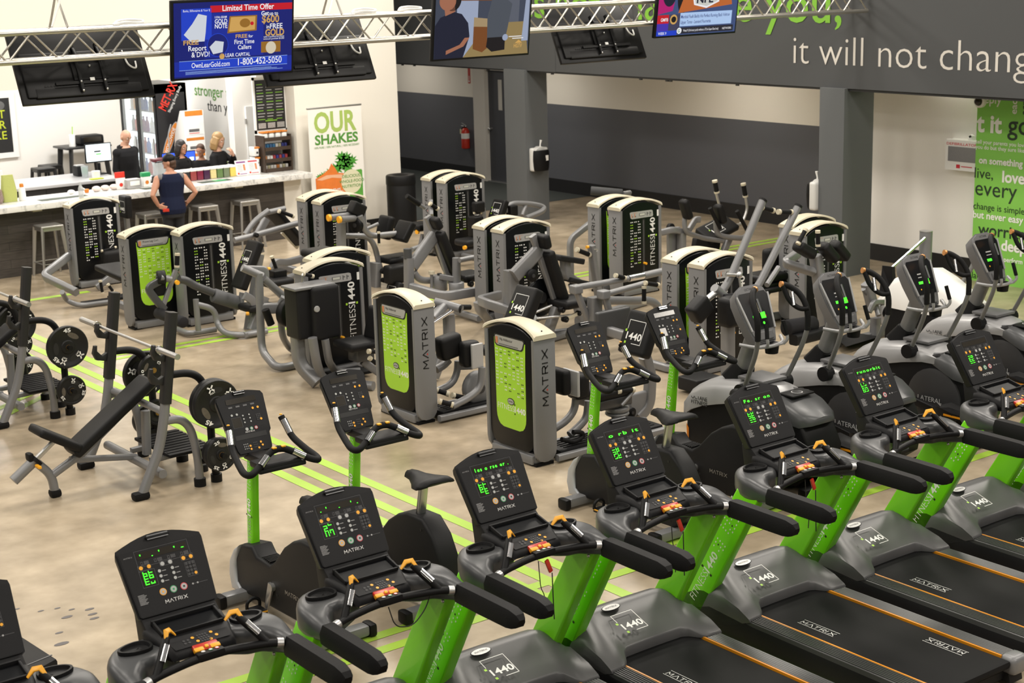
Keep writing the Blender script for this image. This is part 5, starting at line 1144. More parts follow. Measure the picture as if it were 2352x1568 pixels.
m = MB(); m.use(ARMG); m.tube([(ox+.22, oy-.2, .85), (ox+.24, oy-.35, 1.1), (ox+.20, oy-.35, 1.35)], .025, 10, bend=.1); m.build('swing_arm', None, R)
# low black slab by the leftmost treadmill
m = MB(); m.use(BLK2); m.prism([(3.08, 9.95), (3.36, 9.98), (3.40, 9.48), (3.02, 9.30), (2.7, 9.5)], 'z', 0, .12, .02)
m.use(OUTL); m.box((3.2, 9.5, .121), (.4, .012, .004), Matrix.Rotation(.25, 3, 'Z'))
single(m, 'step_platform', 'low black floor slab just right of the cut off treadmill screen', 'platform', (3.1, 9.6, 0))
# ------------------------------------------------------------------ free weight benches (world geometry of the near station, the far one shifted)
XB = mat('plate_rubber', (0.008, 0.008, 0.0085), 0.5, spec=.35, bump=.2, scale=120)
def xmark(m, o, xd, yd, s, mt):
    m.strokes([(-.5, -.5, .5, .5), (-.5, .5, .5, -.5)], o, xd, yd, s, s, s*.30, mt, .002)
    m.text('XULT', Vector(o)-Vector(yd)*(s*.98), xd, yd, s*.42, mt, off=.03, align='c', width=s*1.15, lift=.002)
def plate(c, r, num, label, grp, ang=0, far=False, th=.055):
    # axis along y
    m = MB(); m.use(XB)
    c = Vector(c)
    m.lathe([(.026, -th/2-.004), (r*.30, -th/2-.004), (r*.34, -th/2+.006), (r*.82, -th/2+.006), (r*.86, -th/2-.002), (r*.97, -th/2-.002), (r, -th/2+.008), (r, th/2-.008), (r*.97, th/2), (r*.3, th/2), (.026, th/2)], c, 40, 'y')
    xr, zr = X1, Z1
    N = -Y1
    for k in range(3):
        a = radians(ang+60+120*k); d = Vector((cos(a), 0, sin(a))); t = Vector((-sin(a), 0, cos(a)))
        o = c-Y1*(th/2-.006)+d*(r*.58)
        pts = [(r*.30*cos(q)*(1.0), r*.13*sin(q)) for q in [2*pi*i/14 for i in range(14)]]
        m.poly(o, -t if True else t, d, pts, mat('plate_opening', (.10, .085, .065), .6, var=.3) if k == 0 else BLKP, .001)
    for k in range(2):
        a = radians(ang+90+130*k); d = Vector((cos(a), 0, sin(a))); t = Vector((sin(a), 0, -cos(a)))
        o = c-Y1*(th/2+.0)+d*(r*.72)
        m.text(num, o, t, d, r*.26, WHT, off=.03, align='c', width=r*.36, lift=.006)
    for k in range(2):
        a = radians(ang-40-75*k*(1 if num == '45' else .8)); d = Vector((cos(a), 0, sin(a))); t = Vector((sin(a), 0, -cos(a)))
        xmark(m, c-Y1*(th/2+.004)+d*(r*.72), t, d, r*.22, WHT)
    m.use(mat('brass_hub', (.30, .17, .04), .4, .6, var=.1)); m.cyl(c-Y1*(th/2+.006), c+Y1*(th/2), .026)
    return single(m, 'weight_plate', label, 'weight plate', c, None, grp, 45)
def station(dx, dy, lab, bench_lab, bar_lab, pl):
    D = Vector((dx, dy, 0)); P = lambda *a: Vector(a)+D
    R = thing('incline_bench_press', lab, 'weight bench', tuple(P(5.35, 13.0, 0)))
    UPB = mat('black_upright_cover', (0.012, 0.012, 0.012), .5, var=.1)
    for y in (12.42, 13.59):
        m = MB(); m.use(GRY)
        m.bar([P(5.33, y, .03), P(5.53, y, .42), P(5.60, y, .72), P(5.73, y, 1.56)], .075, .085, bend=.12, up=(0, 1, 0), r=.03)
        m.use(UPB); m.bar([P(5.612, y, .80), P(5.735, y, 1.58)], .085, .10, up=(0, 1, 0), r=.02)
        for z, x in ((1.02, 5.56), (1.22, 5.60)):
            m.prism([(x+dx, z), (x+dx-.045, z+.05), (x+dx-.04, z+.10), (x+dx-.065, z+.10), (x+dx-.085, z+.03), (x+dx-.06, z-.03), (x+dx+.05, z-.06), (x+dx+.08, z+.04)], 'y', y+dy-.025, y+dy+.025, .006)
        m.use(RUB); m.rbox(P(5.32, y, .035), (.15, .10, .07), .03)
        m.build('upright', None, R)
        m = MB(); m.use(GRY); m.tube([P(5.60, y, .645), P(5.74, y, .64), P(5.83, y, .54), P(5.875, y, .28), P(5.88, y, .03)], .037, 12, bend=.10)
        m.use(RUB); m.cyl(P(5.88, y, 0), P(5.88, y, .07), .052); m.build('rear_leg', None, R)
        s = -1 if y < 13 else 1
        m = MB(); m.use(BLK); m.tube([P(5.66, y, 1.04), P(5.86, y, 1.03), P(5.97, y, .95), P(6.02, y, .75), P(6.02, y, .30), P(6.05, y+.02, .05)], .034, 12, bend=.10)
        for z in (.75, .30): m.cyl(P(6.01, y, z), P(6.01, y+s*.26, z), .024); 
        m.cyl(P(6.05, y+.02, 0), P(6.05, y+.02, .07), .05); m.bar([P(5.86, y, .22), P(6.02, y, .22)], .05, .05)
        m.build('plate_horn', None, R)
    m = MB(); m.use(GRY)
    m.bar([P(5.54, 12.42, .18), P(5.54, 13.59, .18)], .075, .075, r=.03)
    m.bar([P(5.62, 12.42, .68), P(5.66, 12.60, .68), P(5.66, 13.40, .68), P(5.62, 13.59, .68)], .06, .06, bend=.08, r=.025)
    m.bar([P(5.66, 13.0, .20), P(5.68, 13.0, .60)], .07, .07); 
    m.build('cross_frame', None, R)
    m = MB(); m.use(GRY)
    m.bar([P(4.79, 13.0, .03), P(4.775, 13.0, .20), P(4.66, 13.0, .33)], .075, .075, bend=.08, up=(0, 1, 0), r=.03)
    m.bar([P(4.785, 13.0, .20), P(5.05, 13.0, .33)], .065, .07, up=(0, 1, 0), r=.025); m.bar([P(4.95, 13.0, .30), P(5.56, 13.0, .20)], .05, .06, up=(0, 1, 0)); m.bar([P(5.05, 13.0, .32), P(5.6, 13.0, .72)], .05, .06, up=(0, 1, 0))
    m.bar([P(4.44, 13.0, .22), P(4.64, 13.0, .36)], .085, .09, up=(0, 1, 0), r=.035)
    m.use(STL); m.bar([P(4.60, 13.0, .33), P(4.86, 13.0, .52)], .04, .04, up=(0, 1, 0))
    m.use(RUB); m.rbox(P(4.79, 13.0, .035), (.10, .10, .07), .03); m.cyl(P(4.635, 13.0, .35), P(4.66, 13.0, .37), .065); m.rbox(P(4.60, 13.0, .40), (.05, .10, .07), .02)
    m.use(ORG); m.rbox(P(4.63, 12.90, .33), (.03, .10, .025), .01); m.build('bench_frame', None, R)
    m = MB(); m.use(PAD)
    a, b = P(4.98, 13.0, .37), P(5.72, 13.0, .87); d = (b-a).normalized(); q = Matrix((d, Y1, d.cross(Y1))).transposed().to_3x3()
    m.rbox((a+b)/2, ((b-a).length+.04, .27, .085), .03, 3, q); m.build('back_pad', None, R)
    m = MB(); m.use(PAD); a, b = P(4.68, 13.0, .62), P(5.00, 13.0, .42); d = (b-a).normalized(); q = Matrix((d, Y1, d.cross(Y1))).transposed().to_3x3()
    m.rbox((a+b)/2, ((b-a).length+.03, .30, .075), .03, 3, q); m.build('seat_pad', None, R)
    m = MB(); m.use(RUB); m.rbox(P(5.92, 13.0, .25), (.42, .74, .03), .01); 
    for i in range(9): m.box(P(5.92, 12.70+i*.075, .268), (.40, .03, .006))
    m.use(GRY); m.bar([P(5.6, 12.8, .20), P(6.1, 12.8, .22)], .05, .05); m.bar([P(5.6, 13.2, .20), P(6.1, 13.2, .22)], .05, .05); m.bar([P(6.09, 12.8, .03), P(6.09, 12.8, .22)], .07, .07); m.bar([P(6.09, 13.2, .03), P(6.09, 13.2, .22)], .07, .07)
    m.use(RUB); m.cyl(P(6.09, 12.8, 0), P(6.09, 12.8, .06), .055); m.cyl(P(6.09, 13.2, 0), P(6.09, 13.2, .06), .055)
    m.build('spotter_platform', None, R)
    m = MB(); m.use(STL); x, z = 5.575, 1.285
    m.cyl(P(x, 12.36, z), P(x, 13.68, z), .014)
    for y0, y1 in ((12.02, 12.36), (13.68, 14.02)): m.cyl(P(x, y0, z), P(x, y1, z), .025)
    m.use(CHR)
    for y in (12.37, 13.67): m.cyl(P(x, y-.015, z), P(x, y+.015, z), .036)
    single(m, 'barbell', bar_lab, 'barbell', P(x, 13.02, z))
    for (x, y, z, r, n, a, lb) in pl: plate(P(x, y, z), r, n, lb, 'weight plates on the bench horns', a)
station(0, 0, 'incline bench press with black pads and round grey legs, standing clear in the left foreground', '', 'bare steel barbell racked above the black incline bench in full view', (
    (6.01, 12.27, .75, .215, '45', 150, 'front 45 plate on the near upper horn of the full incline bench'), (6.01, 12.33, .75, .215, '45', 30, 'rear 45 plate behind the front one on the near upper horn'),
    (6.01, 12.25, .30, .15, '25', 20, 'small 25 plate low on the near horn, just left of the first bike'), (6.01, 12.33, .30, .13, '25', 80, 'smaller plate tucked behind the low 25 plate near the first bike'),
    (6.01, 13.70, .75, .215, '45', 200, 'big 45 plate on the far upper horn, seen between the bench uprights'), (6.01, 13.52, .82, .14, '10', 90, 'small plate in front of the far 45, behind the near bench upright'),
    (6.01, 13.72, .30, .15, '25', 120, 'low 25 plate on the far horn, above the spotter platform'), (6.01, 13.50, .42, .12, '5', 60, 'smallest plate above the low far 25, seen past the back pad')))
station(-.11, 3.02, 'incline bench press cut off by the left photo edge, only uprights and near legs showing', '', 'steel barbell whose end pokes in from the left photo edge', (
    (6.01, 12.26, .75, .215, '45', 0, '45 plate with its number upright at top, near the left edge'), (6.02, 12.38, .62, .12, '10', 40, 'small plate peeking below the upright 45 near the left edge'),
    (6.01, 12.26, .30, .15, '25', 120, 'low 25 plate under the upright 45 near the left edge'),
    (6.01, 13.66, .75, .215, '45', 150, '45 plate at the far left photo edge behind the cut off bench'), (6.01, 13.74, .78, .215, '45', 60, 'rear plate behind the left edge 45'), (6.01, 13.66, .32, .14, '25', 20, 'small low plate behind the cut off bench upright'), (6.01, 13.60, .55, .13, '10', 50, 'middle small plate above the low one behind the cut off bench')))
# ------------------------------------------------------------------ juice bar
def marble_mat():
    m = bpy.data.materials.new('white_marble'); m.use_nodes = True; nt = m.node_tree; b = nt.nodes['Principled BSDF']
    tc = nt.nodes.new('ShaderNodeTexCoord'); n = nt.nodes.new('ShaderNodeTexNoise'); n.inputs['Scale'].default_value = 6; n.inputs['Detail'].default_value = 8; n.inputs['Roughness'].default_value = .7; n.inputs['Distortion'].default_value = 1.2
    r = nt.nodes.new('ShaderNodeValToRGB'); r.color_ramp.elements[0].position = .38; r.color_ramp.elements[1].position = .52
    r.color_ramp.elements[0].color = (.45, .45, .44, 1); r.color_ramp.elements[1].color = (.78, .77, .74, 1)
    nt.links.new(tc.outputs['Object'], n.inputs['Vector']); nt.links.new(n.outputs['Fac'], r.inputs['Fac']); nt.links.new(r.outputs['Color'], b.inputs['Base Color']); b.inputs['Roughness'].default_value = .25
    return m
def plank_mat():
    m = bpy.data.materials.new('charcoal_planks'); m.use_nodes = True; nt = m.node_tree; b = nt.nodes['Principled BSDF']
    tc = nt.nodes.new('ShaderNodeTexCoord'); mp = nt.nodes.new('ShaderNodeMapping'); mp.inputs['Rotation'].default_value = (pi/2, 0, 0)
    br = nt.nodes.new('ShaderNodeTexBrick'); br.inputs['Scale'].default_value = 1; br.inputs['Brick Width'].default_value = 1.4; br.inputs['Row Height'].default_value = .13; br.inputs['Mortar Size'].default_value = .003
    br.inputs['Color1'].default_value = (.040, .034, .030, 1); br.inputs['Color2'].default_value = (.062, .053, .046, 1); br.inputs['Mortar'].default_value = (.02, .018, .016, 1)
    n = nt.nodes.new('ShaderNodeTexNoise'); n.inputs['Scale'].default_value = 12; mp2 = nt.nodes.new('ShaderNodeMapping'); mp2.inputs['Scale'].default_value = (.4, 1, 6)
    mx = nt.nodes.new('ShaderNodeMix'); mx.data_type = 'RGBA'; mx.blend_type = 'OVERLAY'; mx.inputs['Factor'].default_value = .6
    L = nt.links.new
    L(tc.outputs['Object'], mp.inputs['Vector']); L(mp.outputs['Vector'], br.inputs['Vector']); L(tc.outputs['Object'], mp2.inputs['Vector']); L(mp2.outputs['Vector'], n.inputs['Vector'])
    L(br.outputs['Color'], mx.inputs['A']); L(n.outputs['Fac'], mx.inputs['B']); L(mx.outputs['Result'], b.inputs['Base Color']); b.inputs['Roughness'].default_value = .55
    return m
MARB, PLANK = marble_mat(), plank_mat()
R = thing('bar_counter', 'long juice bar counter with dark plank front and white marble top', 'counter', (9, 23.6, 0))
m = MB(); m.use(PLANK); m.bb((2.0, 23.42, 0), (12.98, 23.80, 1.0)); m.build('plank_front', None, R)
m = MB(); m.use(WALL); m.bb((12.98, 23.40, 0), (13.30, 23.98, 1.0)); m.build('end_panel', None, R)
m = MB(); m.use(MARB); m.rbox((7.68, 23.55, 1.05), (11.36, .90, .09), .008); m.build('countertop', None, R)
for x in (8.7, 12.05):
    m = MB(); m.use(CRM); m.bb((x-.07, 23.2, .97), (x+.07, 23.42, 1.003)); m.build('bracket', None, R)
R = thing('back_counter', 'lower grey counter behind the bar, drawers along its front', 'counter', (10.4, 27.3, 0))
m = MB(); m.use(mat('charcoal_cabinet', (.030, .030, .033), .5, var=.06)); m.bb((6, 26.72, 0), (11.55, 27.9, .83)); m.use(BLKP)
for x in (9.4, 10.2, 11.0): m.bb((x, 26.71, .1), (x+.008, 26.73, .8))
m.build('cabinet', None, R)
m = MB(); m.use(mat('grey_speckled_top', (.46, .46, .47), .3, var=.12, scale=80)); m.rbox((8.8, 27.3, .855), (5.6, 1.3, .05), .008); m.build('worktop', None, R)
# steel stools
def make_stool(h=.775, mt=ALU, label='', name='bar_stool', s=.20):
    R = thing(name, label, 'stool')
    m = MB(); m.use(mt); m.rbox((0, 0, h-.02), (s*1.75, s*1.75, .04), .018, 3); m.build('seat', None, R)
    for sx in (-1, 1):
        for sy in (-1, 1):
            m = MB(); m.use(mt); m.bar([(sx*s*.74, sy*s*.74, h-.03), (sx*s*1.05, sy*s*1.05, 0)], .065, .035, up=(sx, -sy, 0), r=.008, scale=[1, .6]); m.build('leg', None, R)
    for a, b in (((-1, -1), (1, -1)), ((1, -1), (1, 1)), ((1, 1), (-1, 1)), ((-1, 1), (-1, -1))):
        m = MB(); m.use(mt); m.bar([(a[0]*s*.95, a[1]*s*.95, h*.27), (b[0]*s*.95, b[1]*s*.95, h*.27)], .022, .012); m.build('foot_rail', None, R)
        m = MB(); m.use(mt); m.bar([(a[0]*s*.76, a[1]*s*.76, h-.06), (b[0]*s*.76, b[1]*s*.76, h-.06)], .02, .045); m.build('apron', None, R)
    return R
ST = make_stool()
for i, (x, y, rz_, lb) in enumerate(((8.80, 23.10, .0, 'grey steel bar stool at the left end, left of the corner weight tower'), (10.42, 23.05, 0, 'grey steel bar stool half hidden beside the customer in navy'),
        (11.38, 23.16, 0, 'grey steel bar stool just right of the customer in navy'), (12.13, 23.18, 0, 'grey steel bar stool nearest the right end of the bar'))):
    r = ST if i == 0 else dup(ST, (x, y, 0)); r.location = (x, y, 0); r['label'] = lb; r['group'] = 'steel stools along the bar'
# black table and stools by the back wall
BMET = mat('black_metal', (.012, .012, .013), .4, spec=.5, var=.1)
R = thing('tall_table', 'tall black metal table against the back wall', 'table', (12.30, 30.1, 0))
m = MB(); m.use(BMET); m.rbox((12.30, 30.1, 1.12), (.92, .70, .04), .015); m.build('table_top', None, R)
for sx in (-1, 1):
    for sy in (-1, 1):
        m = MB(); m.use(BMET); m.bar([(12.3+sx*.34, 30.1+sy*.26, 1.1), (12.3+sx*.42, 30.1+sy*.33, 0)], .10, .06, up=(sx, -sy, 0), scale=[1, .7]); m.build('leg', None, R)
BS = make_stool(.80, BMET, '', 'black_stool', .21)
for i, (x, y, lb) in enumerate(((11.42, 29.95, 'black metal stool left of the tall black table'), (11.70, 30.3, 'black metal stool tucked behind the first, under the tall table'))):
    r = BS if i == 0 else dup(BS, (x, y, 0)); r.location = (x, y, 0); r['label'] = lb; r['group'] = 'black stools at the tall table'
m = MB(); m.use(BLK); m.rbox((12.45, 30.1, 1.235), (.48, .36, .19), .05, 3); m.use(SMK); m.rbox((12.45, 29.93, 1.25), (.36, .03, .10), .01)
single(m, 'case', 'black boxy case lying on the tall black table', 'case', (12.45, 30.1, 1.14))
m = MB(); m.use(WHT); m.lathe([(.06, 1.14), (.065, 1.35), (.055, 1.37)], (12.06, 30.0, 0), 14); m.use(GRN); m.cyl((12.08, 30.0, 1.37), (12.09, 30.0, 1.52), .008)
single(m, 'drink_cup', 'white cup with a straw on the tall black table', 'cup', (12.06, 30.0, 1.14))
# poster
R = thing('framed_poster', 'white framed dark poster with lime words on the far left wall', 'poster', (10.6, 30.58, 1.7))
m = MB(); m.use(WHT); 
for a, b in (((9.6, 30.54, .98), (11.20, 30.60, 1.08)), ((11.10, 30.54, 1.08), (11.20, 30.60, 2.12)), ((9.6, 30.54, 2.12), (11.20, 30.60, 2.22))): m.bb(a, b)
m.build('frame', None, R)
m = MB(); m.use(BLKP); m.bb((9.6, 30.56, 1.08), (11.10, 30.59, 2.12))
YEL = mat('lime_poster_print', (.50, .58, .02), .6, var=.05)
for s, z in (('EAT', 1.74), ('BETTER', 1.54), ('SHAKE', 1.34)): m.text(s, (11.00, 30.56, z), X1, Z1, .22, YEL, off=.006, align='r', lift=.002)
m.use(mat('poster_grey_photo', (.12, .12, .12), .6, var=.5, scale=6)); m.poly((10.85, 30.56, 1.98), X1, Z1, [(.16*cos(a*pi/8), .10*sin(a*pi/8)) for a in range(16)], m.mats[-1], .002)
m.build('print', None, R)
# drinks cooler
R = thing('drinks_cooler', 'tall black drinks cooler with lit glass doors and MET-RX side panel', 'refrigerator', (12.5, 27.2, 0))
CB = mat('cooler_black', (.010, .010, .012), .35, var=.1)
m = MB(); m.use(CB); m.bb((12.25, 26.50, 0), (12.84, 26.55, 2.46)); m.bb((12.25, 27.95, 0), (12.84, 28.0, 2.46)); m.bb((12.80, 26.5, 0), (12.84, 28.0, 2.46)); m.bb((12.25, 26.5, 2.30), (12.84, 28.0, 2.46)); m.bb((12.25, 26.5, 0), (12.84, 28.0, .25)); m.bb((12.25, 27.23, .2), (12.30, 27.27, 2.35))
REDL = mat('red_logo_print', (.62, .03, .015), .5, var=.03); ORL = mat('orange_logo_print', (.62, .20, .02), .5, var=.3, scale=8)
dd = Vector((.50, 0, .866)); nn = Vector((-.866, 0, .5))
m.text('MET-RX', (12.42, 26.50, 1.98), dd, nn, .22, REDL, off=.02, width=.52, lift=.003); m.text('Shaping Every Body', (12.50, 26.50, 1.95), dd, nn, .07, WHT, width=.52, lift=.003)
d2 = Vector((.42, 0, .907)); n2 = Vector((-.907, 0, .42)); c2 = Vector((12.46, 26.50, 1.46))
m.poly(c2, d2, n2, [(.36*cos(a*pi/12), .075*sin(a*pi/12)) for a in range(24)], WHD, .002); m.poly(c2, d2, n2, [(.34*cos(a*pi/12), .062*sin(a*pi/12)) for a in range(24)], ORL, .003)
m.text('WORLDWIDE', c2-d2*.24-n2*.03, d2, n2, .085, WHT, off=.01, width=.48, lift=.005)
m.use(WHD); m.tube([(12.36, 26.495, 1.15), (12.45, 26.495, 1.35), (12.42, 26.495, 1.55), (12.5, 26.495, 1.75)], .012, 5, bend=.1)
m.build('cabinet', None, R)
CL = mat('cooler_glow_liner', (.78, .86, .88), .5, emit=1.6)  # plain white liner made to glow, standing in for light inside the cooler
m = MB(); m.use(CL); m.bb((12.74, 26.55, .25), (12.79, 27.95, 2.30)); m.bb((12.30, 27.90, .25), (12.74, 27.94, 2.30)); m.build('glow_liner', None, R)
m = MB(); m.use(mat('cooler_tube_light', (.9, .97, 1.0), .5, emit=5)); m.cyl((12.30, 26.62, .35), (12.30, 26.62, 2.25), .03, n=8); m.build('tube_light', None, R)
for k in range(5):
    m = MB(); m.use(STL); m.bb((12.34, 26.55, .42+k*.38), (12.74, 27.95, .435+k*.38)); m.build('shelf', None, R)
rb = random.Random(4)
GLS = mat('cooler_glass', (.8, .85, .86), .05, alpha=.22, spec=.5)
for y0, y1 in ((26.52, 27.25), (27.26, 27.98)):
    m = MB(); m.use(CB)
    for a, b in (((12.22, y0, .26), (12.26, y0+.05, 2.30)), ((12.22, y1-.05, .26), (12.26, y1, 2.30)), ((12.22, y0, .26), (12.26, y1, .33)), ((12.22, y0, 2.23), (12.26, y1, 2.30))): m.bb(a, b)
    df = m.build('door', None, R); m = MB(); m.use(GLS); m.bb((12.235, y0+.05, .33), (12.245, y1-.05, 2.23)); m.build('pane', None, df); m = MB(); m.use(STL); m.cyl((12.20, y0+.08, .9), (12.20, y0+.08, 1.5), .015); m.build('handle', None, df)
BC = [mat('bottle_%s' % n, c, .3, var=.05) for n, c in (('red', (.45, .04, .04)), ('blue', (.05, .12, .45)), ('white', (.7, .7, .7)), ('orange', (.6, .25, .04)), ('grey', (.25, .26, .28)), ('purple', (.2, .05, .2)))]
def bottle_proto(mt):
    m = MB(); m.use(mt); m.lathe([(.034, 0), (.036, .02), (.036, .14), (.014, .19), (.014, .215), (.016, .216), (.016, .235)], (0, 0, 0), 10); return m
bcnt = 0
for k in range(5):
    for j in range(9):
        m = bottle_proto(BC[rb.randrange(6)]); y = 26.66+j*.145+(.06 if j > 3 else 0); p = Vector((12.42, y, .435+k*.38))
        m.v = [v*1.15+p for v in m.v]
        single(m, 'drink_bottle', 'bottle standing on a lit shelf of the tall cooler', 'bottle', p, None, 'bottles inside the cooler', 60)
# hanging menu, shelf rack and goods at the right end
R = thing('menu_board', 'black hanging menu board with rows of green and white text', 'menu board', (13.06, 23.9, 2.0))
m = MB(); m.use(BLKP); m.bb((12.82, 23.90, 1.78), (13.36, 23.93, 2.60))
GT = mat('menu_green_print', (.16, .36, .03), .6, var=.05); rr = random.Random(3)
for c in range(3):
    for j in range(13):
        x = 12.845+c*.175; z = 2.52-j*.048
        m.rect((0, 23.90, 0), X1, Z1, x, z, .10+.04*rr.random(), .013, GT if j % 3 == 0 else WHD, .002)
    for j in range(5): m.rect((0, 23.90, 0), X1, Z1, 12.845+c*.175, 1.88-j*.018, .14, .007, WHT, .002)
m.rect((0, 23.90, 0), X1, Z1, 12.98, 1.915, .22, .02, GT, .003); m.build('board', None, R)
m = MB(); m.use(WHT)
for a, b in (((12.79, 23.91, 1.72), (13.38, 23.95, 1.78)), ((13.36, 23.91, 1.72), (13.385, 23.95, 2.65)), ((12.79, 23.91, 1.72), (12.82, 23.95, 2.65)), ((12.79, 23.91, 2.6), (13.38, 23.95, 2.65))): m.bb(a, b)
m.build('frame', None, R)
R = thing('snack_rack', 'dark wooden snack rack on the right end of the bar top', 'shelf rack', (13.05, 23.8, 1.095))
WD = mat('dark_brown_wood', (.045, .028, .018), .5, bump=.1, scale=40, var=.25)
for x in (12.79, 13.29): m = MB(); m.use(WD); m.bb((x, 23.66, 1.095), (x+.025, 23.95, 1.70)); m.build('side', None, R)
for z in (1.11, 1.27, 1.46, 1.62):
    m = MB(); m.use(WD); m.bb((12.81, 23.66, z), (13.29, 23.95, z+.012)); m.bb((12.81, 23.65, z-.01), (13.29, 23.665, z+.05)); m.build('shelf', None, R)
GD = [(.06, .16, .35), (.05, .20, .40), (.50, .46, .30), (.04, .05, .25), (.55, .20, .05), (.40, .05, .06), (.75, .73, .70)]
k = 0
for z, cs in ((1.48, (0, 1, 0, 1, 6, 2, 3, 3)), (1.29, (4, 6, 6, 5, 3, 5, 3, 5)), (1.13, (6, 2, 6, 6, 4, 6, 2, 6))):
    for j, c in enumerate(cs):
        m = MB(); m.use(mat('snack_wrap_%d' % c, GD[c], .4, var=.15)); p = Vector((12.845+j*.056, 23.78, z)); m.rbox(p+Vector((0, 0, .04)), (.046, .12, .075), .008)
        single(m, 'snack_box', 'small packet standing in the dark wooden snack rack', 'packet', p, None, 'packets in the snack rack', 30)
for j in range(4):
    m = MB(); m.use(WHT); p = Vector((12.86+j*.12, 23.78, 1.635)); m.rbox(p+Vector((0, 0, .055)), (.10, .14, .10), .035); m.use(ORL); m.rbox(p+Vector((0, 0, .115)), (.11, .15, .025), .01)
    single(m, 'snack_bag', 'white and orange snack bag along the top of the wooden rack', 'bag', p, None, 'bags on top of the snack rack', 50)
for i, z in enumerate((1.28, 1.45)):
    m = MB(); m.use(WHT); m.rbox((12.70, 23.85, z), (.10, .16, .15), .01); m.use(ORL); m.rbox((12.72, 23.848, z+.06), (.104, .164, .03), .01); m.use(DGRY); m.dot((12.72, 23.769, z-.02), X1, Z1, 0, 0, .02, DGRY, .002)
    if i == 0: m.use(WHT); m.rbox((12.72, 23.85, 1.15), (.10, .16, .108), .01)
    single(m, 'snack_carton', ('lower' if i == 0 else 'upper')+' white and orange carton stacked left of the wooden rack', 'carton', (12.72, 23.85, z-.075))
for i, (x, rot, lb) in enumerate(((12.37, .12, 'left acrylic price card with purple heading on the bar'), (12.585, .06, 'right acrylic price card with red heading on the bar'))):
    m = MB(); P0 = Vector((x, 23.66, 1.097)); X_ = Vector((1, -.12, 0)).normalized(); Y_ = Vector((-.03, .2, 1)).normalized()
    m.use(WHT); n = X_.cross(Y_)
    m.box(P0+Y_*.125, (.20, .008, .25), Matrix((X_, -n, Y_)).transposed().to_3x3())
    o = P0+n*.004; hd = mat('card_purple' if i == 0 else 'card_red', (.22, .05, .25) if i == 0 else (.5, .06, .10), .5, var=.1)
    m.rect(o, X_, Y_, -.08, .205, .16, .025, hd, .002)
    for j in range(5): m.rect(o, X_, Y_, -.075, .17-j*.025, .09, .008, WHD, .002)
    m.rect(o, X_, Y_, .03, .08, .035, .10, mat('figure_orange', (.55, .22, .10), .5, var=.2), .002); m.rect(o, X_, Y_, -.08, .02, .03, .03, REDL, .002); m.rect(o, X_, Y_, -.04, .02, .12, .012, hd, .002)
    m.use(WHT); m.box(P0+Vector((0, .04, .006)), (.20, .10, .010))
    single(m, 'price_card', lb, 'sign', P0)
JC = [(.70, .66, .58), (.03, .03, .035), (.30, .06, .06), (.20, .02, .05), (.06, .02, .06), (.68, .58, .28), (.12, .20, .07), (.16, .20, .12), (.72, .55, .12)]
for j, c in enumerate(JC):
    R = thing('topping_jar', ('cream', 'black', 'pink red', 'dark red', 'purple black', 'pale yellow', 'green', 'grey green', 'golden')[j]+' filled square topping jar in the white lidded row on the bar', 'jar', (11.27+j*.118, 23.76, 1.097), 'topping jars on the bar')
    p = Vector((11.27+j*.118, 23.76, 1.097))
    m = MB(); m.use(mat('topping_%d' % j, c, .25, var=.15)); m.rbox(p+Vector((0, 0, .075)), (.105, .15, .15), .012); m.build('jar_body', None, R)
    m = MB(); m.use(WHT); m.rbox(p+Vector((0, 0, .165)), (.116, .17, .035), .012); m.build('lid', None, R)
def small(name, lb, cat, p, fn, grp=None):
    m = MB(); fn(m, Vector(p)); return single(m, name, lb, cat, p, None, grp, 50)
def f_bl(m, p):
    m.use(BLK); m.rbox(p+Vector((0, 0, .06)), (.22, .22, .12), .03); m.use(CLR); m.sweep([p+Vector((0, 0, .12)), p+Vector((0, 0, .34))], rrect(.17, .17, .03), None, True, [.8, 1.15]); m.use(mat('dark_red_fruit', (.10, .01, .02), .3, var=.2)); m.rbox(p+Vector((0, 0, .37)), (.22, .2, .06), .03)
small('blender_machine', 'clear bladed blender jug on a black base beside the cap wearer', 'blender', (11.00, 23.85, 1.097), f_bl)
small('napkin_box', 'grey boxed napkin dispenser on the bar left of the blender', 'dispenser', (10.42, 23.62, 1.097), lambda m, p: (m.use(PLAC), m.rbox(p+Vector((0, 0, .075)), (.24, .17, .15), .02), m.use(WHT), m.rbox(p+Vector((0, -.085, .085)), (.16, .02, .07), .008)))
small('flyer_stand', 'small white tent card with a strawberry on the bar', 'sign', (10.24, 23.66, 1.097), lambda m, p: (m.use(WHT), m.rbox(p+Vector((0, 0, .09)), (.15, .03, .18), .006), m.use(REDL), m.rbox(p+Vector((-.01, -.005, .225)), (.16, .03, .09), .006), m.dot(p+Vector((0, -.016, .07)), X1, Z1, 0, 0, .03, REDL, .002)))
small('straw_canister', 'white canister with a green top on the bar beside the blender', 'canister', (10.66, 23.66, 1.097), lambda m, p: (m.use(WHT), m.rbox(p+Vector((0, 0, .08)), (.13, .10, .16), .015), m.use(GRB), m.rbox(p+Vector((0, 0, .19)), (.14, .10, .07), .01), m.dot(p+Vector((.0, -.052, .07)), X1, Z1, 0, 0, .03, ORL, .002)))
for j in range(4):
    small('wrapped_roll', 'pale wrapped bread roll in the row on the bar top', 'bread roll', (9.86+j*.145, 23.72, 1.097), lambda m, p: (m.use(mat('pale_dough', (.72, .62, .57), .5, var=.1, scale=20)), m.ball(p+Vector((0, 0, .04)), (.068, .08, .045), 12, 7)), 'wrapped rolls on the bar')
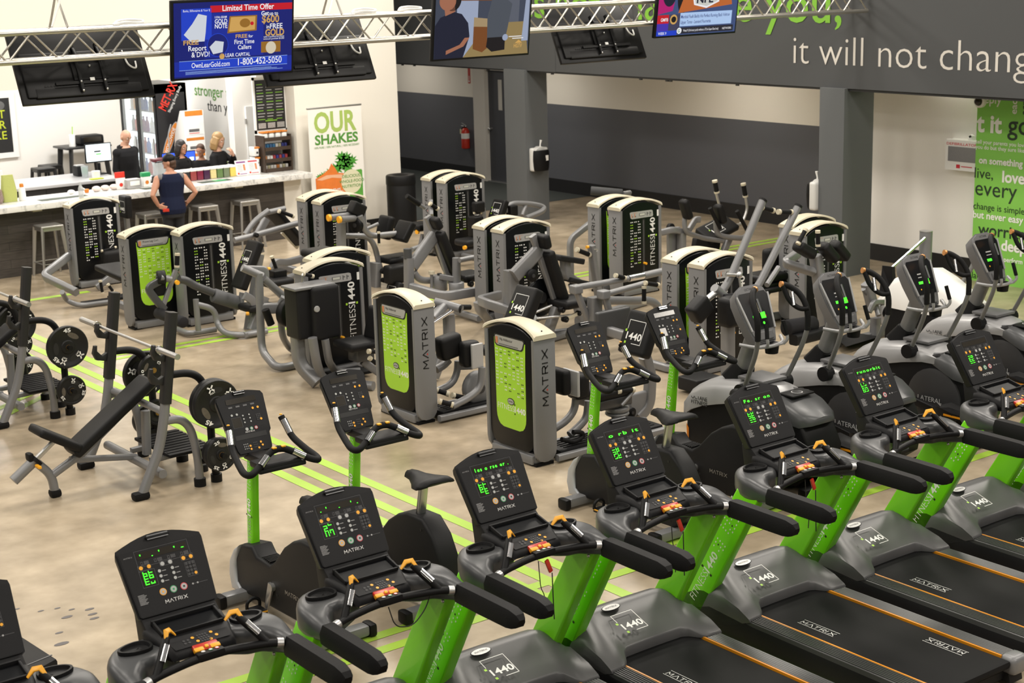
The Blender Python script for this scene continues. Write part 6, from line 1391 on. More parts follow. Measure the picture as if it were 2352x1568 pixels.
small('sauce_cup', 'tiny orange topped cup at the left end of the rolls', 'cup', (9.70, 23.72, 1.097), lambda m, p: (m.use(ORL), m.lathe([(.03, 0), (.04, .05), (.02, .055)], p, 12), m.use(WHT), m.cyl(p+Vector((-.03, 0, .05)), p+Vector((-.10, 0, .10)), .012)))
small('pepper_pot', 'small white pot left of the orange cup on the bar', 'pot', (9.45, 23.72, 1.097), lambda m, p: (m.use(WHT), m.ball(p+Vector((0, 0, .035)), (.06, .05, .035), 12, 7)))
small('snack_pouch', 'tall pale green pouch at the left end of the bar', 'pouch', (8.46, 23.66, 1.097), lambda m, p: (m.use(mat('pale_green_foil', (.42, .46, .14), .4, var=.1)), m.sweep([p, p+Vector((0, 0, .15)), p+Vector((0, .02, .40))], rrect(.22, .10, .03), (0, 1, 0), True, [1, 1.05, .75])))
small('candy_jar', 'jar of dark and pale sweets at the left photo edge of the bar', 'jar', (8.22, 23.6, 1.097), lambda m, p: (m.use(mat('sweet_mix', (.25, .18, .16), .3, var=.8, scale=60)), m.lathe([(.10, 0), (.13, .06), (.11, .20), (.06, .22)], p, 16)))
small('squeeze_bottle', 'white bottle with an orange cap near the left end of the bar', 'bottle', (8.66, 23.66, 1.097), lambda m, p: (m.use(WHT), m.lathe([(.05, 0), (.055, .02), (.05, .16), (.03, .20), (.02, .20)], p, 14), m.use(ORL), m.lathe([(.032, .20), (.028, .25), (.01, .255)], p, 12)))
small('glass_bottle', 'little clear bottle beside the orange capped one', 'bottle', (8.55, 23.76, 1.097), lambda m, p: (m.use(CLR), m.lathe([(.04, 0), (.045, .10), (.02, .15), (.02, .19)], p, 14)))
small('counter_mat', 'green printed mat lying on the bar in front of the rolls', 'mat', (9.2, 23.42, 1.0955), lambda m, p: (m.use(DKG), m.box(p+Vector((0, 0, .002)), (.75, .20, .003))))
small('counter_mat', 'dark mat lying on the bar in front of the napkin box', 'mat', (10.75, 23.4, 1.0955), lambda m, p: (m.use(DKG), m.box(p+Vector((0, 0, .002)), (.55, .2, .003))))
small('counter_mat', 'green glossy mat lying on the bar in front of the jars', 'mat', (11.72, 23.38, 1.0955), lambda m, p: (m.use(DKG), m.box(p+Vector((0, 0, .002)), (.55, .2, .003)), m.use(GRB), m.box(p+Vector((.08, 0, .004)), (.2, .16, .003))))
small('paper_roll', 'white paper towel roll standing on the back counter at far left', 'paper roll', (9.45, 26.95, .882), lambda m, p: (m.use(WHT), m.lathe([(.10, 0), (.10, .30), (.03, .30)], p, 18)))
small('drinking_glass', 'clear glass with green drink on the back counter', 'glass', (11.12, 27.2, .882), lambda m, p: (m.use(CLR), m.lathe([(.05, 0), (.065, .20), (.05, .20)], p, 14), m.use(GRB), m.lathe([(.045, .06), (.05, .16), (.01, .165)], p, 12)))
small('white_tub', 'white tub on the back counter beside the green drink', 'tub', (11.24, 27.0, .882), lambda m, p: (m.use(WHT), m.lathe([(.07, 0), (.075, .12), (.02, .125)], p, 14)))
small('sponge_cloth', 'flat yellow cloth on the back counter edge', 'cloth', (11.16, 26.80, .882), lambda m, p: (m.use(YEL), m.box(p+Vector((0, 0, .008)), (.22, .12, .014))))
R = thing('computer_monitor', 'bright computer monitor behind the bald man', 'monitor', (11.50, 27.45, .882))
p = Vector((11.50, 27.45, .882))
m = MB(); m.use(BLK); m.rbox(p+Vector((0, 0, .38)), (.50, .03, .34), .008); m.build('bezel', None, R)
m = MB(); m.use(mat('monitor_white', (.78, .88, .92), .4, emit=.85)); m.box(p+Vector((0, -.018, .385)), (.46, .006, .30)); m.use(LED); m.box(p+Vector((.0, -.022, .36)), (.10, .004, .02)); m.use(BLKP); m.box(p+Vector((-.02, -.022, .41)), (.12, .004, .025)); m.build('screen', None, R)
m = MB(); m.use(BLK); m.rbox(p+Vector((0, .02, .10)), (.06, .05, .20), .01); m.rbox(p+Vector((0, 0, .01)), (.22, .18, .02), .008); m.build('stand', None, R)
small('cash_printer', 'dark receipt printer with pale lid left of the monitor', 'printer', (11.16, 27.5, .882), lambda m, p: (m.use(BLK2), m.rbox(p+Vector((0, 0, .09)), (.20, .24, .18), .02), m.use(PLAC), m.rbox(p+Vector((-.02, -.03, .19)), (.16, .16, .02), .008)))
for i, (x, lb) in enumerate(((11.98, 'blue screened monitor left of the dark haired woman'), (12.36, 'blue screened monitor right of the dark haired woman'))):
    R = thing('order_screen', lb, 'monitor', (x, 25.6, .95)); m = MB(); m.use(BLK); m.rbox((x, 25.6, 1.24), (.26, .03, .24), .008); m.rbox((x, 25.62, 1.07), (.05, .05, .26), .01); m.rbox((x, 25.6, .96), (.2, .16, .02), .006); m.build('case', None, R)
    m = MB(); m.use(mat('monitor_blue', (.03, .09, .75), .4, emit=1.0)); m.box((x, 25.582, 1.24), (.23, .006, .21)); m.use(mat('monitor_white', (1, 1, 1), emit=1)); m.box((x+.05, 25.578, 1.20), (.08, .004, .10)); m.build('screen', None, R)
m = MB(); m.use(mat('charcoal_cabinet', (.03, .03, .033))); m.bb((11.6, 25.40, 0), (12.75, 25.85, .92)); m.use(MARB); m.bb((11.58, 25.38, .92), (12.77, 25.87, .95)); single(m, 'work_stand', 'work cabinet carrying the two blue screens behind the women', 'cabinet', (12.2, 25.6, 0))
# white and orange display stand
R = thing('supplement_display', 'tall white and orange cardboard display behind the women', 'display stand', (12.95, 26.2, 0))
m = MB(); m.use(WHT); m.prism([(26.0, 0), (26.5, 0), (26.5, 1.2), (26.4, 1.6), (26.15, 2.0), (26.0, 2.0)], 'x', 12.52, 12.90, .005); m.build('body', None, R)
m = MB(); o = (0, 26.0, 0)
for z, h in ((1.93, .09), (1.50, .05), (1.22, .05)): m.rect(o, X1, Z1, 12.54, z-.02, .34, h, ORL, .003)
for z in (1.58, 1.28, 1.0): m.rect(o, X1, Z1, 12.56, z, .30, .16, WHT, .004); m.rect(o, X1, Z1, 12.60, z+.05, .2, .05, OUTL, .006); m.rect(o, X1, Z1, 12.60, z+.02, .2, .012, REDL, .006)
m.build('printed_front', None, R, smooth=0, fix=False)
# roll-up banner
R = thing('rollup_banner', 'tall OUR SHAKES roll up banner against the cream wall', 'banner', (14.0, 23.35, 0))
bo = Vector((0, 23.33, 0)); bx0, bx1 = 13.46, 14.50
m = MB(); m.use(STL); m.rbox(((bx0+bx1)/2, 23.36, .05), (1.12, .22, .10), .03); m.build('base_cassette', None, R)
m = MB(); m.use(STL); m.cyl((13.98, 23.37, .08), (13.98, 23.37, 2.1), .012, n=8); m.build('support_pole', None, R)
m = MB(); m.use(STL); m.rbox(((bx0+bx1)/2, 23.34, 2.115), (1.06, .03, .03), .008); m.build('top_rail', None, R)
m = MB(); m.use(WALLB); m.bb((bx0, 23.33, .08), (bx1, 23.336, 2.11))
LG = mat('light_green_print', (.36, .50, .12), .6, var=.03); MG = mat('mid_green_print', (.08, .27, .04), .6, var=.03); CARR = mat('carrot_print', (.72, .19, .03), .6, var=.15, scale=12)
m.text('OUR', (bx0+.11, 23.33, 1.71), X1, Z1, .47, LG, off=.03, width=.82, lift=.002); m.text('SHAKES', (bx0+.11, 23.33, 1.51), X1, Z1, .225, MG, off=.03, width=.84, lift=.002)
m.text('100% PURE | 100% NATURAL | 100% NECESSARY', (bx0+.09, 23.33, 1.44), X1, Z1, .05, MG, off=.006, width=.88, lift=.002)
rl = random.Random(8)
for (cx, cz, s) in ((.62, 1.03, .13), (.50, .95, .11), (.72, .96, .11), (.80, 1.06, .10), (.60, 1.14, .10), (.70, 1.12, .10), (.36, .90, .08), (.24, .86, .07), (.16, .84, .06)):
    m.poly((bx0+cx, 23.33, cz+.13), X1, Z1, [(s*(1+.35*(-1)**k)*cos(k*pi/9), s*(.8+.3*(-1)**k)*sin(k*pi/9)) for k in range(18)], mat('leaf_print', (.06, .30, .03), .6, var=.3, scale=14), .003)
m.poly((bx0, 23.33, .21), X1, Z1, [(.66, .0), (1.0, .18), (1.0, .80), (.98, .82), (.64, .80)], mat('green_shake_print', (.10, .36, .05), .6, var=.2, scale=10), .002)
m.poly((bx0, 23.33, .21), X1, Z1, [(.10, .0), (.64, .10), (.72, .70), (.64, .78), (.52, .80), (.46, .90), (.40, .97), (.35, .88), (.22, .80), (.08, .74)], CARR, .004)
m.poly((bx0, 23.33, .21), X1, Z1, [(.10, .72), (.20, .70), (.40, .73), (.60, .70), (.68, .73), (.58, .77), (.30, .78)], mat('pale_foam_print', (.78, .45, .28), .6, var=.1), .005)
m.dot((bx0+.78, 23.33, .84), X1, Z1, 0, 0, .205, mat('cream_circle_print', (.70, .68, .48), .6, var=.02), .006, 28)
for s, z in (('DELICIOUS,', .91), ('WHOLE-FOOD', .825), ('NUTRITION', .74)): m.text(s, (bx0+.78, 23.33, z), X1, Z1, .072, MG, off=.008, align='c', lift=.008)
m.text('KNOW THIS...', (bx0+.14, 23.33, .70), X1, Z1, .075, WHT, off=.012, lift=.008)
m.build('printed_sheet', None, R, smooth=0, fix=False)
# trash can
R = thing('trash_can', 'tall black round trash can at the end of the cream wall', 'trash can', (15.05, 23.05, 0))
m = MB(); m.use(BLK); m.lathe([(.24, 0), (.25, .01), (.25, .73), (.245, .74)], (15.05, 23.05, 0), 28); m.build('body', None, R)
m = MB(); m.use(BLK); m.lathe([(.255, .735), (.258, .75), (.255, .87), (.24, .895), (.15, .89), (.10, .86), (.02, .855)], (15.05, 23.05, 0), 28); m.build('lid', None, R)
# water bottle on the corner tower
small('water_bottle', 'small clear water bottle standing on the corner weight tower', 'bottle', (8.86, 21.88, 1.29), lambda m, p: (m.use(CLR), m.lathe([(.035, 0), (.038, .02), (.036, .13), (.014, .19), (.016, .20), (.016, .22)], p, 14)))
# ------------------------------------------------------------------ hall props
R = thing('fire_extinguisher', 'red fire extinguisher hanging on the slate wall beside the door', 'fire extinguisher', (19.46, 27.28, .72))
m = MB(); m.use(REDP); c = (19.46, 27.28, 0); m.lathe([(.03, .62), (.085, .64), (.088, .66), (.088, .98), (.06, 1.04), (.03, 1.06)], c, 18); m.build('cylinder', None, R)
m = MB(); m.use(BLK); m.cyl((19.46, 27.28, 1.06), (19.46, 27.28, 1.11), .028); m.use(STL); m.bar([(19.46, 27.22, 1.10), (19.44, 27.36, 1.16)], .03, .012); m.bar([(19.46, 27.22, 1.09), (19.44, 27.38, 1.10)], .03, .012); m.build('valve_handle', None, R)
m = MB(); m.use(BLK); m.tube([(19.46, 27.30, 1.08), (19.44, 27.38, 1.05), (19.44, 27.385, .80)], .012, 8, bend=.04); m.build('hose', None, R)
m = MB(); m.use(WHT); m.sweep([(19.46, 27.28, .84), (19.46, 27.28, .95)], [(.0885*cos(a), .0885*sin(a)) for a in [2*pi*i/18 for i in range(18)]]); m.use(mat('cream_tag', (.6, .55, .35), .6, var=.03)); m.box((19.38, 27.33, .99), (.006, .06, .10)); m.build('label_wrap', None, R)
m = MB(); m.use(REDP); m.bb((19.545, 27.16, 1.97), (19.552, 27.24, 2.36)); m.text('FIRE', (19.545, 27.20, 2.02), Z1, Y1, .06, WHT, off=.006, lift=.002, valign='m'); m.use(WHT); m.add([(19.542, 27.17, 2.02), (19.542, 27.23, 2.02), (19.542, 27.20, 1.985)], [(0, 1, 2)])
single(m, 'fire_sign', 'narrow red fire extinguisher sign high on the wall by the door', 'sign', (19.548, 27.2, 1.97))
def dispenser(c, label, ang):
    R = thing('wipe_dispenser', label, 'wipe dispenser', (0, 0, 0)); 
    m = MB(); m.use(mat('white_plastic', (.62, .62, .60), .4, var=.02)); m.rbox((-.02, 0, .0), (.12, .34, .40), .04, 3); m.build('back_shell', None, R)
    m = MB(); m.use(BLK); S = []
    for z, k in ((-.19, .86), (-.15, .95), (0, 1.03), (.12, 1.0), (.16, .94)): S.append([(.04+.11*k*cos(a) if cos(a) > 0 else .04, .165*k*sin(a), z) for a in [2*pi*i/20 for i in range(20)]])
    m.rings(S); m.use(WHT); m.box((.145, .05, .03), (.01, .06, .09)); m.build('front_cover', None, R)
    m = MB(); m.use(WHT); m.sweep([(.03, 0, .17), (.03, .0, .25), (.03, .02, .33)], rrect(.05, .03, .01), (0, 1, 0), True, [.8, .5, .9]); m.use(mat('white_plastic', (.62, .62, .60))); m.prism([(-.15, .15), (.15, .15), (.03, .22), (-.03, .22)], 'x', -.06, .06, .01); m.build('wipe_tuft', None, R)
    R.location = c; R.rotation_euler = (0, 0, ang); ORGN[R.name] = Vector(c); return R
dispenser((17.02, 21.70, 1.08), 'black and white wipe dispenser on the left dark column', -pi/2)
dispenser((16.90, 15.24, 1.10), 'white sided wipe dispenser edge on at the right dark column', pi/2)
# defibrillator box
R = thing('defibrillator_cabinet', 'white defibrillator cabinet at the edge of the green mural', 'cabinet', (18.10, 13.68, 1.67))
m = MB(); m.use(WHT); m.bb((18.02, 13.36, 1.46), (18.2, 13.97, 1.87)); m.build('box', None, R)
m = MB(); m.use(mat('grey_glass', (.22, .22, .23), .15, var=.1)); m.bb((18.012, 13.45, 1.58), (18.021, 13.92, 1.78)); m.build('window', None, R)
m = MB(); m.text('DEFIBRILLATOR', (18.018, 13.95, 1.80), -Y1, Z1, .05, REDB, off=.004, lift=.002, width=.50); m.rect((18.018, 13.78, 1.49), -Y1, Z1, 0, 0, .06, .05, REDB, .002); m.rect((18.018, 13.70, 1.51), -Y1, Z1, 0, 0, .18, .012, REDB, .002); m.build('lettering', None, R, smooth=0, fix=False)
m = MB(); m.use(WHT); m.lathe([(.05, 1.87), (.04, 1.93), (.01, 1.95)], (18.12, 13.62, 0), 12); m.use(BLKP); m.cyl((18.07, 13.62, 1.92), (18.07, 13.60, 1.93), .015, n=8); m.build('alarm_lamp', None, R)
R = thing('dome_camera', 'small dark dome camera at the top of the green mural', 'camera', (17.86, 13.36, 2.42))
m = MB(); m.use(WHT); m.lathe([(.085, 0), (.085, .05), (.07, .06)], (17.95, 13.36, 2.42), 18, Matrix.Rotation(-pi/2, 4, 'Y')); m.build('base', None, R)
m = MB(); m.use(SMK); m.ball((17.89, 13.36, 2.42), .058); m.build('dome', None, R)
# ------------------------------------------------------------------ truss, screens
ALT = mat('truss_aluminium', (.52, .50, .45), .3, .8, bump=.05, scale=60, var=.08)
R = thing('lighting_truss', 'long square aluminium truss carrying the screens', 'truss', (10.2, 14.5, 3.64))
for y in (14.36, 14.64):
    for z in (3.635, 3.89):
        m = MB(); m.use(ALT); m.cyl((3.8, y, z), (16.8, y, z), .026, n=12); m.build('chord', None, R)
n = 54; dx = 13.0/n
def lace(nm, f0, f1):
    m = MB(); m.use(ALT)
    for i in range(n):
        a, b = 3.8+i*dx, 3.8+(i+1)*dx
        m.cyl(f0(a) if i % 2 == 0 else f1(a), f1(b) if i % 2 == 0 else f0(b), .010, n=6)
    m.build('lacing', None, R)
lace('f', lambda x: (x, 14.36, 3.635), lambda x: (x, 14.36, 3.89)); lace('b', lambda x: (x, 14.64, 3.635), lambda x: (x, 14.64, 3.89))
lace('t', lambda x: (x, 14.36, 3.89), lambda x: (x, 14.64, 3.89)); lace('u', lambda x: (x, 14.36, 3.635), lambda x: (x, 14.64, 3.635))
for i, (x, lb) in enumerate(((5.80, 'hanging chain at the left end of the truss'), (8.72, 'hanging chain at the truss between the first two lit screens'), (11.7, 'hanging chain at the truss right of the middle lit screen'))):
    m = MB(); m.use(ALT)
    top = Vector((x, 14.5, 5.2)); mid = Vector((x, 14.5, 4.22))
    for q in ((14.36), (14.64)): m.tube([mid, (x+(.03 if q < 14.5 else -.03), q, 3.92)], .012, 6)
    k = 0; z = 4.22
    while z < 5.15:
        if k % 2: m.box((x, 14.5, z+.028), (.03, .008, .055))
        else: m.box((x, 14.5, z+.028), (.008, .03, .055))
        z += .045; k += 1
    m.use(WHT); m.tube([(x+.02, 14.49, 4.6), (x+.03, 14.45, 4.2), (x-.05, 14.40, 4.05), (x-.12, 14.36, 3.93)], .010, 6, bend=.1)
    single(m, 'hanging_chain', lb, 'chain', top, None, None)
for i, x in enumerate((6.45, 9.05, 9.62, 12.6)):
    m = MB(); m.use(WHT)
    for r_ in (0, 1): m.tube([(x-.16, 14.40, 3.92), (x-.10, 14.45, 3.945+r_*.012), (x+.05, 14.50, 3.95+r_*.012), (x+.18, 14.46, 3.94+r_*.01), (x+.12, 14.38, 3.93), (x-.05, 14.36, 3.93+r_*.012), (x-.16, 14.41, 3.92)], .010, 6, bend=.05)
    single(m, 'cable_coil', ('white cable coil on the truss beside the first lit screen', 'white cable coil on the truss right of the hanging chain', 'white cable coil on the truss touching the middle lit screen', 'white cable coil on the truss beyond the middle lit screen')[i], 'cable', (x, 14.45, 3.93))
TVB = mat('tv_black', (.006, .006, .0065), .4, spec=.25, bump=.05, scale=100, var=.1)
def ecol(name, c, e=.95):
    return mat('screen_'+name, c, .5, emit=e, dark=True, spec=.08)
def tv(x0, x1, yb, zb, tilt, front, label, back_detail=True):
    W = x1-x0; H_ = W*.575; s = -1 if front else 1
    U = Vector((0, s*sin(radians(tilt)), cos(radians(tilt)))); N = X1.cross(U)  # N points to -y
    O = Vector((x0, yb, zb))
    R = thing('television', label, 'television', (x0+W/2, yb, zb), 'televisions on the truss')
    q = Matrix((X1, -N, U)).transposed().to_3x3()
    m = MB(); m.use(TVB); m.rbox(O+X1*W/2+U*H_/2-N*.0, (W, .045, H_), .012, 2, q)
    if not front:
        m.rbox(O+X1*W/2+U*H_*.36+N*.03, (W*.92, .05, H_*.58), .02, 2, q); m.rbox(O+X1*W*.5+U*H_*.12+N*.035, (W*.8, .05, H_*.13), .015, 2, q)
        for i in range(9): m.box(O+X1*(W*.18+i*.03)+U*H_*.2+N*.06, (.02, .004, .012), q)
    m.build('housing', None, R)
    if not front:
        m = MB(); m.use(BLK)
        for x in (.44, .62): m.bar([O+X1*W*x+U*H_*.10+N*.075, O+X1*W*x+U*H_*.72+N*.075], .05, .03, up=X1); m.bar([O+X1*W*x+U*H_*.66+N*.075, Vector((x0+W*x, 14.68, 3.63))], .05, .03, up=X1)
        m.box(O+X1*W*.53+U*H_*.40+N*.07, (W*.26, .02, H_*.30), q); m.box(O+X1*W*.53+U*H_*.22+N*.07, (W*.55, .02, .03), q)
        m.use(STL)
        for x, z in ((.44, .22), (.62, .22), (.53, .42), (.44, .62), (.62, .62), (.44, .10), (.62, .10)): m.ball(O+X1*W*x+U*H_*z+N*.095, .012, 8, 5)
        m.use(WHT); m.box(O+X1*W*.53+U*H_*.25+N*.085, (.045, .006, .03), q); m.build('wall_mount', None, R)
        m = MB(); m.use(WHT); m.tube([O+X1*W*.82+U*H_*.62+N*.05, O+X1*W*.83+U*H_*.40+N*.08, O+X1*W*.89+U*H_*.34+N*.08, O+X1*W*.90+U*H_*.46+N*.06], .009, 6, bend=.05); m.build('cable', None, R)
    else:
        m = MB(); m.use(BLK)
        for x in (.42, .58): m.bar([O+X1*W*x+U*H_*.3-N*.04, Vector((x0+W*x, 14.325, 3.64))], .05, .03, up=X1)
        m.build('wall_mount', None, R)
    return R, O+N*.024, U, N, W, H_
for x0, x1, lb in ((5.44, 6.75, 'black television seen from behind at the left end of the truss'), (7.98, 9.29, 'black television seen from behind right of the gold advert screen'), (11.82, 13.13, 'black television seen from behind left of the football screen')):
    tv(x0, x1, 14.62, 3.22, 25, False, lb)
# gold advert
R, O, U, N, W, H_ = tv(6.77, 8.09, 14.28, 3.375, 8, True, 'lit television showing a blue gold advert with a phone number')
m = MB(); b = .025; BL = ecol('deep_blue', (.006, .012, .16)); BL2 = ecol('blue', (.012, .05, .55)); W1 = ecol('white', (.85, .85, .88)); RD = ecol('red', (.55, .008, .02)); GO = ecol('gold', (.62, .36, .10)); GD_ = ecol('dark_gold', (.30, .14, .02)); PB = ecol('pale_blue', (.30, .45, .80))
w, h = W-2*b, H_-2*b
def r_(x, y, ww, hh, mt, l=.002): m.rect(O, X1, U, b+x*w, b+y*h, ww*w, hh*h, mt, l)
def t_(s, x, y, sz, mt, al='l', wd=None, off=.01, l=.006): m.text(s, O+X1*(b+x*w)+U*(b+y*h), X1, U, sz, mt, off=off, align=al, width=wd and wd*w, lift=l)
def p_(pts, mt, l=.003): m.poly(O, X1, U, [(b+x*w, b+y*h) for x, y in pts], mt, l)
def e_(x, y, rx, ry, mt, l=.004): p_([(x+rx*cos(a*pi/12), y+ry*sin(a*pi/12)) for a in range(24)], mt, l)
r_(0, 0, 1, 1, BL); r_(.25, .25, .5, .6, ecol('mid_blue', (.008, .022, .30)), .0025); r_(0, .02, 1, .2, ecol('mid_blue', (.008, .022, .30)), .0025)
r_(.30, .86, .70, .09, RD, .003); t_('Limited Time Offer', .62, .875, .075, W1, 'c', .44, .015)
r_(.06, .50, .25, .42, BL2, .003); p_([(.14, .48), (.08, .58), (.15, .72), (.20, .85), (.27, .82), (.26, .60), (.25, .48)], ecol('glove', (.62, .66, .72)), .004)
t_('Banks, Billionaires & Your $', .075, .88, .03, W1, 'l', .22, 0); t_('1/10th GRAM', .335, .78, .03, W1, 'l', .10); t_('GOLD', .335, .71, .06, W1, 'l', .105, .02); t_('NOTE', .335, .645, .06, W1, 'l', .105, .02)
p_([(.44, .57), (.69, .59), (.695, .80), (.46, .80)], GD_, .004); p_([(.455, .59), (.675, .605), (.68, .785), (.47, .785)], GO, .005); e_(.59, .70, .045, .06, GD_, .006); e_(.65, .69, .015, .025, RD, .006)
t_('FREE', .51, .50, .05, GO, 'l', .10, .02); t_('for', .62, .50, .04, W1); t_('First Time', .50, .42, .06, W1, 'l', .17, .012); t_('Callers', .53, .345, .06, W1, 'l', .115, .012)
t_('Get', .73, .79, .06, W1, 'l', .065, .02); t_('up to', .80, .79, .05, W1, 'l', .075); t_('$600', .735, .69, .10, GO, 'l', .15, .02); t_('in', .775, .61, .05, W1); t_('FREE', .805, .605, .07, W1, 'l', .11, .015); t_('GOLD', .765, .51, .09, GO, 'l', .165, .03)
t_('with a qualified purchase', .75, .485, .025, W1, 'l', .18, 0); t_('minimum purchase $5,000', .75, .455, .025, W1, 'l', .18, 0)
r_(.73, .28, .17, .15, GD_, .003); e_(.815, .345, .045, .085, ecol('coin', (.66, .58, .44)), .005)
e_(.36, .42, .09, .16, BL2, .004); e_(.36, .42, .085, .15, BL, .005); p_([(.32, .30), (.29, .40), (.34, .48), (.41, .46), (.40, .32)], ecol('glove', (.62, .66, .72)), .006)
t_('FREE', .075, .445, .06, GO, 'l', .125, .025); t_('Report', .115, .36, .07, W1, 'l', .15, .012); t_('& DVD!', .14, .275, .07, W1, 'l', .15, .012)
e_(.395, .265, .022, .04, GO, .005); t_('LEAR CAPITAL', .425, .25, .05, W1, 'l', .21, .008)
r_(.04, .10, .92, .125, BL2, .003); r_(.04, .222, .92, .006, PB, .004); r_(.04, .10, .92, .006, PB, .004); t_('OwnLearGold.com', .14, .13, .07, W1, 'l', .32, .01); t_('1-800-452-5050', .53, .13, .09, W1, 'l', .38, .012)
for k in range(3): r_(.09, .045+.015*k, .83-.05*k, .006, PB, .004)
m.build('screen', None, R, smooth=0, fix=False)
# kitchen programme
R, O, U, N, W, H_ = tv(9.76, 11.07, 14.28, 3.385, 8, True, 'lit television showing two people in a kitchen')
m = MB(); w, h = W-2*b, H_-2*b
NV = ecol('navy', (.010, .012, .030)); SK = ecol('skin', (.35, .14, .08)); WB = ecol('wall_blue', (.32, .37, .50)); CAB = ecol('cabinet', (.18, .06, .015)); FL = ecol('lino', (.28, .20, .08)); GRJ = ecol('grey_shirt', (.07, .08, .10)); CTR = ecol('counter', (.36, .26, .14)); DW = ecol('doorway', (.10, .11, .14)); HR = ecol('hair', (.008, .006, .008))
r_(0, 0, 1, 1, ecol('dim_blue', (.05, .06, .09))); r_(.22, .0, .22, 1, WB, .003); r_(.60, .45, .28, .55, DW, .003); p_([(.30, .0), (1, .0), (.95, .50), (.62, .50), (.45, .30)], FL, .0032)
p_([(.25, .86), (.62, .84), (.62, 1), (.25, 1)], CAB, .004); p_([(.40, .46), (.60, .43), (.60, .56), (.40, .60)], CTR, .004); p_([(.40, .12), (.50, .06), (.60, .18), (.60, .44), (.40, .46)], CAB, .0045); p_([(.92, .2), (.99, .2), (.99, .95), (.95, .9)], WB, .004)
p_([(.02, 0), (.30, 0), (.36, .32), (.34, .52), (.27, .66), (.18, .70), (.05, .62), (.0, .5), (0, .0)], NV, .005); p_([(.10, .64), (.20, .70), (.19, .84), (.08, .84)], SK, .0055); e_(.12, .86, .085, .14, SK, .006); e_(.17, .88, .09, .17, HR, .0055); e_(.15, .99, .12, .07, HR, .0065); p_([(.12, .06), (.30, .17), (.36, .30), (.31, .30), (.26, .20), (.12, .12)], SK, .007)
p_([(.55, .12), (.72, .10), (.76, .40), (.80, .78), (.72, .88), (.58, .86), (.54, .60)], GRJ, .006); p_([(.54, .14), (.60, .06), (.74, .08), (.74, .28), (.55, .28)], HR, .0065); e_(.67, .97, .05, .09, SK, .007); e_(.74, .27, .03, .05, WB, .007); t_('HGTV', .84, .10, .06, GO, 'l', .09, .02); p_([(.85, .17), (.89, .22), (.93, .17)], GO, .006)
r_(.78, .27, .14, .012, W1, .006); r_(.82, .24, .12, .012, W1, .006)
m.build('screen', None, R, smooth=0, fix=False)
# football programme
R, O, U, N, W, H_ = tv(12.93, 14.27, 14.28, 3.47, 8, True, 'lit television showing a football news desk and ticker')
m = MB(); w, h = W-2*b, H_-2*b
ORD = ecol('desk_orange', (.50, .13, .03)); PUR = ecol('purple', (.06, .03, .40)); MAG = ecol('magenta', (.45, .01, .16)); PBL = ecol('ticker_blue', (.42, .58, .85))
r_(0, 0, 1, 1, ecol('studio', (.05, .08, .20))); r_(.25, .6, .75, .4, ecol('studio_light', (.25, .32, .55)), .003); p_([(0, .35), (.18, .40), (.22, .75), (0, .7)], MAG, .003); e_(.13, .72, .09, .25, NV, .0035); e_(.30, .62, .07, .28, HR, .0036); e_(.86, .80, .06, .22, NV, .0036)
p_([(.25, .36), (.93, .46), (.90, .66), (.34, .76)], ORD, .004); p_([(.40, .72), (.72, .66), (.76, .52), (.60, .42), (.44, .48)], W1, .005); p_([(.42, .70), (.70, .64), (.735, .53), (.60, .45), (.455, .50)], ecol('shield_grey', (.60, .60, .55)), .0055); t_('NFL', .47, .51, .12, NV, 'l', .21, .03)
r_(.28, .14, .66, .22, PBL, .004); t_('Marshall Faulk Builds His Perfect Running Back Voltron', .29, .27, .055, BL, 'l', .62, .006); t_('Upper Torso - Leonard Fournette', .29, .18, .055, BL, 'l', .38, .006)
r_(.0, .20, .14, .14, RD, .004); t_('GMFB', .04, .235, .055, W1, 'l', .09, .012); r_(.0, .08, .14, .12, PUR, .004); t_('WEEK 9', .02, .02, .045, W1, 'l', .10, .01, .008); r_(0, 0, .25, .08, BL2, .004); e_(.20, .26, .045, .08, GO, .005); e_(.20, .26, .03, .05, HR, .006); r_(.14, .08, .14, .26, ecol('ticker_dark', (.05, .05, .10)), .0035)
r_(.25, .02, .72, .10, ecol('ticker_black', (.02, .02, .03)), .004); e_(.28, .07, .03, .05, W1, .0055); t_('G', .262, .045, .05, GRB, 'l', None, .02, .007); t_('Week 9 (3rd-most yards without a TD in Super Bowl era)', .33, .05, .04, W1, 'l', .45, .004); t_('NETWORK', .83, .05, .035, W1, 'l', .12, .01)
m.build('screen', None, R, smooth=0, fix=False)
# ------------------------------------------------------------------ people (local: facing -y, feet at the origin)
SKIN = mat('skin_light', (.56, .31, .21), .5, bump=.05, scale=200, var=.05); SKIN2 = mat('skin_warm', (.50, .25, .16), .5, bump=.05, scale=200, var=.05)
def remesh(o, vox, sm=4):
    md = o.modifiers.new('remesh', 'REMESH'); md.mode = 'VOXEL'; md.voxel_size = vox; md.use_smooth_shade = True
    if sm: s2 = o.modifiers.new('smooth', 'SMOOTH'); s2.factor = .5; s2.iterations = sm
    return o
def er(c, rx, ry, z, n=20, p=1.0): return [(c[0]+rx*cos(a), c[1]+ry*sin(a), z) for a in [2*pi*i/n for i in range(n)]]
TORSO = [(.80, .155, .11, 0), (.90, .168, .125, .0), (1.0, .155, .115, 0), (1.10, .145, .105, -.005), (1.22, .160, .112, -.01), (1.34, .178, .115, -.005), (1.42, .165, .098, 0), (1.465, .10, .078, .01), (1.50, .060, .062, .01), (1.56, .054, .058, .0)]
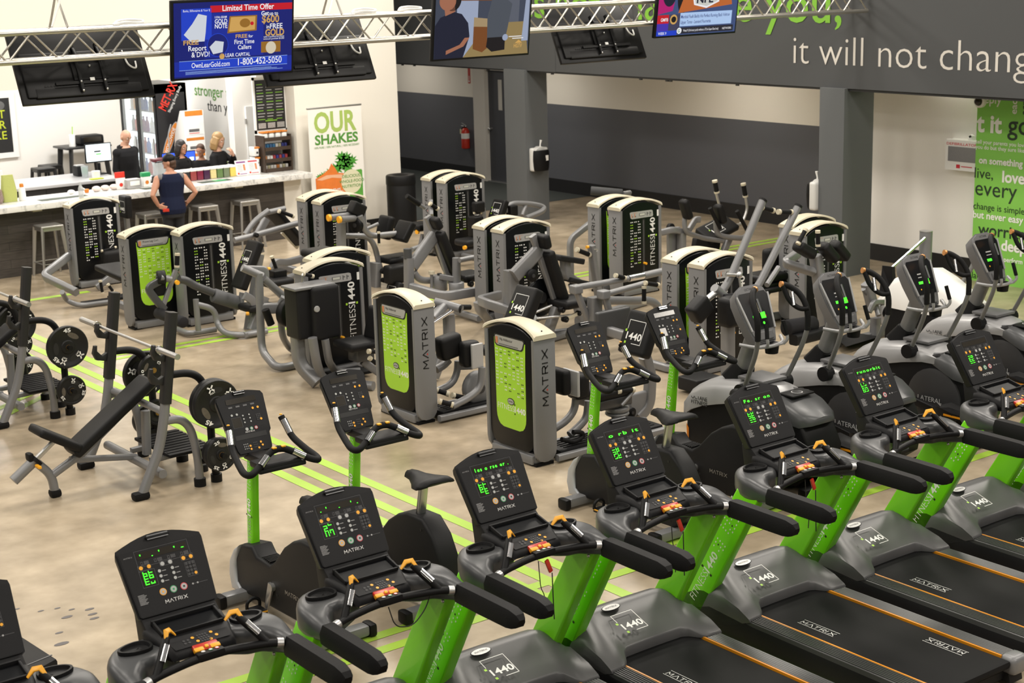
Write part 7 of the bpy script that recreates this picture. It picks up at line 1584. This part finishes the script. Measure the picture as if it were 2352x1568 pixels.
def hand(m, w, d, palm, s, curl=.5):
    # w wrist point, d direction of the hand, palm normal; s side of the thumb along d x palm
    w = Vector(w); d = Vector(d).normalized(); p = Vector(palm); p = (p-d*p.dot(d)).normalized(); t = d.cross(p)*s
    q = Matrix((t, d, p)).transposed().to_3x3()
    m.rbox(w+d*.05, (.078, .095, .03), .012, 2, q)
    for i, L in enumerate((.068, .076, .072, .058)):
        b = w+d*.092+t*(.029-.0195*i)
        k1 = b+d*L*.45+p*L*.45*curl*.5; k2 = k1+d*L*.35*(1-curl*.6)+p*L*.35*curl*1.2; k3 = k2+d*L*.22*(1-curl)+p*L*.28*curl*1.3
        m.tube([b, k1, k2, k3], .0088, 8, scale=[1.05, 1, .92, .75])
    b = w+d*.03+t*.034; m.tube([b, b+t*.03+d*.028+p*.008, b+t*.038+d*.062+p*.02], .0105, 8, scale=[1.15, 1, .75])
def person(label, loc, ang, h, skin, arms, top, bottom=None, sleeve=1.0, hair=None, lean=0.0, wide=1.0, head_turn=0, name='person', legs=True, group=None):
    k = h/1.75; R = thing(name, label, 'person', (0, 0, 0), group)
    ht = Matrix.Translation((0, 0, 1.60)) @ Matrix.Rotation(radians(head_turn), 4, 'Z') @ Matrix.Rotation(radians(lean), 4, 'X') @ Matrix.Translation((0, 0, -1.60))
    b = MB(); b.use(skin)
    b.rings([er((0, o), rx*wide*.93, ry*wide*.93, z) for z, rx, ry, o in TORSO])
    n0 = len(b.v)
    b.ball((0, -.005, 1.665), (.076, .095, .105), 18, 12); b.ball((0, -.038, 1.60), (.058, .062, .062), 14, 9); b.ball((0, -.095, 1.635), (.013, .022, .020), 10, 7)
    b.ball((0, -.085, 1.675), (.045, .02, .012), 10, 6); b.ball((0, -.090, 1.597), (.024, .012, .009), 10, 6); b.ball((0, -.088, 1.565), (.025, .018, .018), 10, 6)
    for s in (-1, 1): b.ball((s*.078, .005, 1.635), (.012, .024, .034), 10, 7)
    for i in range(n0, len(b.v)): b.v[i] = ht @ b.v[i]
    if legs:
        for s in (-1, 1):
            b.tube([(s*.085, 0, .86), (s*.09, -.01, .48), (s*.09, .01, .09)], .085, 14, scale=[1, .68, .45]); b.rbox((s*.09, -.055, .045), (.085, .24, .08), .035)
    for s in (-1, 1):
        sh, el, wr, hd, pl, cu = arms[0 if s < 0 else 1]
        b.tube([(s*.155*wide, 0, 1.405), sh, (Vector(sh)+Vector(el))/2, el, (Vector(el)*.6+Vector(wr)*.4), wr], .046, 14, scale=[1.2, 1.2*wide, 1.05*wide, .88, .86, .60]); b.ball(sh, .058*wide, 12, 8)
        hand(b, wr, hd, pl, s, cu)
    b.v = [v*k for v in b.v]; o = b.build('body', None, R); remesh(o, .0085*k, 3)
    def T(nm, m, vox=None, sm=3, turn=False):
        m.v = [(ht @ v if turn else v)*k for v in m.v]; q = m.build(nm, None, R, 50)
        if vox: remesh(q, vox*k, sm)
        return q
    e = MB()
    for s in (-1, 1):
        e.use(WHT); e.ball((s*.032, -.088, 1.655), (.013, .010, .008), 10, 6); e.use(BLKP); e.ball((s*.032, -.0945, 1.655), (.0065, .006, .0065), 8, 5); e.use(mat('brow_brown', (.08, .05, .03), .8, var=.1)); e.rbox((s*.033, -.094, 1.683), (.034, .010, .007), .003)
    e.use(mat('lip_tone', (.42, .14, .12), .5, var=.05)); e.rbox((0, -.100, 1.598), (.040, .008, .009), .004); T('face_features', e, turn=True)
    # top
    g = MB(); g.use(top[0]); zt = 1.475
    R2 = [er((0, o), rx*wide*1.06+.008, ry*wide*1.08+.01, z) for z, rx, ry, o in TORSO if z <= 1.47]
    R2[0] = er((0, 0), .172*wide, .128*wide, .82); g.rings(R2)
    if sleeve > 0:
        for s in (-1, 1):
            sh, el, wr, *_ = arms[0 if s < 0 else 1]; sh, el, wr = Vector(sh), Vector(el), Vector(wr)
            if sleeve >= 1: g.tube([(s*.15*wide, 0, 1.40), sh, (sh+el)/2, el, (el+wr)/2, wr-(wr-el)*.06], .058, 14, scale=[1.2, 1.2, 1.08, 1.0, .9, .72])
            else: g.tube([(s*.13*wide, 0, 1.40), sh, sh+(el-sh)*sleeve], .064, 14, scale=[1.15, 1.15, 1.1])
            g.ball(sh, .068*wide, 12, 8)
    T('shirt', g, .011, 3)
    for nm, fn in (top[1] or {}).items():
        g = MB(); fn(g); T(nm, g)
    if bottom and legs:
        g = MB(); g.use(bottom); g.rings([er((0, 0), .15*wide, .12*wide, .76), er((0, 0), .168*wide, .128*wide, .85), er((0, 0), .165*wide, .125*wide, .95), er((0, 0), .155*wide, .115*wide, .98)])
        for s in (-1, 1): g.tube([(s*.085, 0, .88), (s*.09, -.01, .48), (s*.09, .01, .12)], .098, 14, scale=[1, .75, .62])
        T('trousers', g, .012, 3)
        g = MB(); g.use(BLK)
        for s in (-1, 1): g.rbox((s*.09, -.058, .045), (.10, .265, .09), .035, 3)
        T('shoes', g)
    if hair:
        g = MB(); hair(g); T('hair', g, .008, 2, True)
    R.location = loc; R.rotation_euler = (0, 0, ang); ORGN[R.name] = Vector(loc)
    return R
BLKC = mat('black_knit', (.010, .010, .011), .85, spec=.2, bump=.4, scale=250, var=.2); NAVY = mat('navy_jersey', (.008, .012, .035), .8, spec=.2, bump=.3, scale=250, var=.15); GREYJ = mat('grey_jersey', (.15, .15, .155), .8, bump=.3, scale=250, var=.1); DKP = mat('dark_trousers', (.012, .012, .015), .85, var=.2)
HB = mat('dark_brown_hair', (.012, .008, .007), .5, bump=.6, scale=120, var=.3); HBL = mat('blonde_hair', (.36, .22, .09), .5, bump=.6, scale=120, var=.35); HBR = mat('brown_hair', (.07, .035, .02), .6, bump=.6, scale=120, var=.3)
dn = (0, 0, -1)
hang = lambda s: ((s*.195, 0, 1.39), (s*.235, .02, 1.12), (s*.225, -.09, .88), (0, -.2, -1), (-s, 0, 0), .35)
def logo(m):
    m.use(GRN); m.box((.05, -.133, 1.27), (.012, .006, .02)); m.use(WHT); m.box((.085, -.131, 1.275), (.05, .006, .018))
# bald man in black hoodie, looking down to his left
def collar(m):
    m.use(BLKC); m.tube([(-.09, -.02, 1.46), (-.10, .06, 1.47), (0, .10, 1.48), (.10, .06, 1.47), (.09, -.02, 1.46), (.03, -.09, 1.40)], .038, 10, bend=.04)
def inner(m):
    m.use(GREYJ); m.add([(-.045, -.125, 1.43), (.045, -.125, 1.43), (.01, -.139, 1.27), (-.01, -.139, 1.27)], [(0, 1, 2, 3)])
person('person, bald man in a black hooded jacket standing behind the bar looking down', (11.28, 25.75, 0), radians(22), 1.79, SKIN, (hang(-1), hang(1)), (BLKC, {'hood': collar, 'undershirt': inner}), DKP, 1.0, None, 24, 1.22)
# customer in cap and sleeveless navy top, hand on hip, back to the camera
def cap(m):
    m.use(BLK); m.ball((0, .005, 1.695), (.088, .105, .088), 18, 10); m.rbox((0, -.145, 1.668), (.14, .12, .014), .006)
def hcust(m):
    m.use(HBR); m.ball((0, .045, 1.635), (.082, .068, .065), 14, 9); m.ball((0, .05, 1.58), (.065, .055, .05), 12, 8)
def yoke(m):
    m.use(GREYJ)
    for s in (-1, 1): m.ball((s*.155, .005, 1.405), (.068, .088, .062), 14, 9)
R_ = person('person, customer from behind in a black cap and sleeveless navy top, hand on hip', (10.60, 22.62, 0), radians(168), 1.67, SKIN2,
    (((-.21, 0, 1.38), (-.37, .07, 1.14), (-.24, -.02, .97), (.5, -.8, -.25), (.6, .3, 0), .3), ((.21, 0, 1.38), (.33, .10, 1.15), (.23, .04, .96), (-.7, .65, -.2), (-.6, -.6, 0), .3)), (NAVY, {'shoulder_panel': yoke}), DKP, 0, hcust, 6, 1.17, 62)
g = MB(); cap(g); tm = Matrix.Translation((0, 0, 1.60)) @ Matrix.Rotation(radians(62), 4, 'Z') @ Matrix.Rotation(radians(6), 4, 'X') @ Matrix.Translation((0, 0, -1.60)); g.v = [(tm @ v)*(1.67/1.75) for v in g.v]
L_ = ORGN.pop(R_.name); o = g.build('cap', None, R_, 50); ORGN[R_.name] = L_
g = MB(); g.use(REDP); g.rbox((.12*.954, .125, .86), (.14, .03, .05), .01); L_ = ORGN.pop(R_.name); g.build('waist_pouch', None, R_, 50); ORGN[R_.name] = L_
# dark haired woman
def hd1(m):
    m.use(HB); m.ball((0, .018, 1.708), (.092, .098, .092), 18, 10); m.ball((0, .065, 1.60), (.088, .065, .12), 14, 10)
    for s in (-1, 1): m.sweep([(s*.078, -.015, 1.71), (s*.092, .0, 1.60), (s*.085, .0, 1.51)], rrect(.05, .11, .02), (0, 1, 0), True, [1, 1, .7])
crossed = lambda s: ((s*.185, 0, 1.37), (s*.225, -.06, 1.12), (s*.08, -.22, 1.07), (-s, -.3, 0), (0, .3, -1), .4)
person('person, dark haired woman in a black zip top behind the bar, looking right', (11.76, 24.62, 0), radians(25), 1.63, SKIN2, (crossed(-1), crossed(1)), (BLKC, {'chest_logo': logo, 'collar': collar}), DKP, 1.0, hd1, 10, .95)
def hd2(m):
    m.use(HBL); m.ball((0, .020, 1.708), (.098, .104, .095), 18, 10); m.ball((0, .05, 1.60), (.105, .085, .11), 14, 10); m.ball((0, .06, 1.53), (.10, .07, .08), 14, 10)
    for s in (-1, 1): m.sweep([(s*.085, -.005, 1.71), (s*.108, .005, 1.60), (s*.10, .005, 1.50)], rrect(.06, .12, .02), (0, 1, 0), True, [1, 1.1, .9])
person('person, blonde woman in a black top behind the bar, one hand raised to her chin', (12.42, 24.58, 0), radians(34), 1.70, SKIN, (((-.185, 0, 1.37), (-.25, -.05, 1.14), (-.10, -.17, 1.02), (.9, -.4, 0), (0, .3, -1), .4), ((.185, 0, 1.37), (.24, -.17, 1.22), (.06, -.25, 1.40), (-.5, .15, .85), (0, 1, 0), .85)), (BLKC, {'chest_logo': logo}), DKP, 1.0, hd2, 14, .97)
def hd3(m):
    m.use(HBR); m.ball((0, .012, 1.708), (.084, .092, .086), 18, 10); m.ball((0, .06, 1.64), (.078, .055, .075), 14, 9)
person('person, brown haired figure in black half hidden between the two women', (12.30, 24.98, 0), radians(-50), 1.50, SKIN2, (hang(-1), hang(1)), (BLKC, None), DKP, 1.0, hd3, 14, .95)
